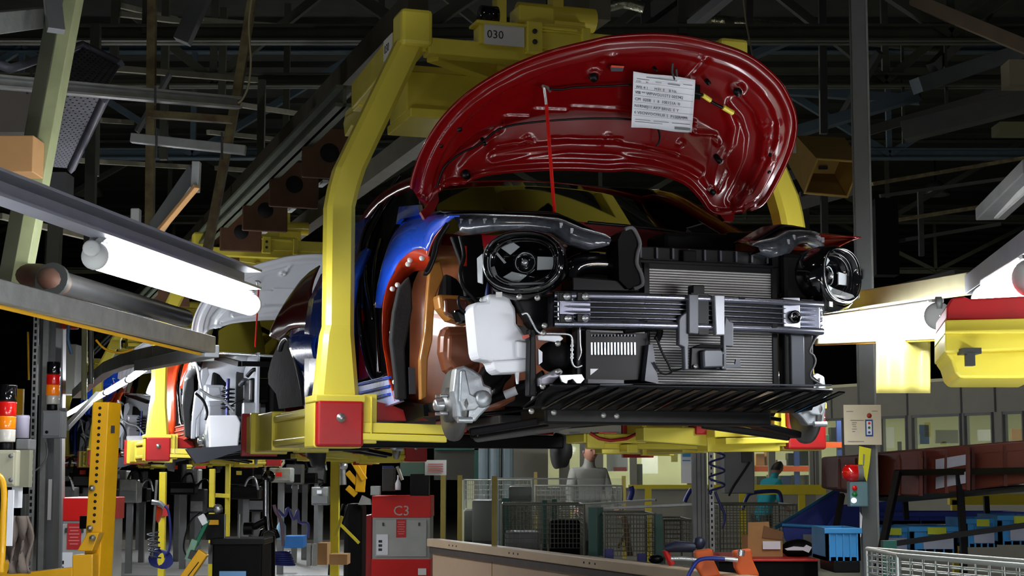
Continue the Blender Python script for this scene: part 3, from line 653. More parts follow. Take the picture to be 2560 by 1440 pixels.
        for tt in (.06, .12, .24, .3, .72, .78):
            p = a[int(tt * 29)].lerp(b_[int(tt * 29)], .45); part('strip_clip', MB().box(p + Vector((-.006, -.026, -.010)), p + Vector((.006, -.01, .010))), CHR, dl)
        tp = [(1100, 527), (1180, 526), (1300, 528), (1385, 531), (1420, 545), (1470, 570), (1500, 585)]
        a2 = resample([M_(CV(x_, y_, vv(x_, .1))) for x_, y_ in tp], 24)
        part('upper_seal', MB().grid([[p + Vector((0, .14, .01)) for p in a2], a2, [p + Vector((0, -.04, -.012)) for p in a2]]), BLK, T, solid=.006)
        if s < 0: part('lamp_arm', MB().pipe(smooth_path([M_(CV(x_, y_, .3)) for x_, y_ in ((1120, 560), (1095, 600), (1085, 640), (1068, 680), (1060, 682))], 3), .012, 6), BLK, T)
        if s < 0: part('lamp_arm', MB().pipe(smooth_path([M_(CV(x_, y_, .28)) for x_, y_ in ((1150, 590), (1160, 640), (1150, 680), (1160, 720), (1190, 750), (1215, 780))], 3), .008, 6), BLK, T)
        if s < 0: part('wiring', MB().pipe(smooth_path([M_(CV(x_, y_, .3)) for x_, y_ in ((1210, 740), (1170, 745), (1148, 742), (1150, 770), (1180, 790))], 3), .006, 6), BLK, T)
        part('reflector_marker', MB().prism([M_(CV(x_, y_, .33)) for x_, y_ in ((1160, 615), (1167, 615), (1167, 665), (1157, 665))], (0, .01, 0)), ORNG, T)
        part('plastic_cover', MB().prism([M_(CV(x_, y_, .55)) for x_, y_ in ((1135, 775), (1180, 770), (1185, 800), (1150, 810))], (0, .06, 0)), BLKG, T, bevel=.01)
        if s < 0: part('arch_trim', MB().pipe(smooth_path([M_(CS(x_, y_)) for x_, y_ in ((1110, 566), (1090, 590), (1078, 615), (1070, 640))], 3), .006, 6), P['hood'], T)
        part('wing_rail', MB().bar((s * .62, .2, 2.3), (s * .7, 1.0, 2.42), .1, .05), body, T)
        part('lamp_mount', MB().prism([M_(CV(x_, y_, .42)) for x_, y_ in ((1128, 590), (1205, 585), (1220, 700), (1205, 775), (1165, 745), (1150, 650))], (0, .03, 0)), BLKM, T, bevel=.006)
        part('black_wall', MB().box((min(s * .56, s * .6), .22, 1.95), (max(s * .56, s * .6), .5, 2.3)), BLKM, T)

def bare_front(T, P, plate, body):
    m = MB().bar((-.6, .2, 2.3), (.6, .2, 2.3), .04, .04).bar((-.6, .25, 2.3), (-.8, .9, 2.42), .05, .04).bar((.6, .25, 2.3), (.8, .9, 2.42), .05, .04)
    part('front_panel', m, BLK, T)
    part('hood_edge_trim', MB().pipe(smooth_path([(-.82, .9, 2.43), (-.7, .45, 2.4), (-.3, .25, 2.37), (.3, .25, 2.37), (.7, .45, 2.4), (.82, .9, 2.43)], 4), .012, 6), CHR, T)
    part('wing_edge', MB().pipe(smooth_path([CV(x, y, .4) for x, y in ((1085, 600), (1100, 640), (1110, 700), (1120, 740), (1128, 800))], 3), .012, 6), CARWHT, T)
    rb = random.Random(11)
    for i in range(26):
        c = Vector((-.55 + rb.random() * 1.1, .35 + rb.random() * .5, 1.85 + rb.random() * .42)); e = c + Vector((rb.random() * .3 - .15, rb.random() * .1, rb.random() * .16 - .08))
        part(['hose', 'bracket', 'pipe'][i % 3], MB().pipe(smooth_path([c, (c + e) / 2 + Vector((0, -.03, .03)), e], 3), .008 + .012 * rb.random(), 8), [BLKG, CHR, BLK, MGREY, ALU][i % 5], T)
    part('gearbox', MB().box((-.45, .5, 1.72), (-.1, .9, 2.0)), ALU, T, bevel=.04)
    part('battery_tray', MB().box((-.5, .4, 2.0), (-.2, .7, 2.2)), BLK, T, bevel=.02)
    part('control_unit', MB().box(CV(1330, 905, .35), CV(1400, 820, .42)), ALU, T, bevel=.008)
    plate('washer_tank', ((1150, 880), (1290, 880), (1310, 920), (1300, 1040), (1160, 1050)), .45, .12, WPLAS, .012)
    part('inner_strut_panel', MB().prism([CV(x, y, .5) for x, y in ((1080, 760), (1110, 740), (1135, 780), (1120, 850), (1090, 900), (1085, 1000), (1065, 1000), (1070, 880))], (0, .05, 0)), CARPALE, T, bevel=.008)
    for j, pts in enumerate((((1100, 760), (1140, 800), (1160, 860), (1150, 900)), ((1120, 740), (1180, 780), (1240, 800), (1290, 860)))):
        part('loom', MB().pipe(smooth_path([CV(x, y, .3) for x, y in pts], 4), .012, 6), [BLK, CHR][j], T)
    part('subframe_cover', MB().prism([CV(x, y, .3) for x, y in ((1060, 1050), (1100, 1045), (1360, 1030), (1350, 1050), (1150, 1120), (1110, 1125))], (0, .1, 0)), MGREY, T)

def build_car(k, P):
    off = P['off']
    T = thing('car', P['label'], 'car', L2W((0, off, Z0)), YAW, 'part-built cars hanging in the line', space=Matrix.Translation((0, 0, -Z0)))
    body, film, arch, inner, sillm = P['body'], P['film'], P['arch'], P['inner'], P['sill']
    full = k == 0
    def plate(name, pts, v, dv, m, bevel=0, parent=T, label=None, **kw):
        return part(name, MB().prism([CV(x, y, v) for x, y in pts], (0, dv, 0)), m, parent, label, bevel=bevel, **kw)
    def sideplate(name, pts, m, dx=0, th=.02, label=None, parent=T):
        a = [CS(x, y, dx) for x, y in pts]
        return part(name, MB().prism(a, (th, 0, 0)), m, parent, label)
    # ---------------- bonnet
    hood_mb()
    b = part('bonnet', _hood['m'], P['hood'], T, P.get('hoodlabel'))
    part('outer_skin', _hood['skin'], P['hood'], b)
    m = MB().pipe([p - HN * .006 for p in _hood['out']], .009, 6)
    part('hem', m, P['hood'], b)
    if full:
        for x, y, r in ((1149, 324, .011), (1103, 365, .009), (1167, 440, .017), (1212, 360, .008), (1486, 196, .018), (1846, 232, .018), (1783, 482, .014), (1799, 403, .012), (1928, 388, .009), (1923, 430, .009), (1772, 208, .010), (1640, 175, .007)):  # black discs stand for the dark holes and boss cups of the bonnet
            c = CH(x, y, -.02); d = (CL - c).normalized(); c2 = _hit_hood(c, d) if False else c
            part('dark_disc', MB().lathe(CH(x, y, .012 if r > .016 else -.0), HN, [(.001, .004), (r, .002), (r, -.05)], 14), BLK, b, 'black disc in the bonnet')
        cab = smooth_path([CH(x, y, .006) for x, y in ((1375, 222), (1400, 224), (1440, 218), (1500, 216), (1580, 212))], 4)
        part('washer_hose', MB().pipe(cab, .005, 6), BLK, b, 'thin black hose')
        cab = smooth_path([CH(x, y, -.008) for x, y in ((1092, 470), (1110, 420), (1150, 385), (1200, 360), (1250, 322), (1330, 306), (1480, 296), (1590, 300), (1640, 318), (1650, 345), (1642, 365))], 4)
        part('washer_hose', MB().pipe(cab, .005, 6), BLK, b, 'long thin black hose')
        w_ = part('wiring_pigtail', MB().pipe(smooth_path([CH(x, y, .03) for x, y in ((1735, 232), (1757, 238), (1780, 255), (1805, 268), (1830, 280))], 4), .007, 8), BLK, b, 'black wire with yellow ends')
        part('yellow_connector', MB().pipe([CH(1757, 238, .034), CH(1776, 251, .034)], .011, 8), YEL, w_)
        part('yellow_connector', MB().pipe([CH(1808, 268, .034), CH(1832, 282, .034)], .012, 8), YEL, w_)
        part('connector_block', MB().box(CH(1730, 238, .02) - Vector((.0, .01, .02)), CH(1755, 215, .02) + Vector((0, .02, .01))), BLK, w_)
        part('latch_hook', MB().pipe([CH(x, y, .03) for x, y in ((1682, 158), (1680, 180), (1686, 198), (1692, 190), (1690, 172))], .005, 6), DSTEEL, b, 'dark latch hook')
        part('warning_sticker', MB().prism([CH(1525, 165, .004), CH(1560, 166, .004), CH(1556, 178, .004), CH(1528, 178, .004)], HN * .002), MGREY, b, 'grey sticker with orange top')
        part('warning_sticker', MB().prism([CH(1528, 163, .006), CH(1560, 165, .006), CH(1559, 169, .006), CH(1528, 168, .006)], HN * .002), CAROR, b, 'orange strip of the sticker')
    # hinges
    for pts in (((1068, 515), (1092, 470), (1098, 500), (1080, 540), (1062, 548), (1052, 530)), ((1800, 500), (1850, 480), (1842, 520), (1832, 555), (1812, 552), (1795, 530))):
        part('hinge', MB().prism([CV(x, y, .93) for x, y in pts], (0, .03, 0)), P['hood'], T)
    part('prop_rod', MB().pipe([CV(1386, 531, .32), CH(1366, 262, .03)], .0072, 8), mat('red_prop_rod', (205, 30, 24), .35, noise=0), T, 'red prop rod')
    part('prop_hook', MB().pipe([CH(1366, 262, .03), CH(1361, 222, .03), CH(1357, 215, .03), CH(1368, 218, .01), CH(1375, 228, -.01)], .0065, 8), ZINC, T)
    # ---------------- windscreen and roof
    rows = []
    for j in range(13):
        t = j / 12; v = 1.0 + .8 * t; z = 2.40 + .44 * t; hw = .76 - .16 * t
        rows.append([Vector((hw * a, v + .16 * a * a - .05, z - .03 * a * a)) for a in [i / 10 - 1 for i in range(21)]])
    ws = part('windscreen', MB().grid(rows), GLASS, T, 'dark windscreen', solid=.005)
    part('wiper', MB().pipe([Vector((.62, .98, 2.40)), Vector((.2, 1.08, 2.50)), Vector((-.1, 1.12, 2.53))], .009, 6), BLK, ws)
    rows2 = []
    for j in range(12):
        t = j / 11; v = 1.78 + 1.7 * t; z = 2.85 + .05 * math.sin(PI * t * .9) - .1 * t * t; hw = .6 - .02 * t
        rows2.append([Vector((hw * a, v + .1 * a * a * (1 - t), z - .035 * a * a)) for a in [i / 8 - 1 for i in range(17)]])
    part('roof', MB().grid(rows2), body, T, solid=.012)
    for s in (-1, 1):
        m = MB().pipe(smooth_path([(s * .80, .97, 2.42), (s * .72, 1.35, 2.62), (s * .63, 1.8, 2.82), (s * .62, 2.6, 2.86), (s * .60, 3.3, 2.76), (s * .66, 3.75, 2.45)], 4), .034, 8)
        part('roof_rail', m, body, T)
    # rear glass and tail
    rows = [[Vector((s_ * .6 * (1 + .15 * t), 3.45 + .5 * t, 2.76 - .42 * t)) for s_ in (-1, -.5, 0, .5, 1)] for t in (0, .5, 1)]
    part('rear_window', MB().grid(rows), GLASS, T, solid=.005)
    rows = [[Vector((s_ * hw, v + (-.08 * s_ * s_), z)) for s_ in [i / 6 - 1 for i in range(13)]] for z, v, hw in ((2.36, 3.93, .74), (2.28, 4.1, .84), (2.0, 4.18, .88), (1.75, 4.1, .86), (1.66, 4.0, .82))]
    part('tail_panel', MB().grid(rows), body, T, solid=.012)
    # floor and firewall, rear seat bulkhead: the dark inside of the body
    DK = mat('dark_primer_underbody', (26, 25, 24), .7, noise=.3)
    part('floor_pan', MB().box((-.74, 1.1, 1.68), (.74, 3.9, 1.72)), DK, T)
    part('firewall', MB().box((-.52, .98, 1.7), (.52, 1.02, 2.36)), DK, T)
    part('rear_bulkhead', MB().box((-.72, 3.2, 1.7), (.72, 3.24, 2.5)), DK, T)
    part('dashboard', MB().box((-.7, 1.12, 2.15), (.7, 1.45, 2.38)), BLKM, T, bevel=.03)
    # ---------------- body sides
    for s in (-1, 1):
        def S(pts): return [Vector((-p.x if s > 0 else p.x, p.y, p.z)) for p in pts]
        th = (.02 if s < 0 else -.02, 0, 0)
        def sp(name, pts, m_, dx=0, label=None, bevel=0):
            return part(name, MB().prism(S([CS(x, y, dx) for x, y in pts]), th), m_, T, label, bevel=bevel)
        fm = film if s < 0 else body
        # front wing: lofted between top line and arch line
        top = [CS(x, y) for x, y in ((1137, 540), (1097, 533), (1047, 537), (1010, 548), (985, 568), (972, 592), (962, 630), (954, 670), (947, 705), (944, 735), (946, 768))]
        bot = [CS(x, y) for x, y in ((1137, 541), (1108, 566), (1082, 592), (1070, 626), (1055, 622), (1030, 627), (1000, 652), (985, 680), (971, 707), (960, 742), (954, 770))]
        tp = resample(smooth_path(top, 3), 40); bt = resample(smooth_path(bot, 3), 40)
        rows = [S([a.lerp(c, t) + Vector((-.022 * math.sin(PI * t) + (.02 * (1 - t) ** 3), 0, 0)) for a, c in zip(tp, bt)]) for t in [i / 8 for i in range(9)]]
        part('front_wing', MB().grid(rows), fm, T, 'blue covered front wing' if full and s < 0 else None, solid=.006)
        if s < 0:
            sp('wing_bracket', ((997, 517), (1045, 512), (1048, 537), (1000, 548), (990, 560)), film)
        fl_o = [CS(x, y) for x, y in ((1070, 627), (1055, 623), (1030, 628), (1000, 653), (971, 708), (957, 770), (957, 850), (965, 900), (971, 940), (980, 975), (988, 1002))]
        fl_i = [CS(x, y, -.10) for x, y in ((1060, 676), (1045, 676), (1030, 682), (1008, 705), (990, 740), (979, 780), (972, 850), (980, 900), (988, 940), (996, 975), (1004, 1002))]
        a = resample(smooth_path(fl_o, 3), 36); c = resample(smooth_path(fl_i, 3), 36)
        part('wheel_arch_flange', MB().grid([S(a), S([p.lerp(q, .5) + Vector((.02, 0, 0)) for p, q in zip(a, c)]), S(c)]), arch, T, solid=.006)
        if s < 0:
            for x, y in ((978, 831), (985, 955), (1023, 650), (1053, 645), (1018, 660), (992, 712), (979, 722)):
                c0 = CS(x, y, .004); part('clip', MB().lathe(c0, (-1, -.6, 0), [(.001, .006), (.008, .004), (.011, 0), (.011, -.01)], 10), WHT, T)
        # foam strip behind the arch
        fo = [(1024, 690), (1030, 720), (1032, 770), (1020, 835), (1013, 870), (1014, 905), (1016, 950), (1018, 998), (992, 998), (990, 950), (984, 900), (978, 850), (985, 780), (998, 720)]
        part('foam_strip', MB().prism(S([CV(x, y, 1.02 + .0 * y) for x, y in fo]), (0, .05, 0)), FOAM, T, bevel=.008)
        # wheel house
        def cp(x, y, v): p = CV(x, y, v); return Vector((-p.x, p.y, p.z)) if s > 0 else p
        def wall(name, pts, v, m_, dv=.02, bevel=0, label=None): return part(name, MB().prism([cp(x, y, v) for x, y in pts], (0, dv, 0)), m_, T, label, bevel=bevel)
        rows = []
        for j in range(11):
            t = j / 10; rows.append(S([Vector((-.79 + .35 * a_, 1.36 - .30 * math.sin(a_ * 1.5) * 1 - .30 * sstep(t, .72, 1), 1.66 + .76 * t)) for a_ in [i / 8 for i in range(9)]]))
        part('wheel_house', MB().grid(rows), inner, T, solid=.012)
        part('inner_wing', MB().box((min(s * .44, s * .46), .28, 1.8), (max(s * .44, s * .46), 1.1, 2.4)), inner, T)
        if s < 0:
            wall('wheel_house_rib', ((1075, 660), (1100, 650), (1110, 690), (1092, 735), (1085, 790), (1082, 850), (1070, 900), (1068, 990), (1052, 1000), (1050, 900), (1062, 830), (1068, 740)), .93, COPL if full else inner, .04, .006)
            wall('suspension_tower', ((1095, 735), (1190, 740), (1195, 800), (1170, 812), (1125, 800), (1100, 770)), .84, COPL if full else inner, .1, .015)
            wall('tower_recess', ((1110, 745), (1170, 748), (1178, 790), (1140, 800), (1112, 785)), .83, P['inner2'], .04, .012)
            wall('inner_dome', ((1112, 822), (1122, 815), (1180, 815), (1200, 820), (1205, 930), (1190, 942), (1140, 944), (1116, 925), (1104, 880), (1106, 840)), .80, P['inner2'], .1, .028)
            wall('inner_dome', ((1122, 838), (1180, 836), (1190, 850), (1190, 915), (1140, 925), (1120, 900)), .785, P['inner2'], .05, .014)
            wall('lower_rail', ((1195, 950), (1250, 940), (1290, 925), (1290, 1000), (1250, 1020), (1205, 1030)), .6, inner, .1, .01)
            wall('panel_strip', ((1022, 918), (1038, 920), (1040, 985), (1024, 985)), 1.0, MGREY if full else inner, .01)
        # door opening and sill
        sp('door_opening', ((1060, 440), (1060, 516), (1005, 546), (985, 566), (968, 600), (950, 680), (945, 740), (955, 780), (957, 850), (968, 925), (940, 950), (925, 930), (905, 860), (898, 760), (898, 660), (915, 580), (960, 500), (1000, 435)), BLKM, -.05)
        for pts in (((985, 487), (960, 522), (935, 570), (920, 612), (915, 665), (917, 715), (928, 772), (932, 800)), ((1000, 440), (955, 505), (915, 570), (898, 640), (897, 760), (905, 850), (920, 920), (938, 950), (965, 938)), ((952, 600), (938, 660), (935, 730), (940, 790), (944, 860), (948, 930))):
            part('door_seal', MB().pipe(S(smooth_path([CS(x, y, -.03) for x, y in pts], 3)), .011, 6), BLKG, T)
        sp('inner_pillar', ((885, 560), (912, 545), (905, 600), (898, 660), (898, 770), (884, 770)), film if s < 0 else body, -.04)
        sp('pillar_base', ((884, 772), (899, 772), (908, 860), (925, 940), (893, 950), (886, 900)), body, -.04)
        sl = [(893, 958), (968, 940), (973, 962), (985, 985), (1000, 1003), (925, 1030), (895, 1018)]
        sp('sill', sl, sillm, 0, 'white film covered sill' if full and s < 0 else None)
        for yy in (0, 22, 42):
            part('sill_rib', MB().pipe(S([CS(893, 962 + yy, .004), CS(975, 943 + yy, .004)]), .006, 6), fm if s < 0 else body, T)
        sp('sill_skirt', ((925, 1030), (1000, 1003), (1058, 1012), (1060, 1040), (1010, 1058), (930, 1042)), BLKM, -.08)
        # door B pillar, rear door, quarter (behind the carrier leg)
        part('rear_door', MB().grid([S([Vector((-uo(z) - .004, v, z)) for v in (1.95, 2.1, 2.3, 2.5, 2.7, 2.9, 3.05)]) for z in (1.76, 1.9, 2.05, 2.2, 2.35, 2.5)]), fm, T, solid=.03)
        q_top = [(800, 664), (775, 680), (750, 704), (728, 735), (708, 772), (694, 805), (690, 828)]
        q_bot = [(800, 822), (780, 822), (762, 820), (745, 820), (728, 822), (712, 838), (700, 850)]
        a = resample([CS(x, y) for x, y in q_top], 18); c = resample([CS(x, y) for x, y in q_bot], 18)
        part('rear_quarter', MB().grid([S([p.lerp(q, t) + Vector((-.05 * math.sin(PI * t), 0, 0)) for p, q in zip(a, c)]) for t in [i / 8 for i in range(9)]]), body, T, solid=.008)
        a = resample([CS(x, y) for x, y in ((800, 824), (775, 820), (750, 820), (728, 826))], 10); c = resample([CS(x, y) for x, y in ((800, 1000), (785, 1008), (772, 1012), (765, 1010))], 10)
        part('door_skin', MB().grid([S([p.lerp(q, t) + Vector((-.03 * math.sin(2 * PI * t), 0, 0)) for p, q in zip(a, c)]) for t in [i / 8 for i in range(9)]]), fm, T, solid=.008)
        # rear arch: black liner with cladding
        rw = [Vector((-.90, 3.62 + .36 * math.cos(t), 1.70 + .42 * math.sin(t))) for t in [PI * i / 20 for i in range(21)]]
        part('rear_wheel_liner', MB().prism(S([CS(x, y, -.02) for x, y in ((770, 1012), (762, 960), (745, 900), (728, 845), (712, 843), (695, 862), (678, 900), (670, 935), (671, 960), (690, 985), (697, 1022))]), th), FOAM, T)
        part('arch_cladding', MB().pipe(S(smooth_path([CS(x, y, .01) for x, y in ((700, 875), (706, 855), (716, 845), (724, 850), (735, 880), (748, 930), (758, 980), (762, 1012))], 3)), .016, 6), MGREY, T)
    # ---------------- running gear
    for s in (-1, 1):
        c = Vector((s * .80, .62, 1.685)); ax = Vector((s, -.06, 0))
        d = part('brake_disc', MB().lathe(c, ax, [(.05, .012), (.145, .012), (.147, .0), (.145, -.012), (.06, -.012)], 40).lathe(c, ax, [(.001, .05), (.03, .05), (.034, .044), (.07, .035), (.072, .01)], 30), mat('cast_disc_steel', (120, 120, 118), .4, .8, noise=.2), T)
        hb = part('wheel_hub', MB().lathe(c, ax, [(.001, .085), (.02, .085), (.024, .08), (.026, .05)], 20), CHR, d)
        for i in range(4):
            t = PI / 4 + i * PI / 2; q = c + Vector((0, math.cos(t) * .05, math.sin(t) * .05)) + ax * .04
            part('wheel_bolt', MB().cyl(q, q + ax * .03, .007, n=8), CHR, d)
        # caliper in front of the disc
        k0 = c + Vector((s * -.005, -.125, .02))
        m = MB().prism([k0 + Vector((s * x, 0, z)) for x, z in ((.035, .12), (.0, .135), (-.04, .118), (-.075, .095), (-.085, .06), (-.115, .05), (-.12, .02), (-.108, -.03), (-.07, -.065), (-.05, -.09), (.015, -.09), (.03, -.07), (.035, -.02), (.045, .03))], (0, .07, 0))
        cal = part('brake_caliper', m, ALU, T, 'silver brake caliper', bevel=.009)
        m = MB().prism([k0 + Vector((s * x, -.02, z)) for x, z in ((.02, .11), (-.0, .115), (-.02, .02), (-.06, .0), (-.07, -.02), (-.04, -.045), (.01, -.05), (.025, -.01), (.022, .06))], (0, .03, 0))
        part('caliper_bridge', m, ALU, cal, bevel=.006)
        part('piston_housing', MB().lathe(k0 + Vector((s * -.075, 0, .0)), (0, -1, 0), [(.001, .03), (.026, .03), (.034, .02), (.036, 0)], 20), ALU, cal)
        part('guide_pin', MB().cyl(k0 + Vector((s * -.03, -.01, -.085)), k0 + Vector((s * .03, -.01, -.085)), .012, n=12), ALU, cal)
        # strut, knuckle, drive shaft, arm
        kn = c + Vector((-s * .12, .02, .06))
        m = MB().prism([kn + Vector((-s * x, -.05, z)) for x, z in ((-.02, .05), (.01, .1), (.05, .12), (.1, .1), (.12, .06), (.09, .03), (.07, -.02), (.03, -.06), (-.02, -.05))], (0, .08, 0))
        kp = part('steering_knuckle', m, BLK, T, bevel=.008)
        for x, z in ((.03, .085), (.03, -.0)): part('bolt', MB().lathe(kn + Vector((-s * x, -.052, z)), (0, -1, 0), [(.013, 0), (.013, .008), (.001, .011)], 14), ZINC, kp)
        part('strut', MB().cyl(kn + Vector((-s * .035, .02, .1)), kn + Vector((-s * .045, .04, .46)), .016, n=16), mat('strut_blue_steel', (70, 74, 120), .25, .8, noise=0), T)
        part('coil_spring', MB().pipe([kn + Vector((-s * .045 + .055 * math.cos(t), .04 + .055 * math.sin(t), .2 + .0055 * t)) for t in [i * .45 for i in range(76)]], .006, 6), BLK, T)
        a = c + Vector((-s * .1, -.0, .0)); e = Vector((s * .45, .5, 1.79))
        ds = part('drive_shaft', MB().cyl(a, e, .0165, n=16), BLKM, T, 'black drive shaft')
        part('shaft_label', MB().cyl(a.lerp(e, .40), a.lerp(e, .58), .0175, n=16, caps=False), PAPER, ds, 'white paper band')
        part('shaft_boot', MB().pipe([e.lerp(a, .28) , e.lerp(a, .2), e.lerp(a, .12), e], [.022, .036, .03, .04], 16), BLKM, ds)
        lo = c + Vector((-s * .06, -.02, -.11)); li = Vector((s * .38, .45, 1.635))
        la = part('lower_arm', MB().bar(lo, li, .07, .03), BLK, T, bevel=.008)
        part('lower_arm', MB().bar(c + Vector((-s * .08, -.0, -.12)), Vector((s * .36, .75, 1.62)), .05, .03), BLK, T, bevel=.008)
        part('tie_rod', MB().cyl(c + Vector((-s * .08, .08, -.04)), Vector((s * .35, .7, 1.69)), .009, n=8), BLK, T)
        part('brake_hose', MB().pipe(smooth_path([k0 + Vector((-s * .1, .02, .03)), k0 + Vector((-s * .2, .1, .1)), k0 + Vector((-s * .16, .15, .25)), Vector((s * .47, .7, 2.05))], 5), .005, 6), BLK, T)
    part('subframe', MB().bar((-.5, .42, 1.655), (.5, .42, 1.655), .12, .10).bar((-.42, .8, 1.66), (.42, .8, 1.66), .14, .08).bar((-.4, .4, 1.66), (-.4, .85, 1.66), .08, .07).bar((.4, .4, 1.66), (.4, .85, 1.66), .08, .07), BLK, T, bevel=.01)
    m = MB().box((-.35, .35, 1.72), (.35, .85, 2.2)); part('engine_block', m, BLKM, T, bevel=.04)
    part('exhaust_pipe', MB().pipe(smooth_path([(-.1, .85, 1.68), (-.05, 1.4, 1.64), (.1, 2.2, 1.64), (.1, 3.2, 1.62)], 4), .03, 12), STEEL, T)
    part('rear_axle', MB().bar((-.7, 3.45, 1.6), (.7, 3.45, 1.6), .1, .08), BLK, T, bevel=.01)
    for s in (-1, 1): part('rear_hub', MB().lathe((s * .76, 3.6, 1.55), (s, 0, 0), [(.001, .05), (.05, .05), (.06, .03), (.1, .02), (.11, -.04), (.001, -.05)], 24), DSTEEL, T)
    part('heat_shield', MB().box((-.5, .95, 1.62), (-.05, 1.9, 1.66)), DSTEEL, T, bevel=.01)
    if full: front_end(T, P, plate, body)
    else: bare_front(T, P, plate, body)
    return T
CARS = [dict(off=0, body=CARRED, film=CARBLUE, arch=ORNG, inner=COPP, inner2=COPP, sill=WFILM, hood=CARRED, hoodlabel='raised red bonnet', label='nearest car, red with blue covers, bonnet propped open and no front bumper'),
        dict(off=7.2, body=CARWHT, film=CAROR, arch=CARWHT, inner=CARPALE, inner2=CARPALE, sill=CAROR, hood=CARWHT, label='pale car with raised white bonnet, second in the hanging line'),
        dict(off=14.4, body=CARWHT, film=CAROR, arch=CARWHT, inner=CARPALE, inner2=CARPALE, sill=CAROR, hood=CARWHT, label='third car of the hanging line, white with an orange wing'),
        dict(off=21.6, body=CARBLUE, film=CARBLUE, arch=CARWHT, inner=CARPALE, inner2=CARPALE, sill=CARBLUE, hood=CARBLUE, label='blue car, farthest of the hanging line')]
for k, P in enumerate(CARS): build_car(k, P)
# ---- paper sheet on the raised bonnet
def sheet():
    c0, c1, c2, c3 = [L2W(CH(x, y, .035)) for x, y in ((1583, 178), (1737, 198), (1729, 331), (1577, 317))]
    T = thing('paper_sheet', 'white printed build sheet hanging from the raised red bonnet', 'paper', (c2 + c3) / 2)
    rows = []
    nrm = (c1 - c0).cross(c3 - c0).normalized()
    if nrm.y > 0: nrm = -nrm
    for j in range(9):
        rows.append([(c0.lerp(c1, i / 12)).lerp(c3.lerp(c2, i / 12), j / 8) + nrm * (.006 * math.sin(i * .6 + j * .3) + .002) for i in range(13)])
    part('sheet', MB().grid(rows), PAPER, T, solid=.0008)
    xd = (c1 - c0).normalized(); yd = (c0 - c3).normalized(); Wd = (c1 - c0).length; Hh = (c0 - c3).length
    def at(a, b): return (c0.lerp(c1, a)).lerp(c3.lerp(c2, a), b) + nrm * .011
    lines = [(.04, .16, 'COD        B6', .013), (.04, .27, 'WI1 4 1      M H  E    B N6', .022), (.03, .37, 'VIB ** WFWGU1ST3 00S342', .024), (.03, .49, 'CM  0208  1  8  10E1S1A  0', .024), (.03, .61, 'N1RN0J11 AKP BRNS  E Y', .024), (.03, .73, '6 VSCNVOCFRUR S  P1SERMPR', .024)]
    for a, b, tx, sz in lines: part('lettering', MB().text(tx, at(a, b), xd, yd, sz * .78, .0003), INK, T, 'black printed line')
    part('bar_code', MB().prism([at(.7, .9), at(.96, .9), at(.96, .95), at(.7, .95)], nrm * .0005), INKG, T)
    for a_, b_, c_, d_ in ((.2, .05, .7, .065), (.05, .1, .25, .11), (.35, .12, .45, .13), (.55, .12, .75, .14), (.8, .1, .95, .11), (.05, .83, .3, .84), (.35, .83, .6, .84), (.65, .83, .95, .84), (.05, .87, .5, .88)): part('printed_line', MB().prism([at(a_, b_), at(c_, b_), at(c_, d_), at(a_, d_)], nrm * .0004), INKG, T)
    for b in (.17, .28, .4, .52, .64, .76): part('ruled_line', MB().prism([at(.02, b), at(.98, b), at(.98, b + .004), at(.02, b + .004)], nrm * .0004), INKG, T)
sheet()
# ================================================================== left side: steelwork and line equipment
def beam(name, label, cat, segs, m, w=.08, h=.08, kind='box', group=None, t=.006):
    """segs: list of (px, py, Y) ; straight member through the points"""
    pts = [W(*p) for p in segs]; M_ = MB()
    if segs[0][0] <= -40 or segs[0][1] <= -20: pts[0] = pts[0] + (pts[0] - pts[1]).normalized() * 1.2
    if segs[-1][0] >= 2580 or segs[-1][1] <= -20: pts[-1] = pts[-1] + (pts[-1] - pts[-2]).normalized() * 1.0
    for a, b in zip(pts, pts[1:]):
        if kind == 'box': M_.bar(a, b, w, h)
        elif kind == 'pipe': M_.cyl(a, b, w / 2)
        else: M_.chan(a, b, w, h, t, kind=kind)
    return solo(name, M_, m, label, cat, group, bevel=.003 if kind == 'box' else 0)
# grey channel that carries the tube lamp
beam('steel_channel', 'long grey steel channel above the left tube lamp', 'steel beam', [(-60, 445, 4.7), (630, 700, 6.95)], mat('grey_channel', (128, 130, 140), .45, .3, noise=.12), .09, .085, 'C', t=.01)
t = thing('mounting_bracket', 'small grey bracket holding the left tube lamp to its channel', 'bracket', W(225, 610, 5.5))
part('plate', MB().lathe(W(228, 620, 5.52), (.2, -1, 0), [(.001, .006), (.02, .006), (.028, .003), (.03, -.01)], 18), LGREY, t); part('arm', MB().bar(W(228, 618, 5.54), W(262, 590, 5.56), .03, .02), GALV, t)
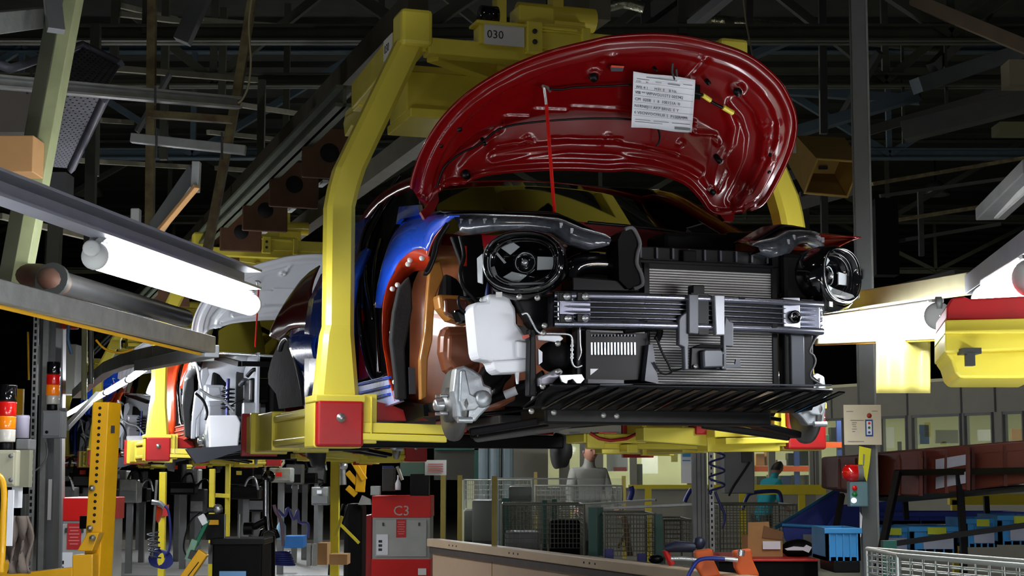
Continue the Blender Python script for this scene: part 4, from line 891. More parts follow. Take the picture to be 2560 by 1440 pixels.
# galvanised beam with yellow hose under it
beam('galvanised_beam', 'galvanised beam running from the left edge under the tube lamp', 'steel beam', [(-40, 722, 4.2), (522, 862, 6.2)], GALV, .055, .062)
beam('yellow_cable', 'yellow cable clipped below the galvanised beam', 'cable', [(-40, 757, 4.2), (300, 838, 5.2), (500, 885, 6.1)], ORY, .012, .012, 'pipe')
beam('black_rubber_strip', 'dark strip along the underside of the galvanised beam', 'strip', [(-40, 750, 4.22), (510, 880, 6.2)], BLKM, .02, .008)
beam('dark_pipe', 'thick dark grey pipe behind the galvanised beam', 'pipe', [(135, 702, 6.4), (460, 795, 8.4)], mat('dark_pipe_steel', (92, 92, 92), .38, .6, noise=.15), .095, .095, 'pipe')
t = thing('pipe_elbow', 'rusty flanged pipe elbow at the left end of the dark pipe', 'pipe', W(130, 700, 6.4)); part('elbow', MB().pipe(smooth_path([W(60, 690, 6.6), W(100, 690, 6.5), W(130, 700, 6.4), W(150, 708, 6.45)], 4), .05, 16), mat('rusty_pipe', (96, 84, 72), .6, .3, noise=.4, c2=(90, 50, 36)), t); part('flange', MB().cyl(W(128, 699, 6.38), W(134, 702, 6.4), .07), DSTEEL, t)
beam('grey_pipe_arch', 'low grey arched duct below the galvanised beam', 'duct', [(515, 880, 7.0), (400, 885, 8), (330, 897, 9.3), (270, 920, 11), (225, 955, 13), (190, 985, 15.5)], mat('arched_duct', (118, 120, 116), .5, .3, noise=.15), .075, .08)
beam('support_beam', 'grey end beam under the tip of the galvanised beam', 'steel beam', [(350, 915, 8.2), (530, 878, 6.6)], STEEL, .06, .05)
beam('thin_strut', 'thin diagonal grey strut beside the drilled yellow post', 'strut', [(165, 1070, 10), (245, 985, 12)], GALV, .035, .035)
# slanting pale green post
beam('slanted_post', 'slanting pale green post at the far left', 'post', [(195, -60, 6.6), (52, 715, 6.6)], GSTEEL, .055, .10)
beam('slanted_post', 'darker rear flange of the slanting green post', 'post', [(155, -60, 6.75), (18, 700, 6.75)], mat('dark_green_steel', (92, 96, 76), .6, noise=.2), .06, .06)
# hanger posts and horizontal channels
beam('hanging_post', 'olive vertical post left of centre, behind the horizontal channel', 'post', [(381, -60, 9.2), (374, 590, 9.2)], OLIVE, .05, .05)
beam('hanging_post', 'slanting olive post above the end of the grey lamp channel', 'post', [(640, -60, 9.0), (590, 250, 9.0), (516, 640, 9.0)], OLIVE, .05, .05)
beam('steel_channel', 'horizontal galvanised channel crossing behind the slanting green post', 'steel beam', [(-60, 200, 7.8), (598, 258, 8.8)], GALV, .06, .065, 'C', t=.012)
beam('angle_iron', 'rusty olive crossbar between the two hanging posts', 'steel beam', [(372, 285, 8.7), (582, 300, 8.7)], OLIVE, .05, .04)
beam('steel_channel', 'short pale channel bolted across the hanging posts', 'steel beam', [(328, 345, 8.4), (614, 376, 8.4)], GALV, .05, .048)
beam('inclined_plate', 'wide flat grey bar slanting at the upper left', 'steel beam', [(520, -40, 11), (455, 105, 11)], mat('plain_grey_bar', (92, 94, 96), .6, noise=.1), .11, .11)
beam('inclined_plate', 'narrow flat grey bar leaning below the horizontal channel', 'steel beam', [(425, 185, 10.5), (342, 330, 10.5)], mat('plain_grey_bar', (92, 94, 96)), .08, .02)
beam('cantilever_bracket', 'tapering grey bracket arm with a wooden batten', 'bracket', [(388, 575, 7.4), (488, 430, 7.2)], STEEL, .03, .09)
beam('wooden_batten', 'thin wooden batten under the tapering bracket arm', 'batten', [(388, 590, 7.3), (492, 466, 7.1)], CARD, .03, .02)
beam('bracket_end', 'upright galvanised end piece of the bracket arm', 'bracket', [(492, 405, 7.15), (488, 480, 7.15)], GALV, .035, .05)
t = solo('hanging_wire', MB().pipe(smooth_path([W(x, y, 8.7) for x, y in ((632, -20), (622, 60), (627, 150), (622, 210), (608, 245), (595, 258))], 4), .006, 6), mat('pale_cable', (150, 140, 110), .6), 'pale wire looping down beside the slanting post', 'wire')
for i, (x, y, y2) in enumerate(((80, 175, 235), (388, 215, 262), (391, 325, 395), (555, 330, 400))):
    solo('threaded_rod', MB().pipe([W(x, y, 8.1), W(x - (12 if i == 0 else 0), y2, 8.1)], .006, 6), DSTEEL, ['threaded rod hanging at the left of the pale green post', 'threaded rod over the horizontal channel', 'left rod of the short pale channel', 'right rod of the short pale channel'][i], 'rod')
# near left duct end and box
beam('square_duct', 'pale square beam entering at the top left corner', 'steel beam', [(-60, 62, 6.0), (118, 42, 6.9)], GALV, .08, .085)
beam('steel_clamp', 'grey clamp plate beside the slanting green post top', 'bracket', [(128, -30, 6.5), (140, 78, 6.4)], STEEL, .07, .03)
# perforated cable tray with a bend
TRAY = mat('perforated_tray_steel', (118, 120, 134), .5, .3, noise=.1)
def quadgrid(c, nx, ny):
    return [[(c[0].lerp(c[1], i / nx)).lerp(c[3].lerp(c[2], i / nx), j / ny) for i in range(nx + 1)] for j in range(ny + 1)]
def perforated(T, c, nx, ny, m):
    part('tray_floor', MB().grid(quadgrid(c, 1, 1), False), m, T, solid=.004)
    nrm = (c[1] - c[0]).cross(c[3] - c[0]).normalized()
    if nrm.dot(CAM - c[0]) < 0: nrm = -nrm
    g = quadgrid(c, nx, ny); mb = MB()
    for j in range(ny):
        for i in range(nx):
            if (i + j) % 2: continue
            a, b, d = g[j][i], g[j][i + 1], g[j + 1][i]; ce = (g[j][i] + g[j + 1][i + 1]) / 2 + nrm * .0035
            ex = (b - a) * .30; ey = (d - a) * .16
            mb.add([ce - ex - ey, ce + ex - ey, ce + ex + ey, ce - ex + ey], [(0, 1, 2, 3)])
    part('slots', mb, HOLE, T, kind='stuff')
T = thing('cable_tray', 'perforated grey cable tray with a bent flange at the upper left', 'cable tray', W(200, 200, 9.5))
perforated(T, [W(95, 195, 9.2), W(208, 118, 10.2), W(300, 165, 9.8), W(270, 215, 9.0)], 24, 10, TRAY)
perforated(T, [W(150, 235, 9.0), W(258, 245, 9.0), W(170, 420, 12.0), W(110, 415, 12.0)], 13, 34, TRAY)
part('tray_flange', MB().pipe([W(0, 160, 8.6), W(25, 172, 8.6), W(65, 160, 9.0), W(120, 140, 9.4), W(205, 112, 10.2), W(302, 160, 9.8)], .028, 4), TRAY, T)
part('tray_flange', MB().pipe([W(262, 245, 9.0), W(178, 425, 12.0)], .03, 4), TRAY, T)
solo('junction_box', MB().box(W(0, 430, 6.4) - Vector((.15, 0, 0)), W(84, 338, 6.4) + Vector((0, .2, 0))), CARD, 'brown board box at the left edge above the grey channel', 'box', bevel=.004)
solo('equipment_panel', MB().box(W(-10, 330, 8.9) - Vector((.2, 0, 0)), W(112, 225, 8.9) + Vector((0, .1, 0))), mat('panel_taupe', (112, 106, 98), .6), 'taupe panel behind the slanting green post', 'panel')
solo('equipment_panel', MB().box(W(40, 520, 10.5), W(165, 430, 10.5) + Vector((0, .2, 0))), STEEL, 'grey panel left of the olive hanging post', 'panel')
# overhead conveyor rails along the line
rail = mat('conveyor_rail', (84, 92, 74), .55, .2, noise=.2)
def along(px, py, u, v2, w_, h_, m_, name, label, kind='I'):
    a = CU(px, py, u); b = Vector((a.x, v2, a.z)); return solo(name, MB().chan(L2W(a), L2W(b), w_, h_, .02, kind=kind) if kind != 'box' else MB().bar(L2W(a), L2W(b), w_, h_), m_, label, 'rail')
along(862, 240, -.78, 40, .10, .12, rail, 'conveyor_rail', 'green grey rail running back from the bracket of the nearest carrier')
along(1045, 10, -.35, 40, .12, .16, mat('upper_rail', (70, 66, 50), .6, noise=.2), 'conveyor_rail', 'upper brownish rail above the nearest carrier', 'box')
along(1500, 10, .35, 40, .12, .16, mat('upper_rail', (70, 66, 50)), 'conveyor_rail', 'second upper rail over the raised red bonnet', 'box')
brn = mat('brown_primed_bracket', (92, 58, 32), .65, noise=.3)
spots_b = []
for i in range(9):
    v = 4.0 + i * 1.15; c = L2W((-.62, v, 3.38)); t = thing('rail_bracket', ['nearest', 'second', 'third', 'fourth', 'fifth', 'sixth', 'seventh', 'eighth', 'farthest'][i] + ' brown bracket with a round hole under the conveyor rail, counted from the yellow leg', 'bracket', c, YAW, 'brown brackets under the conveyor rail')
    part('plate', MB().obox(c, LV * .17, DV * .015, Vector((0, 0, .16))), brn, t, bevel=.01)
    part('hole', MB().lathe(c - DV * .016, -DV, [(.001, .002), (.06, .002), (.06, 0)], 20), HOLE, t)
    part('strap', MB().obox(c + LV * .2 + Vector((0, 0, .02)), LV * .02, DV * .1, Vector((0, 0, .01))), LGREY, t)
# roof structure: trusses across the hall (photo: faint horizontal chords, verticals and diagonals)
def truss(y, z, label, m_, bay=2.2, x0=-14, x1=14, h=1.5, tilt=0):
    t = thing('roof_truss', label, 'roof truss', (0, y, z), group='roof trusses across the hall')
    part('lower_chord', MB().chan((x0, y, z), (x1, y - tilt, z), .16, .14, .02, kind='I'), m_, t)
    part('upper_chord', MB().chan((x0, y, z + h), (x1, y - tilt, z + h), .16, .14, .02, kind='I'), m_, t)
    m2 = MB(); x = x0; up = True
    while x < x1 - .1:
        f = lambda q: y - tilt * (q - x0) / (x1 - x0)
        part('brace', MB().bar((x, f(x), z + (0 if up else h)), (x + bay, f(x + bay), z + (h if up else 0)), .09, .09), m_, t)
        part('post', MB().bar((x, f(x), z), (x, f(x), z + h), .07, .07), m_, t)
        x += bay; up = not up
tm = mat('truss_dark_green', (62, 64, 52), .65, noise=.2)
truss(13, 5.0, 'nearest dark roof truss above the middle of the line', tm)
truss(17, 5.6, 'second dark roof truss behind the nearest one', tm, 1.8)
truss(22, 5.8, 'third dark roof truss', BSTEEL, 2.4)
truss(29, 6.0, 'fourth dark roof truss', tm, 2.6)
truss(38, 6.2, 'fifth dark roof truss deep in the hall', tm, 3)
for i, (x, y, x2, y2, Y) in enumerate(((285, 10, 440, 48, 14), (300, 35, 860, 102, 14), (505, 50, 860, 78, 15), (250, 168, 640, 200, 12), (180, 400, 480, 418, 16), (600, 262, 750, 285, 15), (0, 540, 330, 620, 13), (520, 330, 800, 360, 17), (540, 420, 800, 440, 18), (250, 300, 330, 306, 15))):
    beam('cable_rail', 'pale roof rail: ' + ['topmost at the upper left', 'long lower one at the upper left', 'short one near the top centre', 'thin one right of the cable tray', 'striped one above the left lamp channel', 'short one right of the wire loop', 'one behind the tube lamp', 'one left of the yellow leg', 'lower one left of the yellow leg', 'stub left of the hanging posts'][i], 'rail', [(x, y, Y), (x2, y2, Y + 2)], mat('pale_roof_rail', (128, 126, 108), .6, noise=.2), .045, .05)
for i, (x, y, y2, Y) in enumerate(((240, 60, 440, 12), (290, 0, 180, 14), (415, 0, 400, 15), (560, 20, 260, 16), (655, 200, 520, 15), (720, 10, 380, 18), (230, 290, 640, 11), (140, 540, 660, 9))):
    beam('roof_hanger', 'dark hanger rod under the roof, ' + ['right of the cable tray', 'top left', 'beside the olive post', 'left of the wire loop', 'left of the conveyor rail', 'near the top centre', 'behind the bend of the tray', 'behind the left tube lamp'][i], 'hanger', [(x, y, Y), (x - 6, y2, Y)], mat('truss_dark_green', (62, 64, 52)), .07, .07)
# ---- columns with slotted strip
COLM = mat('column_grey_paint', (108, 112, 114), .5, .2, noise=.12)
T = thing('steel_column', 'grey steel column with a slotted strut beside the signal tower', 'column', (W(110, 1440, 8.7).x, 8.7, 0))
part('column_body', MB().bar((W(118, 1440, 8.7).x, 8.75, .0), (W(122, 780, 8.7).x, 8.75, W(120, 780, 8.7).z), .085, .12), COLM, T)
part('column_face', MB().bar((W(98, 1440, 8.6).x, 8.66, .0), (W(110, 780, 8.6).x, 8.66, W(100, 780, 8.6).z), .03, .03), GALV, T)
a, b = W(76, 1440, 8.5), W(92, 782, 8.5); a = Vector((a.x, 8.5, 0.0)); sl = part('slotted_strut', MB().bar(a, b, .026, .02), mat('strut_pale', (165, 168, 168), .45, .3), T)
for i in range(54):
    c = a.lerp(b, .2 + i / 54 * .8); part('slot', MB().box(c + Vector((-.006, -.0125, -.010)), c + Vector((.006, -.011, .010))), HOLE, sl)
part('label_strip', MB().box(W(118, 1300, 8.6), W(130, 1198, 8.6) + Vector((0, .004, 0))), WHT, T, 'white label strip')
part('cable', MB().pipe(smooth_path([W(x, y, 8.55) for x, y in ((115, 1105), (118, 1135), (108, 1160), (80, 1182))], 4), .005, 6), STEEL, T)
T = thing('steel_column', 'second grey column behind the signal tower', 'column', (W(160, 1440, 14).x, 14, 0)); part('column_body', MB().bar((W(145, 1440, 14).x, 14, 0), (W(148, 760, 14).x, 14, W(148, 760, 14).z), .1, .1), COLM, T)
beam('yellow_pipe', 'thin vertical yellow pipe left of the slotted strut', 'pipe', [(70, 830, 9.5), (72, 950, 9.5)], ORY, .012, .012, 'pipe')
# control box + signal towers
RL = mat('signal_red', (200, 20, 16), .2, noise=0, em=.12, emc=(220, 10, 6), coat=.6); AL = mat('signal_amber', (240, 130, 10), .2, noise=0, em=.18, emc=(255, 120, 0), coat=.6); WL = mat('signal_white', (205, 200, 190), .25, noise=0, coat=.6)
def signal_tower(px, Y, y0, y1, y2, y3, y4, r, label):
    z = [W(px, y, Y).z for y in (y0, y1, y2, y3, y4)]; x = W(px, y4, Y).x
    T = thing('signal_tower', label, 'signal light', (x, Y, z[4]), group='stacked signal lights')
    def seg(n, a, b, m_, rr=r): part(n, MB().lathe((x, Y, b), (0, 0, 1), [(.001, 0), (rr * .96, 0), (rr, .004), (rr, (a - b) - .004), (rr * .96, a - b), (.001, a - b)], 24), m_, T)
    seg('top_cap', z[0], z[1], BLKG); seg('red_lens', z[1] - .001, z[2], RL); seg('amber_lens', z[2] - .001, z[3], AL); seg('clear_lens', z[3] - .001, z[4], WL); seg('base', z[4] - .001, z[4] - .03, BLK, r * .8)
signal_tower(131, 8.45, 905, 936, 962, 988, 1011, .0345, 'stacked signal light on the grey box by the column')
signal_tower(14, 6.3, 962, 1004, 1040, 1073, 1105, .036, 'stacked signal light at the left edge of the picture')
def cabinet(px0, py0, px1, py1, Y, dep, m_, label, name='control_box', door=True, to_floor=False):
    a = W(px0, py1, Y); b = W(px1, py0, Y); z0 = 0 if to_floor else a.z
    T = thing(name, label, 'cabinet', ((a.x + b.x) / 2, Y + dep / 2, z0))
    part('housing', MB().box((a.x, Y, z0), (b.x, Y + dep, b.z)), m_, T, bevel=.006)
    if door:
        part('door', MB().box((a.x + .008, Y - .008, z0 + .01), (b.x - .008, Y + .002, b.z - .01)), m_, T, bevel=.003)
        part('latch', MB().lathe((a.x + .03, Y - .008, z0 + .03), (0, -1, 0), [(.008, 0), (.008, .004), (.001, .005)], 12), BLK, T)
    return T
T = cabinet(103, 1026, 153, 1095, 8.35, .12, mat('box_grey', (140, 142, 146), .45), 'small grey control box below the signal tower')
a = W(158, 1020, 8.5); part('side_rail', MB().bar(Vector((a.x, 8.5, W(158, 1095, 8.5).z)), a, .03, .03), STEEL, T)
BEI = mat('cabinet_beige', (176, 174, 150), .5, noise=.1)
T = cabinet(-30, 1125, 42, 1218, 6.5, .2, BEI, 'beige electrical box at the left edge'); 
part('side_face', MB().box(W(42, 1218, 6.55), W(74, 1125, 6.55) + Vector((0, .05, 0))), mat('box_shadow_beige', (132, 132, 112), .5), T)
for y in (1140, 1200): part('screw', MB().lathe(W(27, y, 6.48), (0, -1, 0), [(.009, 0), (.009, .003), (.001, .004)], 12), STEEL, T)
cabinet(38, 1097, 74, 1125, 6.7, .1, STEEL, 'little grey box on top of the beige box', 'socket_box', False)
solo('signal_tower_cover', MB().lathe(W(54, 1095, 7.2), (0, 0, 1), [(.001, 0), (.032, 0), (.032, .085), (.034, .09), (.03, .1), (.001, .1)], 20), mat('lilac_cover', (190, 184, 205), .5), 'lilac cylinder with an orange rim beside the left signal light', 'lamp cover')
solo('yellow_sign', MB().box(W(40, 1045, 9.5), W(58, 972, 9.5) + Vector((0, .03, 0))), ORY, 'narrow yellow plate behind the left signal light', 'plate')
solo('document_sheet', MB().box(W(15, 1365, 6.2), W(34, 1225, 6.2) + Vector((0, .01, 0))), PAPER, 'white sheet hanging at the left edge', 'paper')
solo('socket_strip', MB().box(W(28, 1270, 6.6), W(46, 1218, 6.6) + Vector((0, .06, 0))), PAPER, 'white socket below the beige box', 'socket')
solo('yellow_hose', MB().pipe(smooth_path([W(x, y, 6.0) for x, y in ((-10, 1185), (5, 1200), (10, 1235), (8, 1300), (6, 1380), (2, 1430))], 4), .012, 8), ORY, 'yellow hose hanging at the left edge', 'hose')
solo('work_coat', MB().grid([[W(x + 8 * math.sin(y * .05 + x * .3), y, 7.0 + .04 * math.sin(x)) for x in range(20, 76, 5)] for y in range(1290, 1436, 12)]), mat('taupe_cloth', (120, 108, 100), .9, bump=.3), 'taupe plastic bag hanging between the left hose and the column', 'bag', solid=.01)
for i, (x, y, w_, h_) in enumerate(((50, 1235, 16, 60), (58, 1290, 14, 50), (45, 1300, 10, 60))):
    a = W(x, y + h_, 7.4); b = W(x + w_, y, 7.4); solo('cable_duct', MB().box(a, b + Vector((0, .05, 0))), [DSTEEL, BLK, YEL][i], ['dark cable duct beside the beige box', 'black hose holder left of the column', 'yellow strap left of the column'][i], 'duct', bevel=.004)
# ---- drilled yellow post with foot
T = thing('drilled_post', 'orange yellow post with a column of round holes', 'post', (W(243, 1440, 7.5).x, 7.5, 0))
Y = 7.5; tl, tr = W(232, 1005, Y), W(272, 1005, Y); bl, br = W(208, 1440, Y), W(252, 1440, Y)
k_ = (tl - bl) / (tl.z - bl.z); bl = tl - k_ * (tl.z - 0); br = tr - k_ * (tr.z); dep = Vector((.032, .11, 0))
part('post_body', MB().add([bl, br, br + dep, bl + dep, tl, tr, tr + dep, tl + dep], [(0, 3, 2, 1), (4, 5, 6, 7), (0, 1, 5, 4), (1, 2, 6, 5), (2, 3, 7, 6), (3, 0, 4, 7)]), ORY, T, bevel=.004)
for i in range(22):
    y = 1020 + i * 16.7
    if i in (12, 18): 
        c = W(250 - (y - 1005) * .052 - 8, y, Y - .003); part('post_bolt', MB().lathe(c, (0, -1, 0), [(.014, 0), (.014, .01), (.009, .011), (.009, .02), (.001, .021)], 14), ZINC, T); continue
    c = W(250 - (y - 1020) * .052, y, Y - .001); part('hole', MB().lathe(c, (0, -1, 0), [(.001, .001), (.0072, .001), (.0072, 0)], 14), HOLE, T)
lb = part('label_plate', MB().box(W(275, 1083, Y + .03), W(287, 1064, Y + .03) + Vector((0, .002, 0))), INK, T, 'small black plate')
m = MB(); P_ = lambda x, y, d=0: W(x, y, 7.4 + d)
part('foot_bracket', MB().prism([P_(192, 1378), P_(218, 1332), P_(248, 1332), P_(230, 1378)], (0, .1, 0)), ORY, T, bevel=.004)
part('foot_block', MB().prism([P_(180, 1388), P_(232, 1385), P_(232, 1445), P_(180, 1445)], (0, .12, 0)), ORY, T, bevel=.005)
part('foot_arm', MB().prism([P_(-20, 1440), P_(40, 1432), P_(60, 1432), P_(182, 1418), P_(182, 1460), P_(-20, 1470)], (0, .12, 0)), ORY, T, bevel=.005)
part('foot_arm', MB().prism([P_(-20, 1400), P_(8, 1402), P_(28, 1410), P_(40, 1440), P_(-20, 1440)], (0, .12, 0)), ORY, T, bevel=.005)
part('post_bolt', MB().lathe(P_(232, 1345, -.01), (0, -1, 0), [(.014, 0), (.014, .01), (.001, .02)], 14), ZINC, T)
solo('black_junction_box', MB().box(W(198, 1322, 7.9), W(220, 1290, 7.9) + Vector((0, .05, 0))), BLKM, 'black square box behind the drilled yellow post', 'box', bevel=.003)
# ---- kiosks C3
KRED = mat('kiosk_red', (205, 22, 18), .4, noise=.08); KGR = mat('kiosk_grey', (156, 158, 154), .5, noise=.06)
def kiosk(x0, x1, ytop, yr, yb, Y, label, letters=True, dep=.9):
    a = W(x0, 1240, Y); b = W(x1, 1240, Y); z1 = W(x0, ytop, Y).z; z2 = W(x0, yr, Y).z; z3 = W(x0, yb, Y).z
    T = thing('control_kiosk', label, 'control cabinet', ((a.x + b.x) / 2, Y + dep / 2, 0), group='red and grey control cabinets')
    part('red_hood', MB().box((a.x, Y, z2), (b.x, Y + dep, z1)), KRED, T, bevel=.006)
    part('grey_housing', MB().box((a.x + .01, Y + .01, z3), (b.x - .01, Y + dep - .02, z2)), KGR, T)
    part('red_base', MB().box((a.x, Y, 0), (b.x, Y + dep, z3)), KRED, T, bevel=.006)
    d = part('door', MB().box((a.x + .05, Y - .004, z3 + .03), (b.x - .05, Y + .012, z2 - .03)), mat('kiosk_door', (172, 174, 170), .45), T, bevel=.004)
    part('warning_notice', MB().box(((a.x + b.x) / 2 - .06, Y - .009, z2 - .24), ((a.x + b.x) / 2 + .06, Y - .005, z2 - .02)), mat('notice_red', (190, 40, 40), .5), d, 'red notice')
    for i in range(6): part('notice_line', MB().box(((a.x + b.x) / 2 - .045 + .01 * (i % 2), Y - .011, z2 - .06 - i * .028), ((a.x + b.x) / 2 + .045 - .01 * (i % 2), Y - .010, z2 - .05 - i * .028)), mat('pink_line', (225, 120, 120), .5), d)
    nt_ = part('instruction_sheet', MB().box((a.x + .06, Y - .009, z3 + .05), (a.x + .2, Y - .005, z3 + .3)), PAPER, d, 'white sheet with small dark marks')
    for i in range(3): part('printed_mark', MB().box((a.x + .085, Y - .011, z3 + .1 + .05 * i), (a.x + .13, Y - .01, z3 + .13 + .05 * i)), INK, nt_)
    for x in (a.x + .14, b.x - .14): part('key_lock', MB().box((x - .01, Y - .014, z2 - .1), (x + .01, Y - .004, z2 - .06)), DSTEEL, d)
    if letters: part('lettering', MB().text('C3', (a.x + (b.x - a.x) * .36, Y - .003, z1 - .235), (1, 0, 0), (0, 0, 1), .17, .002), mat('letter_silver', (175, 170, 165), .4, .3), T, 'silver lettering')
    return T, a, b, z1
T, a, b, z1 = kiosk(930, 1077, 1240, 1294, 1398, 20, 'red and grey control cabinet lettered C3 right of the yellow pole')
part('base_tag', MB().box((b.x - .15, 19.99, .2), (b.x - .05, 19.998, .28)), WHT, T)
T2, a2, b2, z12 = kiosk(128, 250, 1245, 1302, 1470, 14, 'red and grey control cabinet behind the drilled yellow post', False)
solo('red_machine_guard', MB().prism([W(905, 1290, 20.1), W(932, 1285, 20.1), W(932, 1446, 20.1), W(900, 1446, 20.1), W(906, 1340, 20.1)], (0, .8, 0)), mat('guard_dark_red', (150, 16, 24), .35, coat=.4), 'curved dark red guard beside the C3 cabinet', 'machine guard', bevel=.02)
T = thing('control_box', 'distant black panel lettered C3 below the second car', 'control panel', W(735, 1235, 30)); A_, B_ = W(708, 1232, 30), W(772, 1205, 30); part('housing', MB().box(A_, B_ + Vector((0, .2, 0))), BLK, T); part('lettering', MB().text('C3', (A_.x + .14, 29.99, A_.z + .06), (1, 0, 0), (0, 0, 1), .13, .002), LGREY, T)
# machine tops on the cabinet
m = MB()
def blackbox(x0, y0, x1, y1, Y, dep, m_, label, name='machine_unit', bevel=.006, cat='machine'):
    a = W(x0, y1, Y); b = W(x1, y0, Y); return solo(name, MB().box(a, b + Vector((0, dep, 0))), m_, label, cat, bevel=bevel)
blackbox(1025, 1185, 1072, 1240, 20.3, .3, BLK, 'black unit on the right of the C3 cabinet')
blackbox(955, 1170, 985, 1228, 20.3, .3, DSTEEL, 'grey unit on the left of the C3 cabinet')
blackbox(955, 1165, 982, 1185, 21, .2, mat('dark_blue_plastic', (24, 40, 110), .5), 'dark blue box above the C3 cabinet', 'storage_box')
blackbox(1000, 1150, 1060, 1190, 24, .1, mat('green_sign', (20, 60, 40), .5), 'green sign behind the C3 cabinet', 'sign', 0, 'sign')
blackbox(926, 1215, 950, 1238, 19.8, .15, LGREY, 'white box with a red top on the C3 cabinet', 'push_button_box')
solo('bottle', MB().lathe(W(995, 1225, 20.1), (0, 0, 1), [(.001, 0), (.035, 0), (.035, .08), (.012, .13), (.012, .18), (.001, .18)], 14), PAPER, 'white bottle standing on the C3 cabinet', 'bottle')
T = thing('pointing_arm', 'thin white rod hanging from the far suspension arm', 'rod', W(1000, 1190, 15)); part('rod', MB().cyl(W(993, 1166, 15), W(1006, 1200, 15), .015), WHT, T)
# ---- machine arms, black tool column
def tubey(name, label, cat, pts, Y, r, m_, n=8, k=4): return solo(name, MB().pipe(smooth_path([W(x, y, Y) for x, y in pts], k), r, n), m_, label, cat)
BK = thing('tool_support', 'black articulated tool support with a thick vertical tube', 'tool support', (W(665, 1440, 9).x, 9, 0))
part('thick_tube', MB().pipe([Vector((W(672, 1440, 9).x, 9, 0))] + [W(672, 1400, 9), W(672, 1340, 9)], [.035, .036, .033], 18), BLK, BK)
part('collar', MB().pipe([W(x, y, 9) for x, y in ((650, 1345), (655, 1328), (672, 1320), (690, 1328), (695, 1345))], .012, 8), BLKG, BK)
part('upright', MB().pipe([W(672, 1325, 9), W(668, 1290, 9), W(668, 1195, 9)], .024, 14), BLKG, BK)
part('top_head', MB().ball(W(672, 1192, 9), .035), BLKG, BK)
part('side_arm', MB().pipe([W(668, 1300, 9), W(640, 1315, 9), W(612, 1322, 9)], .02, 10), BLK, BK)
part('side_knob', MB().cyl(W(610, 1322, 8.95), W(632, 1322, 8.95), .035), BLK, BK)
part('bright_rod', MB().cyl(W(664, 1290, 8.93), W(664, 1200, 8.93), .008), CHR, BK)
BN = thing('tool_bin', 'black bin with a blue and white label under the tool support', 'bin', (W(590, 1440, 8.2).x, 8.2, 0))
a, b = W(530, 1400, 8.2), W(655, 1352, 8.2); part('bin_body', MB().box((a.x, 8.2, .05), (b.x, 8.5, b.z)), BLKM, BN, bevel=.01)
part('lid', MB().box((a.x - .01, 8.19, b.z - .02), (b.x + .01, 8.52, b.z + .01)), BLK, BN, bevel=.004)
part('label_plate', MB().box(W(548, 1440, 8.19), W(615, 1428, 8.19) + Vector((0, .005, 0))), mat('label_blue', (120, 170, 220), .5), BN, 'pale blue label')
part('drawer', MB().box(W(520, 1410, 8.25), W(548, 1358, 8.25) + Vector((0, .2, 0))), STEEL, BN)
TB = thing('tool_box', 'open black frame box standing on the bin', 'tool box', W(560, 1352, 8.3))
for (x0, y0, x1, y1) in ((515, 1285, 560, 1350), (560, 1285, 600, 1350)):
    a, b = W(x0, y1, 8.3), W(x1, y0, 8.3); 
    part('side_panel', MB().box(a, Vector((b.x, 8.32, b.z))) if x0 == 515 else MB().box(a, Vector((a.x + .004, 8.32, b.z))).box((b.x - .004, 8.3, a.z), (b.x, 8.32, b.z)).box(a, Vector((b.x, 8.32, a.z + .004))), BLK if x0 == 515 else GALV, TB)
part('gadget', MB().box(W(522, 1312, 8.25), W(546, 1300, 8.25) + Vector((0, .02, 0))), ORY, TB); part('gadget', MB().ball(W(545, 1272, 8.3), .025), CHR, TB); part('gadget', MB().cyl(W(520, 1275, 8.3), W(556, 1275, 8.3), .014), DSTEEL, TB)
GT = thing('nut_runner', 'green and white handheld nut runner leaning left of the tool box', 'power tool', W(490, 1370, 8.0)); part('grip', MB().bar(W(520, 1300, 8), W(488, 1365, 8), .022, .02), mat('tool_green', (10, 110, 80), .4), GT, bevel=.004); part('body', MB().bar(W(488, 1350, 7.98), W(470, 1400, 7.98), .03, .03), mat('pale_green_tool', (130, 175, 150), .4), GT); part('head', MB().bar(W(502, 1288, 8), W(514, 1310, 8), .03, .03), WPLAS, GT)
ST = thing('yellow_stand', 'slanting yellow stand arm in front of the bin', 'stand', W(470, 1440, 7.8)); part('arm', MB().bar(W(510, 1380, 7.8), W(440, 1480, 7.8), .06, .05), ORY, ST, bevel=.004); part('slot', MB().bar(W(497, 1405, 7.77), W(470, 1440, 7.77), .008, .004), BLK, ST); part('hinge', MB().bar(W(475, 1385, 7.8), W(505, 1395, 7.8), .05, .04), DSTEEL, ST)
tubey('air_hose', 'thin black hose arching left of the nut runner', 'hose', ((500, 1280), (475, 1305), (462, 1345), (460, 1375), (472, 1398)), 8.1, .004, BLK)
BLH = mat('blue_air_hose', (56, 66, 150), .4)
def coil(name, label, x0, y0, x1, y1, Y, R, turns, r=.008, m_=BLH, ax='z'):
    a = W(x0, y0, Y); b = W(x1, y1, Y); n = int(turns * 14); pts = []
    for i in range(n + 1):
        t = i / n; th = 2 * PI * turns * t; c = a.lerp(b, t)
        pts.append(c + Vector((R * math.cos(th), R * math.sin(th), 0)) if ax == 'z' else c + Vector((R * math.cos(th), R * .3 * math.sin(th), R * math.sin(th))))
    return solo(name, MB().pipe(pts, r, 6), m_, label, 'hose')
coil('coiled_hose', 'dark coiled hose hanging right of the drilled post', 382, 1330, 388, 1395, 12, .04, 5, .006, mat('grey_hose', (60, 62, 80), .5))
coil('coiled_hose', 'blue coiled hose bundle on the floor right of the drilled post', 392, 1395, 412, 1400, 12, .06, 7, .007, ax='x')
coil('coiled_hose', 'blue coiled hose right of the black tool column', 700, 1380, 712, 1412, 10, .06, 6, .007)
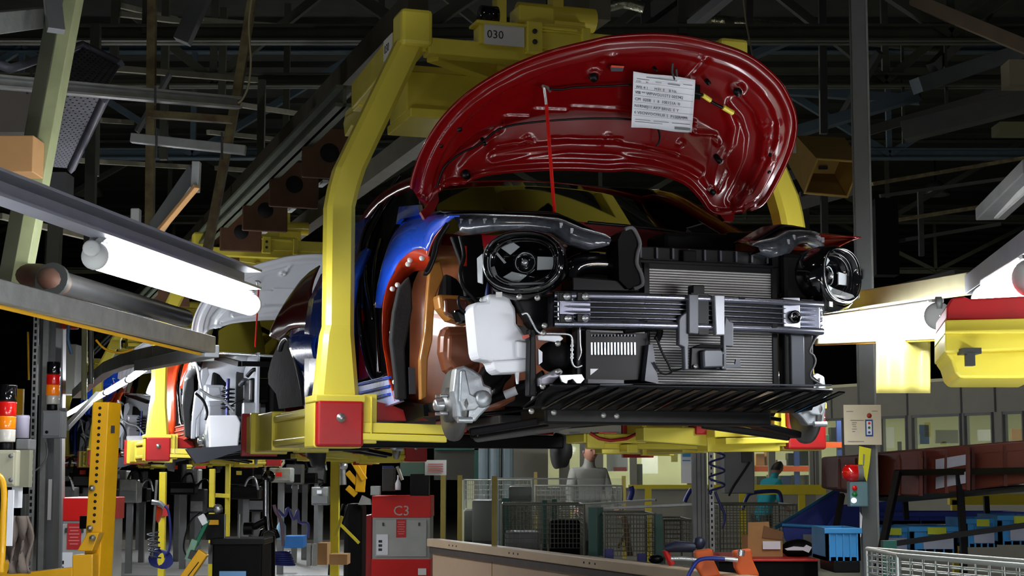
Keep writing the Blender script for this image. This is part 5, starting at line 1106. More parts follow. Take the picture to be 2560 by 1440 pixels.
tubey('air_hose', 'blue hose looping from the orange tool down to the coil', 'hose', ((405, 1262), (420, 1275), (426, 1320), (424, 1370), (415, 1385)), 12, .009, BLH)
tubey('air_hose', 'pale blue zigzag hose behind the black tool column', 'hose', ((695, 1275), (712, 1290), (720, 1270), (735, 1300), (745, 1275), (748, 1305), (770, 1310), (770, 1345)), 11, .01, mat('lilac_hose', (110, 112, 190), .4))
tubey('air_hose', 'pale pink and white hose right of the upright', 'hose', ((685, 1262), (690, 1280), (700, 1295), (706, 1330), (708, 1365)), 10, .01, mat('pink_hose', (170, 140, 160), .4))
OT = thing('orange_tool', 'orange air tool hanging behind the drilled post', 'power tool', W(393, 1285, 12)); part('body', MB().prism([W(x, y, 12) for x, y in ((385, 1262), (405, 1270), (402, 1290), (394, 1308), (388, 1300))], (0, .05, 0)), CAROR, OT, bevel=.006); part('head', MB().pipe([W(380, 1255, 12), W(400, 1258, 12), W(410, 1268, 12)], .02, 10), CHR, OT)
beam('tool_rod', 'slim grey rod above the orange tool', 'rod', [(392, 1200, 12), (380, 1395, 12)], GALV, .02, .02, 'pipe')
# yellow poles below the line
for x, y0, y1, Y, wd, la in ((408, 1180, 1262, 19, .075, 'short yellow pole ending in a red foot behind the drilled post'), (531, 1172, 1290, 20, .065, 'yellow pole left of the black tool column'), (570, 1160, 1290, 21, .06, 'dim yellow pole just right of the first one'), (838, 1150, 1382, 16, .085, 'tall yellow pole left of the C3 cabinet')):
    T = thing('yellow_pole', la, 'pole', W(x, y1, Y)); part('pole', MB().bar(W(x, y0, Y), Vector((W(x, y1, Y).x, Y, 0)), wd, wd), mat('pole_yellow', (220, 200, 40), .4), T, bevel=.006)
    if x == 408: part('red_foot', MB().bar(W(x + 3, 1262, Y - .05), W(x + 3, 1290, Y - .05), .09, .09), REDP, T)
beam('yellow_crossbar', 'short yellow crossbar between the two dim poles', 'bar', [(533, 1238, 20), (570, 1240, 21)], mat('pole_yellow', (220, 200, 40)), .06, .05)
beam('yellow_brace', 'thin yellow brace slanting from the tall pole to the guard', 'brace', [(850, 1310, 17), (898, 1358, 17)], mat('pole_yellow', (220, 200, 40)), .03, .03)
beam('yellow_brace', 'yellow brace leaning against the tall yellow pole', 'brace', [(855, 1290, 15.5), (838, 1340, 15.5)], mat('pole_yellow', (220, 200, 40)), .03, .03)
BKM = thing('covered_machine', 'black covered machine between the yellow pole and the red guard', 'machine', (W(880, 1440, 18).x, 18, 0)); a, b = W(858, 1400, 18), W(905, 1260, 18); part('cover', MB().box((a.x, 18, .1), (b.x, 18.6, b.z)), BLKM, BKM, bevel=.05)
part('spout', MB().prism([W(x, y, 17.9) for x, y in ((895, 1262), (905, 1238), (925, 1248), (928, 1262))], (0, .1, 0)), CHR, BKM)
for dx in (0, 14): part('cable', MB().pipe(smooth_path([W(x + dx, y, 17.5) for x, y in ((858, 1260), (842, 1310), (828, 1370), (822, 1438))], 4), .012, 6), BLK, BKM)
# robot-like orange yellow arms
RB = thing('lifting_arm', 'orange yellow lifting arms right of the tall yellow pole', 'machine arm', W(890, 1230, 17))
for i, (x, y, x2, y2, w_) in enumerate(((868, 1180, 905, 1222, .05), (868, 1218, 890, 1238, .045), (885, 1155, 912, 1200, .09), (905, 1150, 900, 1230, .1))): part('arm', MB().bar(W(x, y, 17), W(x2, y2, 17), w_, .06), ORY, RB, bevel=.006)
part('cylinder', MB().cyl(W(856, 1170, 17), W(858, 1212, 17), .035), GALV, RB); part('joint', MB().ball(W(858, 1165, 17), .05), CHR, RB)
# boxes and things on the floor
solo('blue_crate', MB().box(W(708, 1370, 22), W(758, 1340, 22) + Vector((0, .4, 0))), mat('crate_blue', (30, 110, 185), .5), 'blue crate behind the coiled hoses', 'crate', bevel=.01)
solo('cardboard_box', MB().box(W(793, 1412, 15.5), W(818, 1358, 15.5) + Vector((0, .3, 0))), CARD, 'upright cardboard box left of the tall yellow pole', 'box')
solo('cardboard_box', MB().box(W(823, 1412, 15.2), W(868, 1386, 15.2) + Vector((0, .3, 0))), CARD, 'low cardboard box at the foot of the tall yellow pole', 'box')
solo('aluminium_stand', MB().box(W(766, 1415, 15.3), W(777, 1360, 15.3) + Vector((0, .1, 0))).box(W(780, 1415, 15.3), W(791, 1360, 15.3) + Vector((0, .1, 0))), GALV, 'pale ribbed stand left of the cardboard box', 'stand')
solo('bottle', MB().lathe(W(703, 1350, 12), (0, 0, 1), [(.001, 0), (.035, 0), (.035, .1), (.012, .14), (.012, .17), (.001, .17)], 14), mat('clear_blue_bottle', (150, 190, 215), .2, noise=0), 'small clear bottle above the coiled hose', 'bottle')
LINEM = mat('conveyor_deck', (215, 216, 214), .4, .0, noise=.1)
T = thing('conveyor_deck', 'pale ribbed working deck below the hanging line', 'deck', (W(560, 1440, 16).x, 16, 0))
q = [Vector((x, y, .06)) for x, y in ((-2.2, 10), (-.2, 10), (-3.2, 34), (-8.5, 34))]
part('deck_plate', MB().prism(q, (0, 0, .02)), LINEM, T)
for i in range(60):
    t_ = i / 60 * .5; part('groove', MB().bar(q[0].lerp(q[3], t_) + Vector((.02, 0, .022)), q[1].lerp(q[2], t_) + Vector((-.02, 0, .022)), .03, .004), STEEL, T)
# clutter of machines in the dark below the cars: individual small units
rnd = random.Random(5)
kinds = [('machine_unit', DSTEEL), ('motor_housing', BLK), ('parts_box', STEEL), ('junction_box', BLKM), ('valve_block', GALV)]
where = [(295, 1190), (320, 1215), (345, 1190), (352, 1230), (440, 1170), (455, 1215), (480, 1190), (492, 1240), (600, 1180), (612, 1225), (635, 1180), (640, 1240), (700, 1180), (735, 1175), (760, 1190), (790, 1180), (800, 1230), (160, 1180), (190, 1195), (175, 1215), (210, 1180), (150, 1225), (205, 1225)]
seen_ = {}
for i, (x, y) in enumerate(where):
    n, m_ = kinds[rnd.randrange(5)]; Y = 22 + rnd.random() * 8; w_ = 14 + rnd.random() * 22; h_ = 18 + rnd.random() * 26
    a, b = W(x - w_, y + h_, Y), W(x + w_, y - h_ * .4, Y)
    row = ['high up under the cars', 'at the height of the black tool column', 'low near the deck'][0 if y < 1200 else 1 if y < 1245 else 2]
    near = ['by the left cabinet', 'just right of the drilled post', 'by the short yellow pole', 'left of the tool column', 'right of the tool column', 'left of the tall yellow pole'][0 if x < 230 else 1 if x < 380 else 2 if x < 500 else 3 if x < 670 else 4 if x < 750 else 5]
    key = (near, row); seen_[key] = seen_.get(key, 0) + 1
    T = thing(n, ['', 'smaller ', 'rear ', 'upper '][seen_[key] - 1] + n.replace('_', ' ') + ' ' + near + ' ' + row.replace('at the height of the black tool column', 'at mid height'), 'machine', ((a.x + b.x) / 2, Y, a.z), group='machine units standing below the hanging line')
    part('housing', MB().box(a, b + Vector((0, .3, 0))), m_, T, bevel=.02)
    part('front_cover', MB().box(a + Vector((.02, -.02, .03)), Vector((b.x - .02, Y, (a.z + b.z) / 2))), kinds[(i * 2) % 5][1], T)
    part('pedestal', MB().box(((a.x + b.x) / 2 - .04, Y + .1, 0), ((a.x + b.x) / 2 + .04, Y + .18, a.z)), STEEL, T)
    c = Vector(((a.x + b.x) / 2, Y - .02, b.z)); part('stub', MB().pipe(smooth_path([c, c + Vector((.05, 0, .1)), c + Vector((.15 * (1 if i % 2 else -1), -.05, .12)), c + Vector((.2 * (1 if i % 2 else -1), -.05, -.05))], 3), .018, 8), CHR if i % 3 == 0 else BLK, T)
    if i % 4 == 0: part('tag_plate', MB().box(c + Vector((-.05, -.02, -.12)), c + Vector((.03, -.01, -.06))), [PAPER, CAROR, YEL, KRED][(i // 4) % 4], T)
blackbox(80, 860, 190, 985, 17, .3, mat('dim_panel', (70, 72, 66), .6), 'dim tall machine panel left of the curved duct', 'tall_machine')
blackbox(335, 905, 372, 925, 12.8, .1, mat('blue_grey_box', (100, 115, 125), .5), 'small blue grey box at the end of the slim lamps', 'junction_box')
tubey('air_hose', 'yellow hose drooping under the galvanised beam', 'hose', ((240, 850), (262, 872), (300, 882), (335, 872)), 8.5, .006, ORY)
tubey('air_hose', 'blue hose hanging left of the yellow hose', 'hose', ((172, 812), (170, 850), (180, 885)), 8.5, .009, mat('dull_blue_hose', (60, 90, 120), .5))
blackbox(275, 850, 300, 872, 9, .03, YEL, 'small yellow plate under the galvanised beam', 'tag_plate', 0, 'plate')
beam('pale_pipe', 'pale glossy vertical pipe under the galvanised beam', 'pipe', [(212, 820, 11), (210, 1000, 11)], mat('pale_yellow_pipe', (190, 190, 150), .2, coat=.5), .04, .04, 'pipe')
beam('pale_pipe', 'thin grey pipe beside the pale glossy one', 'pipe', [(228, 790, 10.5), (228, 960, 10.5)], GALV, .03, .03, 'pipe')
blackbox(145, 735, 210, 745, 8.6, .05, ORNG, 'orange plate below the dark pipe', 'plate', 0, 'plate'); blackbox(145, 800, 192, 822, 8.8, .05, ORNG, 'orange box under the dark pipe', 'box', .004, 'box')
blackbox(325, 520, 348, 560, 8.3, .06, LGREY, 'small white camera box above the tube lamp', 'sensor_box')
# ================================================================== right side and background
TAN = mat('tan_beam_paint', (150, 144, 112), .55, noise=.15)
GR2 = mat('office_wall_grey', (146, 144, 134), .6, noise=.06)
beam('side_beam', 'tan and grey horizontal beam above the right tube lamp', 'steel beam', [(2035, 768, 8.9), (2445, 706, 6.3)], TAN, .09, .08)
beam('side_beam', 'grey beam rising to the right edge above the bumper', 'steel beam', [(2438, 712, 6.3), (2580, 612, 5.1)], mat('grey_channel', (128, 130, 140)), .08, .075)
beam('side_beam', 'thin tan beam below the right tube lamp', 'steel beam', [(2040, 850, 9.1), (2378, 832, 6.6)], TAN, .06, .05)
beam('orange_strip', 'thin orange strip under the lower tan beam', 'strip', [(2040, 862, 9.05), (2378, 848, 6.55)], ORY, .012, .012)
beam('wall_rail', 'dim horizontal beam behind the right headlamp', 'steel beam', [(2090, 770, 12), (2400, 690, 11)], DSTEEL, .1, .09)
solo('wire_loop', MB().pipe(smooth_path([W(x, y, 7.9) for x, y in ((2138, 790), (2145, 776), (2160, 772), (2175, 780), (2180, 792))], 4), .004, 6), mat('pale_cable', (150, 140, 110)), 'small pale wire loop above the right tube lamp', 'wire')
# red and yellow bumper at right edge
T = thing('carrier_bumper', 'red and yellow bumper of a nearer carrier at the right edge', 'bumper', W(2460, 945, 4.6)); V = Vector((.1, .5, 0))
part('red_top', MB().prism([W(x, y, 4.6) for x, y in ((2365, 800), (2366, 768), (2378, 745), (2410, 741), (2425, 747), (2600, 738), (2600, 800))], V), REDP, T, bevel=.006)
part('yellow_body', MB().prism([W(x, y, 4.58) for x, y in ((2362, 800), (2600, 795), (2600, 872), (2362, 882))], V), YEL, T, bevel=.006)
part('yellow_lip', MB().prism([W(x, y, 4.55) for x, y in ((2362, 826), (2600, 822), (2600, 832), (2362, 834))], V), YEL, T, bevel=.003)
part('yellow_foot', MB().prism([W(x, y, 4.62) for x, y in ((2364, 880), (2600, 872), (2600, 945), (2400, 945), (2388, 932), (2378, 900))], V), YEL, T, bevel=.008)
part('bolt', MB().box(W(2410, 884, 4.53), W(2436, 874, 4.6)).box(W(2419, 914, 4.53), W(2430, 880, 4.56)), DSTEEL, T)
T = thing('hanging_sheet', 'translucent yellow sheet hanging below the right tube lamp', 'sheet', W(2258, 983, 7.2))
part('sheet', MB().grid([[W(x, y, 7.2 + .012 * math.sin(x * .08)) for x in range(2190, 2330, 8)] for y in (850, 880, 920, 960, 983)]), mat('pale_yellow_film', (236, 222, 120), .25, noise=.06, coat=.5), T, solid=.002)
# steel post with sign, beacon and buttons
PX = 9.3
T = thing('steel_column', 'tall grey steel post carrying the sign board and the red beacon', 'column', (W(2178, 1440, PX).x, PX, 0))
a, b = W(2144, -40, PX), W(2176, 1440, PX); a.y = b.y = PX; b2 = Vector((b.x, PX, 0))
part('post_body', MB().chan(b2, a, .095, .07, .01, up=(0, 1, 0)), COLM, T); part('post_web', MB().bar(b2 + Vector((-.012, .02, 0)), a + Vector((-.012, .02, 0)), .05, .02, up=(0, 1, 0)), GALV, T); part('post_edge', MB().bar(b2 + Vector((.04, -.03, 0)), a + Vector((.04, -.03, 0)), .012, .02, up=(0, 1, 0)), GALV, T)
part('black_clip', MB().box(W(2139, 698, PX - .06), W(2155, 678, PX - .05) + Vector((0, .04, 0))), BLK, T)
T = thing('sign_board', 'cream sign board with a drawing of the button box, fixed to the grey post', 'sign', W(2157, 1113, PX - .09))
a, b = W(2111, 1112, PX - .09), W(2202, 1012, PX - .09); part('board', MB().box(a, b + Vector((0, .006, 0))), mat('cream_board', (226, 216, 188), .5), T)
def sg(n, x0, y0, x1, y1, m_, d=.003): part(n, MB().box(W(x0, y1, PX - .09 - d), W(x1, y0, PX - .09 - d) + Vector((0, .002, 0))), m_, T)
SBL = mat('sign_blue', (30, 80, 150), .5)
sg('drawn_box', 2164, 1049, 2182, 1091, SBL); sg('drawn_face', 2167, 1053, 2179, 1087, WPLAS, .005)
part('drawn_lamp', MB().lathe(W(2173, 1039, PX - .093), (0, -1, 0), [(.001, .002), (.014, .002), (.014, 0)], 18), mat('sign_red_brown', (150, 40, 24), .5), T)
for y, m_ in ((1058, RL), (1069, mat('button_green', (20, 120, 50), .4)), (1081, SBL)): part('drawn_button', MB().lathe(W(2173, y, PX - .096), (0, -1, 0), [(.001, .002), (.007, .002), (.007, 0)], 14), m_, T)
for i, (x0, y, x1) in enumerate(((2116, 1028, 2133), (2180, 1027, 2194), (2126, 1050, 2160), (2130, 1056, 2142), (2130, 1061, 2140), (2132, 1066, 2141), (2130, 1072, 2142), (2131, 1078, 2138), (2120, 1103, 2160))): sg('printed_line', x0, y, x1, y + 1.4, INKG)
T = thing('yellow_tag', 'yellow paper tag hanging under the cream sign board', 'tag', W(2160, 1208, PX - .1)); part('tag', MB().prism([W(x, y, PX - .11) for x, y in ((2148, 1115), (2178, 1122), (2174, 1160), (2167, 1205), (2146, 1160))], (0, .003, 0)), mat('tag_yellow', (225, 220, 30), .5), T); part('printed_line', MB().prism([W(x, y, PX - .114) for x, y in ((2158, 1135), (2162, 1136), (2160, 1165), (2157, 1164))], (0, .002, 0)), INKG, T)
T = thing('red_beacon', 'red dome beacon above the button box on the grey post', 'beacon', W(2128, 1182, PX - .1)); c = W(2142, 1182, PX - .12)
part('lens', MB().pipe([c, c + Vector((-.03, 0, 0)), c + Vector((-.06, 0, .0)), c + Vector((-.078, 0, .0)), c + Vector((-.085, 0, 0))], [.048, .05, .045, .03, .004], 20), mat('beacon_red', (190, 14, 14), .12, noise=0, em=.05, emc=(200, 10, 5), coat=1), T); part('socket', MB().cyl(c, c + Vector((.03, 0, 0)), .045), STEEL, T)
T = thing('button_box', 'blue grey box with red, green and white buttons below the beacon', 'control box', W(2147, 1268, PX - .1)); a, b = W(2126, 1267, PX - .14), W(2170, 1204, PX - .14); part('housing', MB().box(a, b + Vector((0, .09, 0))), mat('button_box_blue', (92, 125, 135), .45), T, bevel=.006)
for x, y, m_ in ((2136, 1220, RL), (2136, 1236, mat('button_green', (20, 120, 50))), (2134, 1251, mat('button_white_lit', (255, 255, 250), .4, noise=0, em=2.5))): part('button', MB().lathe(W(x, y, PX - .14), (0, -1, 0), [(.014, 0), (.014, .014), (.001, .016)], 16), m_, T)
solo('hanging_strip', MB().prism([W(x, y, PX - .08) for x, y in ((2150, 1280), (2156, 1290), (2153, 1340), (2147, 1352), (2144, 1340), (2150, 1320))], (0, .01, 0)), WPLAS, 'pale torn strip hanging under the button box', 'strip')
# ---- office block
OA0 = Vector((4.83, 26, 0)); OA1 = Vector((9.0, 20.1, 0)); OD = (OA1 - OA0).normalized(); ON = Vector((-OD.y, OD.x, 0))
if ON.y > 0: ON = -ON
def PA(px, z, off=0):
    d = ray(px, 1100); n = ON; o = OA0 + ON * off; t = (o - Vector((0, 0, 0))).dot(n) / d.dot(n); p = d * t; return Vector((p.x, p.y, z))
def wall_panel(p, q, z0, z1, th, m_, mb): 
    n = (q - p).cross(Vector((0, 0, 1))).normalized(); return mb.prism([Vector((p.x, p.y, z0)), Vector((q.x, q.y, z0)), Vector((q.x, q.y, z1)), Vector((p.x, p.y, z1))], n * th)
m = MB(); wall_panel(OA0, OA1, 2.30, 2.78, -.1, GR2, m); wall_panel(OA0, OA1, 0, 1.15, -.1, GR2, m)
for x0, x1 in ((2028, 2042), (2108, 2204), (2267, 2283), (2402, 2414), (2482, 2510), (2560, 2600)): wall_panel(PA(x0, 0), PA(x1, 0), 1.15, 2.30, -.1, GR2, m)
struct('wall_office_side', m, GR2)
m = MB()
for x in (2080, 2270, 2405, 2490): m.bar(PA(x, 0, .01) + Vector((0, 0, 2.3)), PA(x, 0, .01) + Vector((0, 0, 2.78)), .02, .02, up=(0, 1, 0))
struct('trim_1', m, STEEL)
GL = mat('window_pane', (200, 215, 210), .03, noise=0, alpha=.12, spec=.8)
for i, (x0, x1) in enumerate(((2042, 2108), (2204, 2267), (2283, 2402), (2414, 2482), (2510, 2560))):
    p, q = PA(x0, 0), PA(x1, 0); o = struct('window_%d' % (i + 1), wall_panel(p, q, 1.15, 2.30, -.01, GL, MB()), GL)
    m = MB()
    for z in (1.17, 2.28): m.bar(Vector((p.x, p.y, z)), Vector((q.x, q.y, z)), .05, .04)
    m.bar(Vector((p.x, p.y, 1.15)), Vector((p.x, p.y, 2.3)), .04, .05, up=(0, 1, 0)); m.bar(Vector((q.x, q.y, 1.15)), Vector((q.x, q.y, 2.3)), .04, .05, up=(0, 1, 0))
    SPACE[o] = Matrix.Translation(-o.location); part('window_frame', m, STEEL, o)
# front office wall (facing the camera)
YB = 26
def xb(px): return W(px, 1150, YB).x
m = MB(); m.box((xb(1186), YB, 2.1), (4.83, YB + .1, 2.78)); m.box((xb(1186), YB, 0), (4.83, YB + .1, 1.18))
for x0, x1 in ((1186, 1370), (1398, 1424), (1450, 1508), (1575, 1592), (1718, 1736), (1790, 1886), (1922, 1938), (2024, 2034)): m.box((xb(x0), YB, 1.18), (xb(x1), YB + .1, 2.1))
struct('wall_office_front', m, GR2)
pane = 6
for x0, x1 in ((1370, 1398), (1424, 1450), (1508, 1575), (1592, 1718), (1736, 1790), (1886, 1922), (1938, 2024)):
    o = struct('window_%d' % pane, MB().box((xb(x0), YB + .04, 1.18), (xb(x1), YB + .05, 2.1)), GL); pane += 1
    m = MB().bar((xb(x0), YB - .01, 1.19), (xb(x1), YB - .01, 1.19), .04, .04); m.bar((xb(x0), YB - .01, 2.08), (xb(x1), YB - .01, 2.08), .04, .04)
    SPACE[o] = Matrix.Translation(-o.location); part('window_frame', m, STEEL, o)
OW = mat('office_inner_wall', (226, 226, 190), .7, noise=.04)
struct('wall_office_back', MB().box((-1.0, 30, 0), (14, 30.1, 2.9)).box((13.9, 21, 0), (14, 30, 2.9)), OW)
struct('ceiling_office', MB().add([(-1, 26, 2.8), (4.83, 26, 2.8), (OA1.x, OA1.y, 2.8), (14, 20.1, 2.8), (14, 30.1, 2.8), (-1, 30.1, 2.8)], [(0, 1, 2, 3, 4, 5)]), OW, solid=.05)
LITE = mat('office_lamp', (255, 255, 235), .5, noise=0, em=36, emc=(250, 255, 215))
for i, (x, y) in enumerate(((1.8, 28), (3.4, 28.3), (5.6, 27.6), (8.0, 26), (8.6, 24.0), (11, 26.5))):
    T = thing('office_lamp', 'flat white ceiling lamp inside the office, ' + ['above the notice board', 'right of the notice board', 'over the storage racks', 'behind the wide window', 'nearest to the narrow window', 'deep at the back'][i], 'lamp', (x, y, 2.7)); part('diffuser', MB().box((x - .5, y - .12, 2.66), (x + .5, y + .12, 2.69)), LITE, T); part('housing', MB().box((x - .53, y - .15, 2.69), (x + .53, y + .15, 2.76)), LGREY, T)
def obj_at(name, label, cat, px0, py0, px1, py1, Y, dep, m_, bevel=0, group=None):
    a = W(px0, py1, Y)
    if name in ('parts_container', 'office_cabinet', 'white_drum', 'stored_bin'): a.z = 0
    return solo(name, MB().box(a, W(px1, py0, Y) + Vector((0, dep, 0))), m_, label, cat, group, bevel=bevel)
T = thing('notice_poster', 'white notice with green heading and red foot behind the left office window', 'poster', W(1543, 1178, 26.3)); part('sheet', MB().box(W(1517, 1178, 26.3), W(1569, 1112, 26.3) + Vector((0, .02, 0))), PAPER, T); part('heading', MB().box(W(1530, 1128, 26.28), W(1560, 1118, 26.28) + Vector((0, .01, 0))), mat('poster_green', (70, 150, 110), .6), T); part('foot', MB().box(W(1534, 1178, 26.28), W(1566, 1168, 26.28) + Vector((0, .01, 0))), mat('poster_red', (200, 40, 30), .6), T)
obj_at('wall_board', 'plain pale board behind the office window', 'board', 1604, 1108, 1644, 1184, 29, .03, PAPER)
obj_at('office_cabinet', 'dark narrow cabinet inside the office', 'cabinet', 1584, 1160, 1606, 1206, 28, .3, DSTEEL)
T = thing('notice_poster', 'tall blue and white notices beside the grey column', 'poster', W(1715, 1205, 25.8)); part('sheet', MB().box(W(1703, 1208, 25.8), W(1729, 1100, 25.8) + Vector((0, .02, 0))), PAPER, T)
for y, y2 in ((1104, 1114), (1122, 1142), (1150, 1153)): part('blue_block', MB().box(W(1706, y2, 25.78), W(1726, y, 25.78) + Vector((0, .01, 0))), mat('poster_blue', (60, 140, 190), .6), T)
obj_at('yellow_banner', 'yellow banner seen through the office glass', 'banner', 1678, 1100, 1694, 1155, 27.5, .03, YEL)
obj_at('yellow_sticker', 'yellow sticker on the grey office door glass', 'sticker', 1405, 1112, 1416, 1126, 25.9, .01, YEL)
obj_at('white_drum', 'row of pale blue drums, leftmost behind the green frame', 'drum', 1196, 1100, 1222, 1198, 24.5, .4, mat('pale_blue_sheet', (130, 148, 156), .5), .06, 'pale blue upright panels'); obj_at('white_drum', 'pale blue upright panel in the middle of the row of three', 'drum', 1224, 1100, 1250, 1198, 24.5, .4, mat('pale_blue_sheet', (130, 148, 156)), .06, 'pale blue upright panels'); obj_at('white_drum', 'pale blue upright panel at the right of the row of three', 'drum', 1252, 1108, 1284, 1198, 24.6, .4, mat('pale_blue_sheet', (130, 148, 156)), .06, 'pale blue upright panels')
T = thing('green_screen_frame', 'dark green frame behind the yellow posts left of the office', 'frame', W(1135, 1195, 22)); part('frame_bar', MB().box(W(1085, 1125, 22), W(1196, 1112, 22) + Vector((0, .06, 0))), GREEN, T); part('frame_post', MB().box(W(1186, 1200, 22), W(1196, 1115, 22) + Vector((0, .06, 0))), GREEN, T); part('dark_screen', MB().box(W(1085, 1200, 22.05), W(1186, 1124, 22.05) + Vector((0, .01, 0))), mat('dark_screen', (44, 46, 38), .5), T)
T = thing('warning_sign', 'white sign with faint red text right of the red foot cap', 'sign', W(1088, 1190, 16)); part('sign_post', MB().cyl(Vector((W(1112, 1180, 16.03).x, 16.03, 0)), W(1112, 1155, 16.03), .015), DSTEEL, T); a, b = W(1062, 1188, 16), W(1116, 1150, 16); part('board', MB().box(a, b + Vector((0, .01, 0))), LGREY, T)
for i in range(4): part('printed_line', MB().box(W(1070, 1162 + i * 6, 15.99), W(1108, 1159 + i * 6, 15.99) + Vector((0, .002, 0))), mat('faded_red_text', (170, 90, 90), .6), T)
# small things behind the wide windows of the office
rndo = [(2210, 1068, 2235, 1120, PAPER), (2246, 1104, 2254, 1126, DSTEEL), (2300, 1062, 2322, 1110, SBL), (2312, 1056, 2326, 1092, YEL), (2340, 1075, 2395, 1108, GR2), (2354, 1104, 2366, 1112, YEL), (2446, 1074, 2476, 1102, WPLAS), (2530, 1072, 2556, 1100, CARD), (2290, 1085, 2300, 1112, PAPER)]
for i, (x0, y0, x1, y1, m_) in enumerate(rndo): 
    Yc = 27.5 if x0 < 2250 else 25.5; obj_at(['office_locker', 'office_chair_back', 'blue_folder', 'yellow_lampshade', 'office_desk_screen', 'sticky_note', 'wall_poster', 'paper_stack', 'ring_binder'][i], ['pale locker behind the first right window', 'dark chair back behind the first right window', 'blue folder behind the wide window', 'yellow upright panel behind the wide window', 'grey desk screen behind the wide window', 'yellow note below the wide window', 'pale poster behind the narrow window', 'brown card at the last window', 'white binder left of the blue folder'][i], ['locker', 'chair', 'folder', 'panel', 'screen', 'note', 'poster', 'card', 'binder'][i], x0, y0, x1, y1, Yc, .06, m_)
# storage racks with orange beams behind the glass
T = thing('storage_rack', 'storage rack with orange beams and blue uprights behind the office glass', 'rack', W(1990, 1215, 28)); OB = mat('rack_orange', (225, 90, 30), .5); RB_ = mat('rack_blue', (35, 60, 140), .5)
for y in (1110, 1170): part('rack_beam', MB().box(W(1884, y + 9, 28), W(2112, y - 5, 28) + Vector((0, .06, 0))), OB, T)
for x in (1992, 2100): part('upright', MB().box(Vector((W(x - 5, 1200, 28.02).x, 28.02, 0)), W(x + 5, 1050, 28.02) + Vector((0, .08, 0))), RB_, T)
rr = random.Random(3)
for i in range(16):
    x = 1890 + (i % 8) * 27; y = 1104 if i < 8 else 1164; h = 14 + rr.random() * 24; m_ = [CARD, DSTEEL, WPLAS, BLK, COPL, GREEN][rr.randrange(6)]
    obj_at('stored_box', ['tan','dark','white','black','ochre','green'][[CARD, DSTEEL, WPLAS, BLK, COPL, GREEN].index(m_)] + ' box on the ' + ['upper', 'lower'][i // 8] + ' orange beam, ' + ['leftmost', 'second from the left', 'third from the left', 'fourth from the left', 'fourth from the right', 'third from the right', 'second from the right', 'rightmost'][i % 8], 'box', x, y - h, x + 20 + rr.random() * 5, y, 28.1, .3, m_, .01, 'boxes on the orange rack')
for i in range(7):
    x = 1892 + i * 31; obj_at('stored_bin', 'bin at the foot of the orange beamed rack, ' + ['leftmost', 'second from the left', 'third from the left', 'middle one', 'third from the right', 'second from the right', 'rightmost'][i], 'bin', x, 1184 + rr.random() * 10, x + 24, 1218, 28.1, .3, [DSTEEL, CARD, RB_, OLIVE][i % 4], .01, 'bins at the foot of the orange rack')
# ---- guard rails
GY = mat('guard_rail_yellow', (206, 186, 40), .4, noise=.12)
T = thing('guard_rail', 'yellow guard rail crossing in front of the office', 'guard rail', (W(1900, 1225, 20).x, 20, 0))
part('rail', MB().box(W(1572, 1222, 20), W(2065, 1212, 20) + Vector((0, .08, 0))), GY, T); part('rail', MB().box(W(1880, 1236, 19.95), W(2065, 1220, 19.95) + Vector((0, .08, 0))), GY, T)
for x in (1620, 1855, 2003): part('rail_post', MB().box(Vector((W(x - 8, 1230, 20).x, 19.96, 0)), W(x + 8, 1222, 20)), GY, T)
T = thing('guard_rail', 'yellow guard rail behind the black rack at the right edge', 'guard rail', (W(2470, 1250, 14).x, 14, 0)); part('rail', MB().box(W(2375, 1262, 14), W(2600, 1235, 14) + Vector((0, .08, 0))), GY, T); part('rail_post', MB().box(Vector((W(2380, 1250, 14).x, 14, 0)), W(2393, 1250, 14) + Vector((0, .06, 0))), GY, T)
# ---- fence with mesh, yellow posts and glass screens
for i, (x, y0, y1, Y) in enumerate(((1107, 1188, 1345, 13.2), (1149, 1188, 1352, 14.0), (1236, 1190, 1362, 11.6), (1339, 1180, 1200, 19), (1430, 1182, 1200, 18.5), (1457, 1182, 1206, 18), (1560, 1190, 1250, 17))):
    b = W(x, y1, Y); solo('yellow_post', MB().box(Vector((b.x - .02, Y, 0)), Vector((b.x + .02, Y + .04, W(x, y0, Y).z))), mat('dull_yellow_post', (172, 152, 70), .5, noise=.15), ['leftmost yellow fence post right of the C3 cabinet', 'second yellow fence post', 'third and nearest yellow fence post', 'short yellow post top by the grey door', 'yellow post top beside the worker', 'yellow post top in front of the worker', 'dull yellow post right of the worker'][i], 'post')
SCR = mat('screen_glass', (170, 180, 160), .1, noise=.3, alpha=.13, spec=.6)
solo('glass_screen', MB().box(W(1155, 1352, 13.5), W(1560, 1196, 13.5) + Vector((0, .006, 0))), SCR, 'long clear screen behind the yellow fence posts', 'screen')
beam('screen_rail', 'pale top rail of the clear screen', 'rail', [(1240, 1196, 13.4), (1445, 1197, 13.4)], LGREY, .012, .012)
MET = mat('mesh_wire', (120, 122, 112), .45, .5, noise=.1)
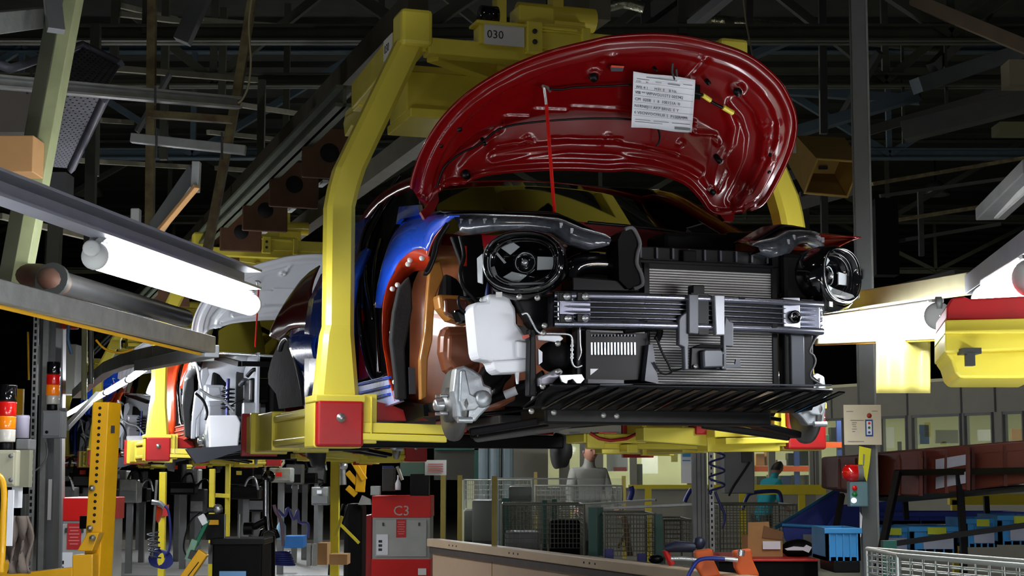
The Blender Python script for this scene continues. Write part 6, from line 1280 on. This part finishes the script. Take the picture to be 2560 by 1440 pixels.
def basket(x0, y0, x1, y1, Y, label, nx=12, nz=7, dep=.8, m_=MET, r=.004, yd=0, group='wire mesh crates behind the beige barrier'):
    a, b = W(x0, y1, Y), W(x1, y0, Y); z0, z1 = a.z, b.z; T = thing('mesh_crate', label, 'wire crate', ((a.x + b.x) / 2, Y + dep / 2, z0), group=group)
    def P3(s, t, d): return Vector((a.x + (b.x - a.x) * s, Y + yd * s + dep * d, z0 + (z1 - z0) * t))
    for d, nm in ((0, 'front_mesh'), (1, 'rear_mesh')):
        m = MB()
        for i in range(nx + 1): m.cyl(P3(i / nx, 0, d), P3(i / nx, 1, d), r * .6, n=4)
        for j in range(nz + 1): m.cyl(P3(0, j / nz, d), P3(1, j / nz, d), r * .6, n=4)
        part(nm, m, m_, T)
    for s, nm in ((0, 'side_mesh'), (1, 'side_mesh')):
        m = MB()
        for i in range(7): m.cyl(P3(s, 0, i / 6), P3(s, 1, i / 6), r * .6, n=4)
        for j in range(nz + 1): m.cyl(P3(s, j / nz, 0), P3(s, j / nz, 1), r * .6, n=4)
        part(nm, m, m_, T)
    for s in (0, 1):
        for d in (0, 1): part('corner_post', MB().cyl(Vector((P3(s, 0, d).x, P3(s, 0, d).y, max(.02, z0 - .1))), P3(s, 1.02, d), r * 2.2, n=8), m_, T)
    m = MB()
    for q, w_ in (((0, 1, 0), (1, 1, 0)), ((1, 1, 0), (1, 1, 1)), ((1, 1, 1), (0, 1, 1)), ((0, 1, 1), (0, 1, 0))): m.cyl(P3(*q), P3(*w_), r * 1.8, n=8)
    part('top_rim', m, m_, T); return T
basket(1255, 1262, 1460, 1370, 12.0, 'wire mesh crate left of the double green post', 22, 9)
basket(1512, 1285, 1638, 1390, 11.0, 'wire mesh crate holding wooden slats, right of the double green post', 16, 9)
basket(1660, 1300, 1732, 1380, 11.4, 'wire mesh crate just left of the grey slotted column', 9, 7)
basket(1800, 1262, 1990, 1385, 12.5, 'wire mesh crate behind the cardboard box', 22, 9)
basket(1340, 1215, 1555, 1262, 16, 'far low wire mesh crate in front of the worker', 16, 4)
basket(1160, 1200, 1330, 1250, 17, 'far low wire mesh crate behind the second yellow post', 16, 4)
for i, (x0, x1, y0, y1, Y) in enumerate(((1472, 1492, 1268, 1405, 10.9), (1494, 1508, 1268, 1400, 11.2), (1640, 1656, 1285, 1385, 10.8), (1255, 1272, 1245, 1360, 13), (1356, 1368, 1250, 1370, 12.6), (1380, 1392, 1248, 1262, 13))):
    a, b = W(x0, y1, Y), W(x1, y0, Y); solo('green_post', MB().box(Vector((a.x, Y, 0)), Vector((b.x, Y + .05, b.z))), GREEN, ['left half of the double dark green post', 'right half of the double dark green post', 'dark green post right of the slatted crate', 'dark green post behind the nearest yellow fence post', 'dark green post between the dark crates', 'stub of green post above the dark crates'][i], 'post')
beam('metal_rail', 'bright metal rail leading to the grey slotted column', 'rail', [(1500, 1272, 12.5), (1735, 1261, 11.5)], GALV, .02, .02)
beam('metal_rail', 'upper bright metal rail behind the mesh crates', 'rail', [(1440, 1262, 15), (1640, 1250, 14)], GALV, .02, .02)
solo('wooden_batten', MB().bar(W(1560, 1292, 11.3), W(1575, 1390, 11.3), .04, .02).bar(W(1575, 1310, 11.32), W(1545, 1370, 11.32), .035, .02), mat('dull_wood', (110, 84, 54), .7), 'wooden slats inside the mesh crate', 'slat')
for i, (x0, y0, x1, y1, Y) in enumerate(((1180, 1250, 1240, 1350, 14.5), (1262, 1330, 1350, 1375, 12.4), (1272, 1215, 1330, 1260, 15), (1160, 1275, 1230, 1360, 15), (1375, 1300, 1450, 1400, 12.7))):
    obj_at('parts_container', ['dark container behind the second yellow post', 'low grey container under the mesh crate', 'black lumpy container in the middle distance', 'low black container by the clear screen', 'dark container inside the left mesh crate'][i], 'container', x0, y0, x1, y1, Y, .5, [DSTEEL, STEEL, BLK, BLKM, BLKM][i], .02)
# beige barrier
BGE = mat('beige_barrier', (196, 172, 142), .5, noise=.08)
T = thing('beige_barrier', 'long beige barrier running along the bottom of the picture', 'barrier', (0, 10.5, 0)); a0, a1 = W(1082, 1352, 12.9), W(2010, 1462, 7.6); n_ = (a1 - a0).cross(Vector((0, 0, 1))).normalized(); n_ = -n_ if n_.y > 0 else n_
a0.z = a1.z = .88
part('top_cap', MB().bar(a0, a1, .10, .06), BGE, T, bevel=.006)
part('side_panel', MB().prism([Vector((a0.x, a0.y, 0)), Vector((a1.x, a1.y, 0)), Vector((a1.x, a1.y, .80)), Vector((a0.x, a0.y, .80))], -n_ * .05), mat('beige_panel', (188, 160, 132), .5, noise=.06), T)
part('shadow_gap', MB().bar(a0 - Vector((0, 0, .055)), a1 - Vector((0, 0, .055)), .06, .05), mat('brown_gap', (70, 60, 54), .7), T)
for t_ in (.1, .115, .13, .33, .345, .36, .56, .575, .59): part('rivet', MB().lathe(a0.lerp(a1, t_) + n_ * .05, n_, [(.001, .003), (.007, .003), (.007, 0)], 10), INK, T)
# grey slotted column with box and coils
CX = 10.6
T = thing('steel_column', 'grey slotted column with cables below the hanging car', 'column', (W(1760, 1440, CX).x, CX, 0))
a, b = W(1735, 1440, CX), W(1770, 1095, CX); part('column_body', MB().box((a.x, CX, 0), (b.x - .01, CX + .08, b.z)), COLM, T)
for x in (1741, 1752, 1762): part('groove', MB().box(Vector((W(x, 1200, CX).x, CX - .004, 0)), Vector((W(x + 2, 1200, CX).x, CX, b.z))), DSTEEL, T)
s_ = part('slotted_strut', MB().box(Vector((W(1772, 1200, CX).x, CX - .01, 0)), Vector((W(1784, 1200, CX).x, CX + .03, b.z))), mat('strut_pale', (165, 168, 168)), T)
for i in range(36): z = .3 + i * .038; x = W(1778, 1200, CX).x; part('slot', MB().box((x - .005, CX - .012, z), (x + .005, CX - .0105, z + .018)), HOLE, s_)
T = thing('switch_cabinet', 'grey switch cabinet hanging behind the blue coil under the car', 'cabinet', W(1850, 1235, 11.5)); part('housing', MB().box(W(1812, 1234, 11.5), W(1884, 1100, 11.5) + Vector((0, .2, 0))), COLM, T, bevel=.006); part('side_box', MB().box(W(1856, 1155, 11.45), W(1880, 1100, 11.45) + Vector((0, .05, 0))), DSTEEL, T); part('cable', MB().pipe(smooth_path([W(x, y, 11.4) for x, y in ((1875, 1155), (1862, 1175), (1835, 1215), (1822, 1240))], 3), .008, 6), BLK, T)
coil('coiled_hose', 'dark blue coiled hose hanging beside the grey slotted column', 1792, 1105, 1792, 1235, 10.3, .05, 3.6, .007, mat('navy_hose', (26, 34, 96), .4))
tubey('air_hose', 'dark blue hose end drooping below the coil', 'hose', ((1788, 1230), (1800, 1260), (1812, 1290), (1806, 1320)), 10.3, .008, mat('navy_hose', (26, 34, 96)))
tubey('air_hose', 'short blue hose standing at the guard rail', 'hose', ((1577, 1216), (1580, 1230), (1574, 1250)), 15, .025, mat('deep_blue_hose', (20, 40, 130), .4)); tubey('air_hose', 'dark blue hose curving down to the column', 'hose', ((1728, 1222), (1718, 1240), (1712, 1255)), 15, .02, mat('deep_blue_hose', (20, 40, 130)))
tubey('blue_trolley_handle', 'dark blue tube handle in front of the yellow guard rail', 'handle', ((1856, 1275), (1866, 1245), (1882, 1232), (1935, 1228), (1950, 1235), (1954, 1258)), 16, .02, mat('handle_blue', (22, 34, 90), .4))
# ---- worktop tools at the bottom
T = thing('work_bench', 'grey narrow bench with blue clamps left of the orange tools', 'bench', (W(1580, 1420, 9.6).x, 9.6, 0)); a0, a1 = W(1472, 1398, 10.9), W(1700, 1428, 10.1); part('bench_top', MB().bar(a0, a1, .12, .05), COLM, T, bevel=.004)
for t_ in (.1, .9): c = a0.lerp(a1, t_); part('leg', MB().box((c.x - .03, c.y - .03, 0), (c.x + .03, c.y + .03, c.z - .02)), COLM, T)
for i, (x, y) in enumerate(((1522, 1386), (1604, 1398))): solo('blue_clamp', MB().box(W(x - 10, y + 16, 10.5), W(x + 12, y - 14, 10.5) + Vector((0, .05, 0))), mat('clamp_blue', (44, 44, 110), .5), ['left blue clamp on the grey bench', 'right blue clamp on the grey bench'][i], 'clamp', bevel=.006)
solo('dark_clamp', MB().ball(W(1640, 1398, 10.3), .035, sc=(1.4, 1, .8)), BLK, 'black knob beside the right blue clamp', 'knob')
T = thing('impact_wrench', 'red and navy impact wrench lying left of the orange holster', 'power tool', W(1695, 1390, 9.0)); part('grip', MB().pipe([W(1662, 1375, 9), W(1672, 1395, 9), W(1680, 1412, 9)], .018, 10), KRED, T); part('body', MB().pipe([W(1662, 1372, 9), W(1690, 1366, 9), W(1738, 1368, 9)], [.02, .032, .026], 12), mat('navy_tool', (30, 36, 60), .4), T); part('motor', MB().ball(W(1748, 1358, 9), .035), mat('navy_tool', (30, 36, 60)), T)
def holster(x, label, ddx=0):
    T = thing('orange_holster', label, 'tool holster', W(x + 25, 1440, 8.2)); part('shell', MB().prism([W(x + p, q, 8.2) for p, q in ((0, 1378), (45, 1372), (48, 1400), (66, 1440), (20, 1446), (5, 1420))], (0, .09, 0)), mat('holster_orange', (215, 92, 24), .5), T, bevel=.01); part('nozzle', MB().pipe([W(x - 60 + ddx, 1396, 8.15), W(x - 30, 1396, 8.15), W(x + 10, 1400, 8.15)], .012, 10), CHR, T); return T
holster(1737, 'left orange tool holster on the grey column foot'); T = holster(1834, 'right orange tool holster in front of the black case'); part('tool_head', MB().pipe([W(1852, 1390, 8.15), W(1854, 1375, 8.15)], .018, 10), CHR, T)
tubey('air_hose', 'blue hose curling up to the left orange holster', 'hose', ((1715, 1452), (1728, 1425), (1745, 1402), (1770, 1396), (1812, 1398)), 8.0, .010, mat('deep_blue_hose', (20, 40, 130)))
T = thing('parts_table', 'black table with a red edge carrying the cardboard box', 'table', (W(1920, 1440, 9.8).x, 9.8, 0)); a, b = W(1798, 1404, 9.6), W(2046, 1398, 9.6); part('red_edge', MB().box(a, b + Vector((0, .9, 0))), KRED, T, bevel=.004); part('black_front', MB().box(Vector((a.x, 9.62, .1)), Vector((b.x, 10.4, a.z))), BLKM, T)
T = thing('cardboard_box', 'open cardboard box standing on the red edged table', 'box', W(1912, 1392, 9.9)); part('box_body', MB().box(W(1870, 1392, 9.9), W(1956, 1340, 9.9) + Vector((0, .25, 0))), CARD, T); part('flap', MB().prism([W(x, y, 9.9) for x, y in ((1870, 1342), (1870, 1306), (1922, 1304), (1924, 1318), (1915, 1342))], (0, .005, 0)), CARD, T); part('flap', MB().prism([W(x, y, 9.89) for x, y in ((1910, 1314), (1958, 1330), (1956, 1350), (1905, 1344))], (0, .005, 0)), mat('cardboard_inside', (128, 92, 58), .8), T); part('label_sheet', MB().box(W(1907, 1373, 9.88), W(1951, 1353, 9.88) + Vector((0, .004, 0))), PAPER, T, 'white label')
T = thing('tool_bag', 'black bag with crumpled white paper right of the cardboard box', 'bag', W(1995, 1395, 9.85)); part('bag_body', MB().ball(W(1995, 1372, 9.95), .085, sc=(1.2, .8, .7)), BLKM, T); part('paper', MB().prism([W(x, y, 9.8) for x, y in ((1962, 1372), (1985, 1366), (2010, 1368), (2016, 1362), (2030, 1368), (2022, 1382), (2008, 1376), (1968, 1376))], (0, .01, 0)), PAPER, T)
# ---- crates
DB = mat('crate_dark_blue', (24, 50, 150), .45, noise=.1); LB = mat('crate_light_blue', (52, 140, 205), .45, noise=.1); BR = mat('crate_red_brown', (84, 34, 24), .55, noise=.12)
T = thing('tilted_bin', 'big dark blue open bin tilted behind the cardboard box', 'bin', W(2000, 1390, 10.6)); Y = 10.6; V = Vector((0, .5, .05))
part('bin_front', MB().prism([W(x, y, Y) for x, y in ((1955, 1312), (2068, 1318), (2068, 1392), (1990, 1388), (1962, 1345))], (0, .02, 0)), DB, T, bevel=.004)
part('bin_back', MB().prism([W(x, y, Y + .35) for x, y in ((1960, 1312), (2098, 1222), (2110, 1320), (2068, 1322))], (0, .02, 0)), DB, T)
part('bin_rim', MB().pipe([W(1940, 1318, Y - .01), W(2095, 1222, Y + .3)], .012, 6), mat('crate_rim_teal', (24, 84, 120), .5), T); part('bin_rim', MB().pipe([W(1955, 1312, Y - .01), W(2068, 1318, Y - .01)], .012, 6), LB, T)
part('bin_side', MB().prism([W(x, y, Y + .1) for x, y in ((2066, 1318), (2106, 1262), (2260, 1250), (2268, 1316), (2150, 1330))], (0, .02, 0)), DB, T); part('sticker', MB().box(W(2008, 1358, Y - .02), W(2038, 1336, Y - .02) + Vector((0, .01, 0))), INKG, T)
def crate(x0, y0, x1, y1, Y, m_, label, lab=True, group='light blue crates on the black rack', clip=True):
    a, b = W(x0, y1, Y), W(x1, y0, Y); T = thing('plastic_crate', label, 'crate', ((a.x + b.x) / 2, Y, a.z), group=group)
    part('crate_body', MB().box((a.x, Y, a.z), (b.x, Y + .02, b.z)).box((a.x, Y + .4, a.z), (b.x, Y + .42, b.z)).box((a.x, Y, a.z), (a.x + .02, Y + .4, b.z)).box((b.x - .02, Y, a.z), (b.x, Y + .4, b.z)).box((a.x, Y, a.z), (b.x, Y + .4, a.z + .02)), m_, T)
    part('rim', MB().box((a.x - .01, Y - .015, b.z - .03), (b.x + .01, Y + .0, b.z)), m_, T, bevel=.004)
    for k_ in range(5): x = a.x + (b.x - a.x) * (k_ + .5) / 5; part('rib', MB().box((x - .004, Y - .01, a.z), (x + .004, Y, b.z - .03)), m_, T)
    if lab: part('label_sheet', MB().box((a.x + (b.x - a.x) * .25, Y - .02, a.z + (b.z - a.z) * .15), (a.x + (b.x - a.x) * .9, Y - .012, a.z + (b.z - a.z) * .62)), mat('label_grey_white', (160, 165, 185), .6), T, 'white label')
    if clip: part('clip', MB().box((a.x + (b.x - a.x) * .35, Y - .02, b.z - .045), (a.x + (b.x - a.x) * .75, Y - .012, b.z - .005)), mat('clip_yellow_green', (190, 200, 40), .5), T, 'yellow clip')
    return T
crate(2066, 1320, 2150, 1402, 8.9, LB, 'light blue crate left of the grey post', False, clip=False)
crate(2192, 1318, 2272, 1388, 9.6, LB, 'light blue crate just right of the grey post')
crate(2278, 1316, 2392, 1382, 9.5, LB, 'light blue crate with a white label between the black rack posts')
crate(2414, 1296, 2490, 1368, 9.4, LB, 'light blue crate right of the middle black post')
crate(2498, 1288, 2600, 1362, 9.3, LB, 'light blue crate at the right edge')
crate(2190, 1280, 2560, 1310, 10.6, DB, 'long dark blue crate behind the light blue ones', False, 'dark blue crates', False)
def bigcrate(x0, yt0, yb0, x1, yt1, yb1, Y, label, lab=False):
    p = [W(x0, yb0, Y), W(x1, yb1, Y - .4), W(x1, yt1, Y - .4), W(x0, yt0, Y)]; T = thing('brown_crate', label, 'crate', (p[0] + p[1]) / 2, group='red brown crates on the sloping rack')
    part('crate_body', MB().prism(p, (0, .55, 0)), BR, T, bevel=.01)
    part('rim', MB().prism([p[3] + Vector((0, -.012, -.02)), p[2] + Vector((0, -.012, -.02)), p[2] + Vector((0, -.012, -.05)), p[3] + Vector((0, -.012, -.05))], (0, .02, 0)), BR, T)
    for s in (.02, .5, .96): q = p[0].lerp(p[1], s); r_ = p[3].lerp(p[2], s); part('rib', MB().bar(q + Vector((0, -.005, 0)), r_ + Vector((0, -.005, -.02)), .02, .02, up=(0, 1, 0)), BR, T)
    if lab:
        for u0, u1 in ((.12, .42), (.52, .8)): q = lambda s, t: (p[0].lerp(p[1], s)).lerp(p[3].lerp(p[2], s), t) + Vector((0, -.012, 0)); part('label_sheet', MB().prism([q(.25, u0), q(.95, u0 + .05), q(.95, u1), q(.25, u1 - .05)], (0, -.003, 0)), mat('label_grey_white', (160, 165, 185)), T, 'white label')
bigcrate(2096, 1140, 1222, 2186, 1134, 1240, 9.9, 'red brown crate behind the red beacon'); bigcrate(2188, 1132, 1238, 2306, 1122, 1240, 9.6, 'red brown crate right of the grey post')
bigcrate(2310, 1122, 1240, 2424, 1112, 1225, 9.3, 'red brown crate with two white labels', True); bigcrate(2428, 1112, 1225, 2600, 1098, 1205, 9.0, 'red brown crate at the right edge')
T = thing('crate_rack', 'black tube rack sloping under the red brown crates', 'rack', (W(2300, 1440, 9.2).x, 9.2, 0))
for a, b, w_ in (((2242, 1182, 9.3), (2600, 1176, 8.6), .035), ((2215, 1362, 8.9), (2600, 1308, 8.6), .03), ((2245, 1180, 9.2), (2195, 1420, 9.0), .035), ((2398, 1178, 9.0), (2410, 1390, 8.9), .035), ((2105, 1236, 9.7), (2090, 1320, 9.6), .03), ((2465, 1240, 10), (2468, 1290, 10), .03), ((2262, 1240, 9.8), (2266, 1300, 9.8), .03)): part('tube', MB().bar(W(*a), W(*b), w_, w_), BLK, T)
part('sloping_shelf', MB().prism([W(2180, 1246, 9.5), W(2600, 1212, 8.7), W(2600, 1226, 8.7), W(2250, 1256, 9.5)], (0, .5, 0)), DSTEEL, T)
for x in (2200, 2408): c = W(x, 1400, 8.95); part('leg', MB().box((c.x - .017, 8.93, 0), (c.x + .017, 8.97, c.z + .05)), BLK, T)
basket(2246, 1388, 2640, 1452, 6.4, 'near galvanised wire basket at the bottom right corner', 22, 4, .55, mat('basket_wire', (175, 180, 175), .35, .7), .005, -1.75, 'near wire basket')
a, b = W(2210, 1440, 7.4), W(2242, 1352, 7.4); solo('green_post', MB().box(Vector((a.x, 7.4, 0)), Vector((b.x, 7.45, b.z))), GREEN, 'teal green post left of the near wire basket', 'post')
obj_at('crate_dolly', 'black crate dolly below the light blue crate', 'dolly', 2085, 1402, 2150, 1432, 8.9, .4, BLK, .006)
# ---- hopper and roof parts at the upper right
HY = mat('hopper_tan', (150, 120, 60), .5, noise=.12); HYL = mat('hopper_rim', (196, 164, 84), .5, noise=.08)
T = thing('air_hopper', 'yellow tan air outlet hood hanging right of the raised bonnet', 'air outlet', W(2060, 430, 11))
Yh = 11; O4 = [W(x, y, Yh) for x, y in ((2043, 398), (2153, 405), (2118, 492), (2012, 482))]; T4 = [W(x, y, Yh + .6) for x, y in ((1990, 340), (2110, 345), (2085, 400), (1965, 395))]
cen = sum(O4, Vector()) / 4
part('outer_shell', MB().add(O4 + T4, [(i, (i + 1) % 4, 4 + (i + 1) % 4, 4 + i) for i in range(4)]), HY, T, solid=.01)
part('rim', MB().pipe(O4, .012, 6, closed=True), HYL, T)
I4 = [cen + (p - cen) * .62 + Vector((0, .35, .12)) for p in O4]; part('inner_funnel', MB().add([cen + (p - cen) * .97 for p in O4] + I4, [(i, (i + 1) % 4, 4 + (i + 1) % 4, 4 + i) for i in range(4)] + [(4, 5, 6, 7)]), HYL, T)
part('grille_mark', MB().box(I4[0].lerp(I4[2], .5) + Vector((-.03, -.05, 0)), I4[0].lerp(I4[2], .5) + Vector((.03, -.03, .02))), INK, T)
part('label_plate', MB().box(W(1983, 382, Yh - .01), W(1990, 350, Yh - .01) + Vector((0, .01, 0))), LGREY, T)
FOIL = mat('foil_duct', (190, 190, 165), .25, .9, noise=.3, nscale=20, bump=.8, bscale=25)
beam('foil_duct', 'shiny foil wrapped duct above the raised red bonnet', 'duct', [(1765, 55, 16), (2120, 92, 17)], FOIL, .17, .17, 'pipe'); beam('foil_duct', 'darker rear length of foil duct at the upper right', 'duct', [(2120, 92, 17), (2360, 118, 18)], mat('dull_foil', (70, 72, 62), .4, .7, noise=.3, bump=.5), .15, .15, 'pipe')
tubey('foil_bundle', 'crumpled foil at the top edge over the carrier', 'foil', ((1478, 10), (1520, 16), (1560, 8), (1610, 20)), 14, .05, FOIL)
DBS = mat('dim_blue_steel', (52, 66, 74), .6, noise=.2)
for i, (x, y, x2, y2, Y, w_, m_) in enumerate(((2282, 0, 2590, 128, 13, .12, mat('tan_roof_beam', (120, 104, 84), .6)), (2290, 215, 2600, 112, 15, .16, DBS), (1990, 330, 2300, 235, 16, .12, DBS), (2160, 330, 2560, 215, 15.5, .1, DSTEEL), (1830, 470, 2150, 400, 17, .1, DSTEEL), (1960, 520, 2140, 470, 14, .12, STEEL), (1950, 225, 2300, 250, 19, .12, DBS), (1625, 80, 1760, -20, 14, .16, DSTEEL), (1690, 95, 1830, -20, 15, .10, STEEL), (2180, 460, 2560, 395, 16, .04, OLIVE), (2180, 560, 2560, 500, 15, .035, OLIVE), (2200, 490, 2560, 440, 17, .04, DSTEEL), (2260, 330, 2600, 245, 14, .18, mat('dim_grey_steel', (72, 74, 70), .6)), (2200, 610, 2500, 560, 16, .04, DSTEEL), (1880, 140, 2060, 60, 18, .1, DBS), (2330, 170, 2480, 20, 17, .12, DSTEEL), (2100, 300, 2200, 130, 17, .08, DSTEEL))):
    beam('roof_beam', ['tan roof beam slanting at the top right corner', 'blue grey roof beam below the tan one', 'blue grey roof beam behind the air hood', 'dark lower roof beam at the right', 'dark roof beam left of the air hood', 'grey roof beam below the air hood', 'thin blue grey beam over the right of the bonnet', 'dark slanting beam touching the top of the bonnet', 'grey slanting beam beside the dark one', 'rusty thin rail at the right', 'lower rusty thin rail at the right', 'dim rail between the rusty ones', 'wide dim grey beam near the right edge', 'dim rail low at the right', 'blue grey strut over the foil duct', 'dark diagonal strut at the upper right', 'dark diagonal strut left of the steel post'][i], 'roof beam', [(x, y, Y), (x2, y2, Y + (.5 if i % 2 else -.5))], m_, w_, w_ * .9)
for i, (x, y, y2, Y, w_) in enumerate(((2055, -20, 335, 15, .07), (2010, 480, 700, 15, .08), (2255, 60, 360, 17, .03), (2362, 40, 260, 17, .03), (1612, -20, 90, 15, .09), (1870, 200, -20, 16, .07), (2300, 480, 640, 16, .05), (2210, 500, 690, 14, .2), (2060, 490, 720, 14, .06))):
    beam('roof_hanger', ['dark hanger above the air hood', 'olive hanger rod behind the right headlamp', 'thin rod at the upper right', 'second thin rod at the upper right', 'dark hanger over the bonnet', 'dark hanger left of the foil duct', 'dim rod at the right', 'dark shrouded hoist at the right', 'dim hanger under the air hood'][i], 'hanger', [(x, y, Y), (x + 4, y2, Y)], DSTEEL if i != 7 else BLKM, w_, w_)
solo('tension_cable', MB().pipe([W(1856, -20, 12), W(1866, 60, 12), W(1884, 150, 11)], .006, 6), mat('pale_cable', (150, 140, 110)), 'thin cable running down to the bonnet edge', 'cable')
obj_at('board_box', 'tan board box at the right edge', 'box', 2525, 148, 2600, 210, 11, .2, mat('dim_board', (120, 112, 90), .7)); obj_at('speaker_box', 'olive box with a wire at the right edge', 'box', 2500, 304, 2600, 330, 11, .2, mat('dim_olive', (92, 92, 60), .7))
T = thing('roof_lamp', 'unlit grey lamp housing slanting at the right edge', 'lamp', W(2530, 520, 8)); part('housing', MB().bar(W(2475, 535, 9), W(2600, 415, 7.6), .16, .07), STEEL, T, bevel=.006); part('edge', MB().bar(W(2490, 540, 8.9), W(2600, 440, 7.5), .02, .03), LGREY, T)
# ---- people
SKIN = mat('skin', (150, 105, 84), .55, noise=.05); HAIR = mat('dark_hair', (20, 16, 14), .6)
def person(loc, h, ang, label, coat, trous, lean=0, arm=0):
    T = thing('person', label, 'person', loc, ang); k = h / 1.75; base = Vector(loc)
    R = Matrix.Rotation(ang, 4, 'Z')
    def P3(x, y, z): return base + (R @ Vector((x * k, (y - lean * max(0, z - .95)) * k, z * k)))
    joints = {'pelvis': (0, 0, .95, .13), 'belly': (0, 0, 1.12, .13), 'chest': (0, 0, 1.32, .155), 'neckb': (0, 0, 1.46, .08), 'neck': (0, -.01, 1.53, .052), 'headb': (0, -.02, 1.60, .07)}
    for s, n in ((-1, 'l'), (1, 'r')):
        joints.update({'sh' + n: (s * .17, 0, 1.42, .07), 'el' + n: (s * .23, -.02 - arm * .05, 1.13, .048), 'wr' + n: (s * .22, -.12 - arm * .12, .9 + arm * .15, .032), 'hp' + n: (s * .09, 0, .88, .1), 'kn' + n: (s * .1, -.02, .48, .062), 'an' + n: (s * .1, .02, .09, .045), 'to' + n: (s * .11, -.14, .04, .04)})
    edges = [('pelvis', 'belly'), ('belly', 'chest'), ('chest', 'neckb'), ('neckb', 'neck'), ('neck', 'headb')]
    for n in 'lr': edges += [('chest', 'sh' + n), ('sh' + n, 'el' + n), ('el' + n, 'wr' + n), ('pelvis', 'hp' + n), ('hp' + n, 'kn' + n), ('kn' + n, 'an' + n), ('an' + n, 'to' + n)]
    names = list(joints); me = bpy.data.meshes.new('body'); inv = SPACE[T]
    me.from_pydata([inv @ P3(*joints[n][:3]) for n in names], [(names.index(a), names.index(b)) for a, b in edges], [])
    o = bpy.data.objects.new('body', me); COL.objects.link(o); o.parent = T; o.modifiers.new('k', 'SKIN').use_smooth_shade = True
    for i, n in enumerate(names): r_ = joints[n][3] * k; me.skin_vertices[0].data[i].radius = (r_, r_ * .8 if n in ('chest', 'belly', 'pelvis') else r_)
    me.skin_vertices[0].data[0].use_root = True; me.materials.append(coat)
    md = o.modifiers.new('d', 'SUBSURF'); md.levels = 2; md.render_levels = 2
    SPACE[o] = inv
    hd = MB(); rows = []
    for i in range(13):
        t = PI * i / 12
        rows.append([])
        for j in range(18):
            a = 2 * PI * j / 18; x = math.sin(t) * math.cos(a) * .075; y = math.sin(t) * math.sin(a) * .095; z = math.cos(t) * .115
            if z < 0: x *= 1 + z * 2.2; y *= 1 + z * 1.2
            rows[-1].append(P3(x, y - .03, 1.635 + z))
    hd.grid(rows, True, True); h_ = part('head', hd, SKIN, T)
    part('nose', MB().pipe([P3(0, -.12, 1.65), P3(0, -.142, 1.615), P3(0, -.125, 1.605)], [.008 * k, .013 * k, .008 * k], 6), SKIN, h_)
    for s in (-1, 1): part('eye', MB().ball(P3(s * .03, -.113, 1.65), .009 * k), INK, h_); part('ear', MB().ball(P3(s * .076, -.02, 1.635), .018 * k, sc=(.4, .8, 1.2)), SKIN, h_)
    part('mouth', MB().bar(P3(-.022, -.118, 1.578), P3(.022, -.118, 1.578), .006, .006), mat('lips', (120, 60, 55), .6), h_)
    hr = MB(); rows = []
    for i in range(8):
        t = PI * .56 * i / 7; rows.append([P3(math.sin(t) * math.cos(a) * .084, math.sin(t) * math.sin(a) * .10 - .018 + .02 * math.sin(t), 1.648 + math.cos(t) * .118) for a in [2 * PI * j / 18 for j in range(18)]])
    part('hair', hr.grid(rows, True, True), HAIR, T)
    for n in 'lr':
        s = -1 if n == 'l' else 1; w_ = P3(*joints['wr' + n][:3]); d = (w_ - P3(*joints['el' + n][:3])).normalized()
        hb = part('hand', MB().pipe([w_, w_ + d * .04 * k, w_ + d * .09 * k], [.026 * k, .036 * k, .032 * k], 8), SKIN, T)
        side = d.cross(Vector((0, 0, 1))).normalized()
        for q in range(4): b0 = w_ + d * .085 * k + side * (-.027 + .018 * q) * k; part('finger', MB().pipe([b0, b0 + d * .035 * k, b0 + d * (.06 + .006 * (q in (1, 2))) * k + Vector((0, 0, -.02))], [.009 * k, .008 * k, .006 * k], 6), SKIN, hb)
        part('thumb', MB().pipe([w_ + d * .03 * k, w_ + d * .06 * k + side * .04 * k, w_ + d * .085 * k + side * .045 * k], [.011 * k, .010 * k, .007 * k], 6), SKIN, hb)
        lg = MB().pipe([P3(*joints['hp' + n][:3]) + Vector((0, 0, .03)), P3(*joints['kn' + n][:3]), P3(*joints['an' + n][:3])], [.115 * k, .082 * k, .075 * k], 14); part('trouser_leg', lg, trous, T)
    return T
person((W(1466, 1150, 17).x, 17, 0), 1.76, .35, 'person with dark hair in a grey work coat standing behind the wire crates', mat('grey_coat', (112, 112, 104), .8), DSTEEL, .12, 1)
person((W(1903, 1180, 24).x, 24, 0), 1.6, 2.2, 'person in a turquoise shirt bending at the storage racks', mat('turquoise_shirt', (30, 150, 165), .8), DSTEEL, .5, 1)
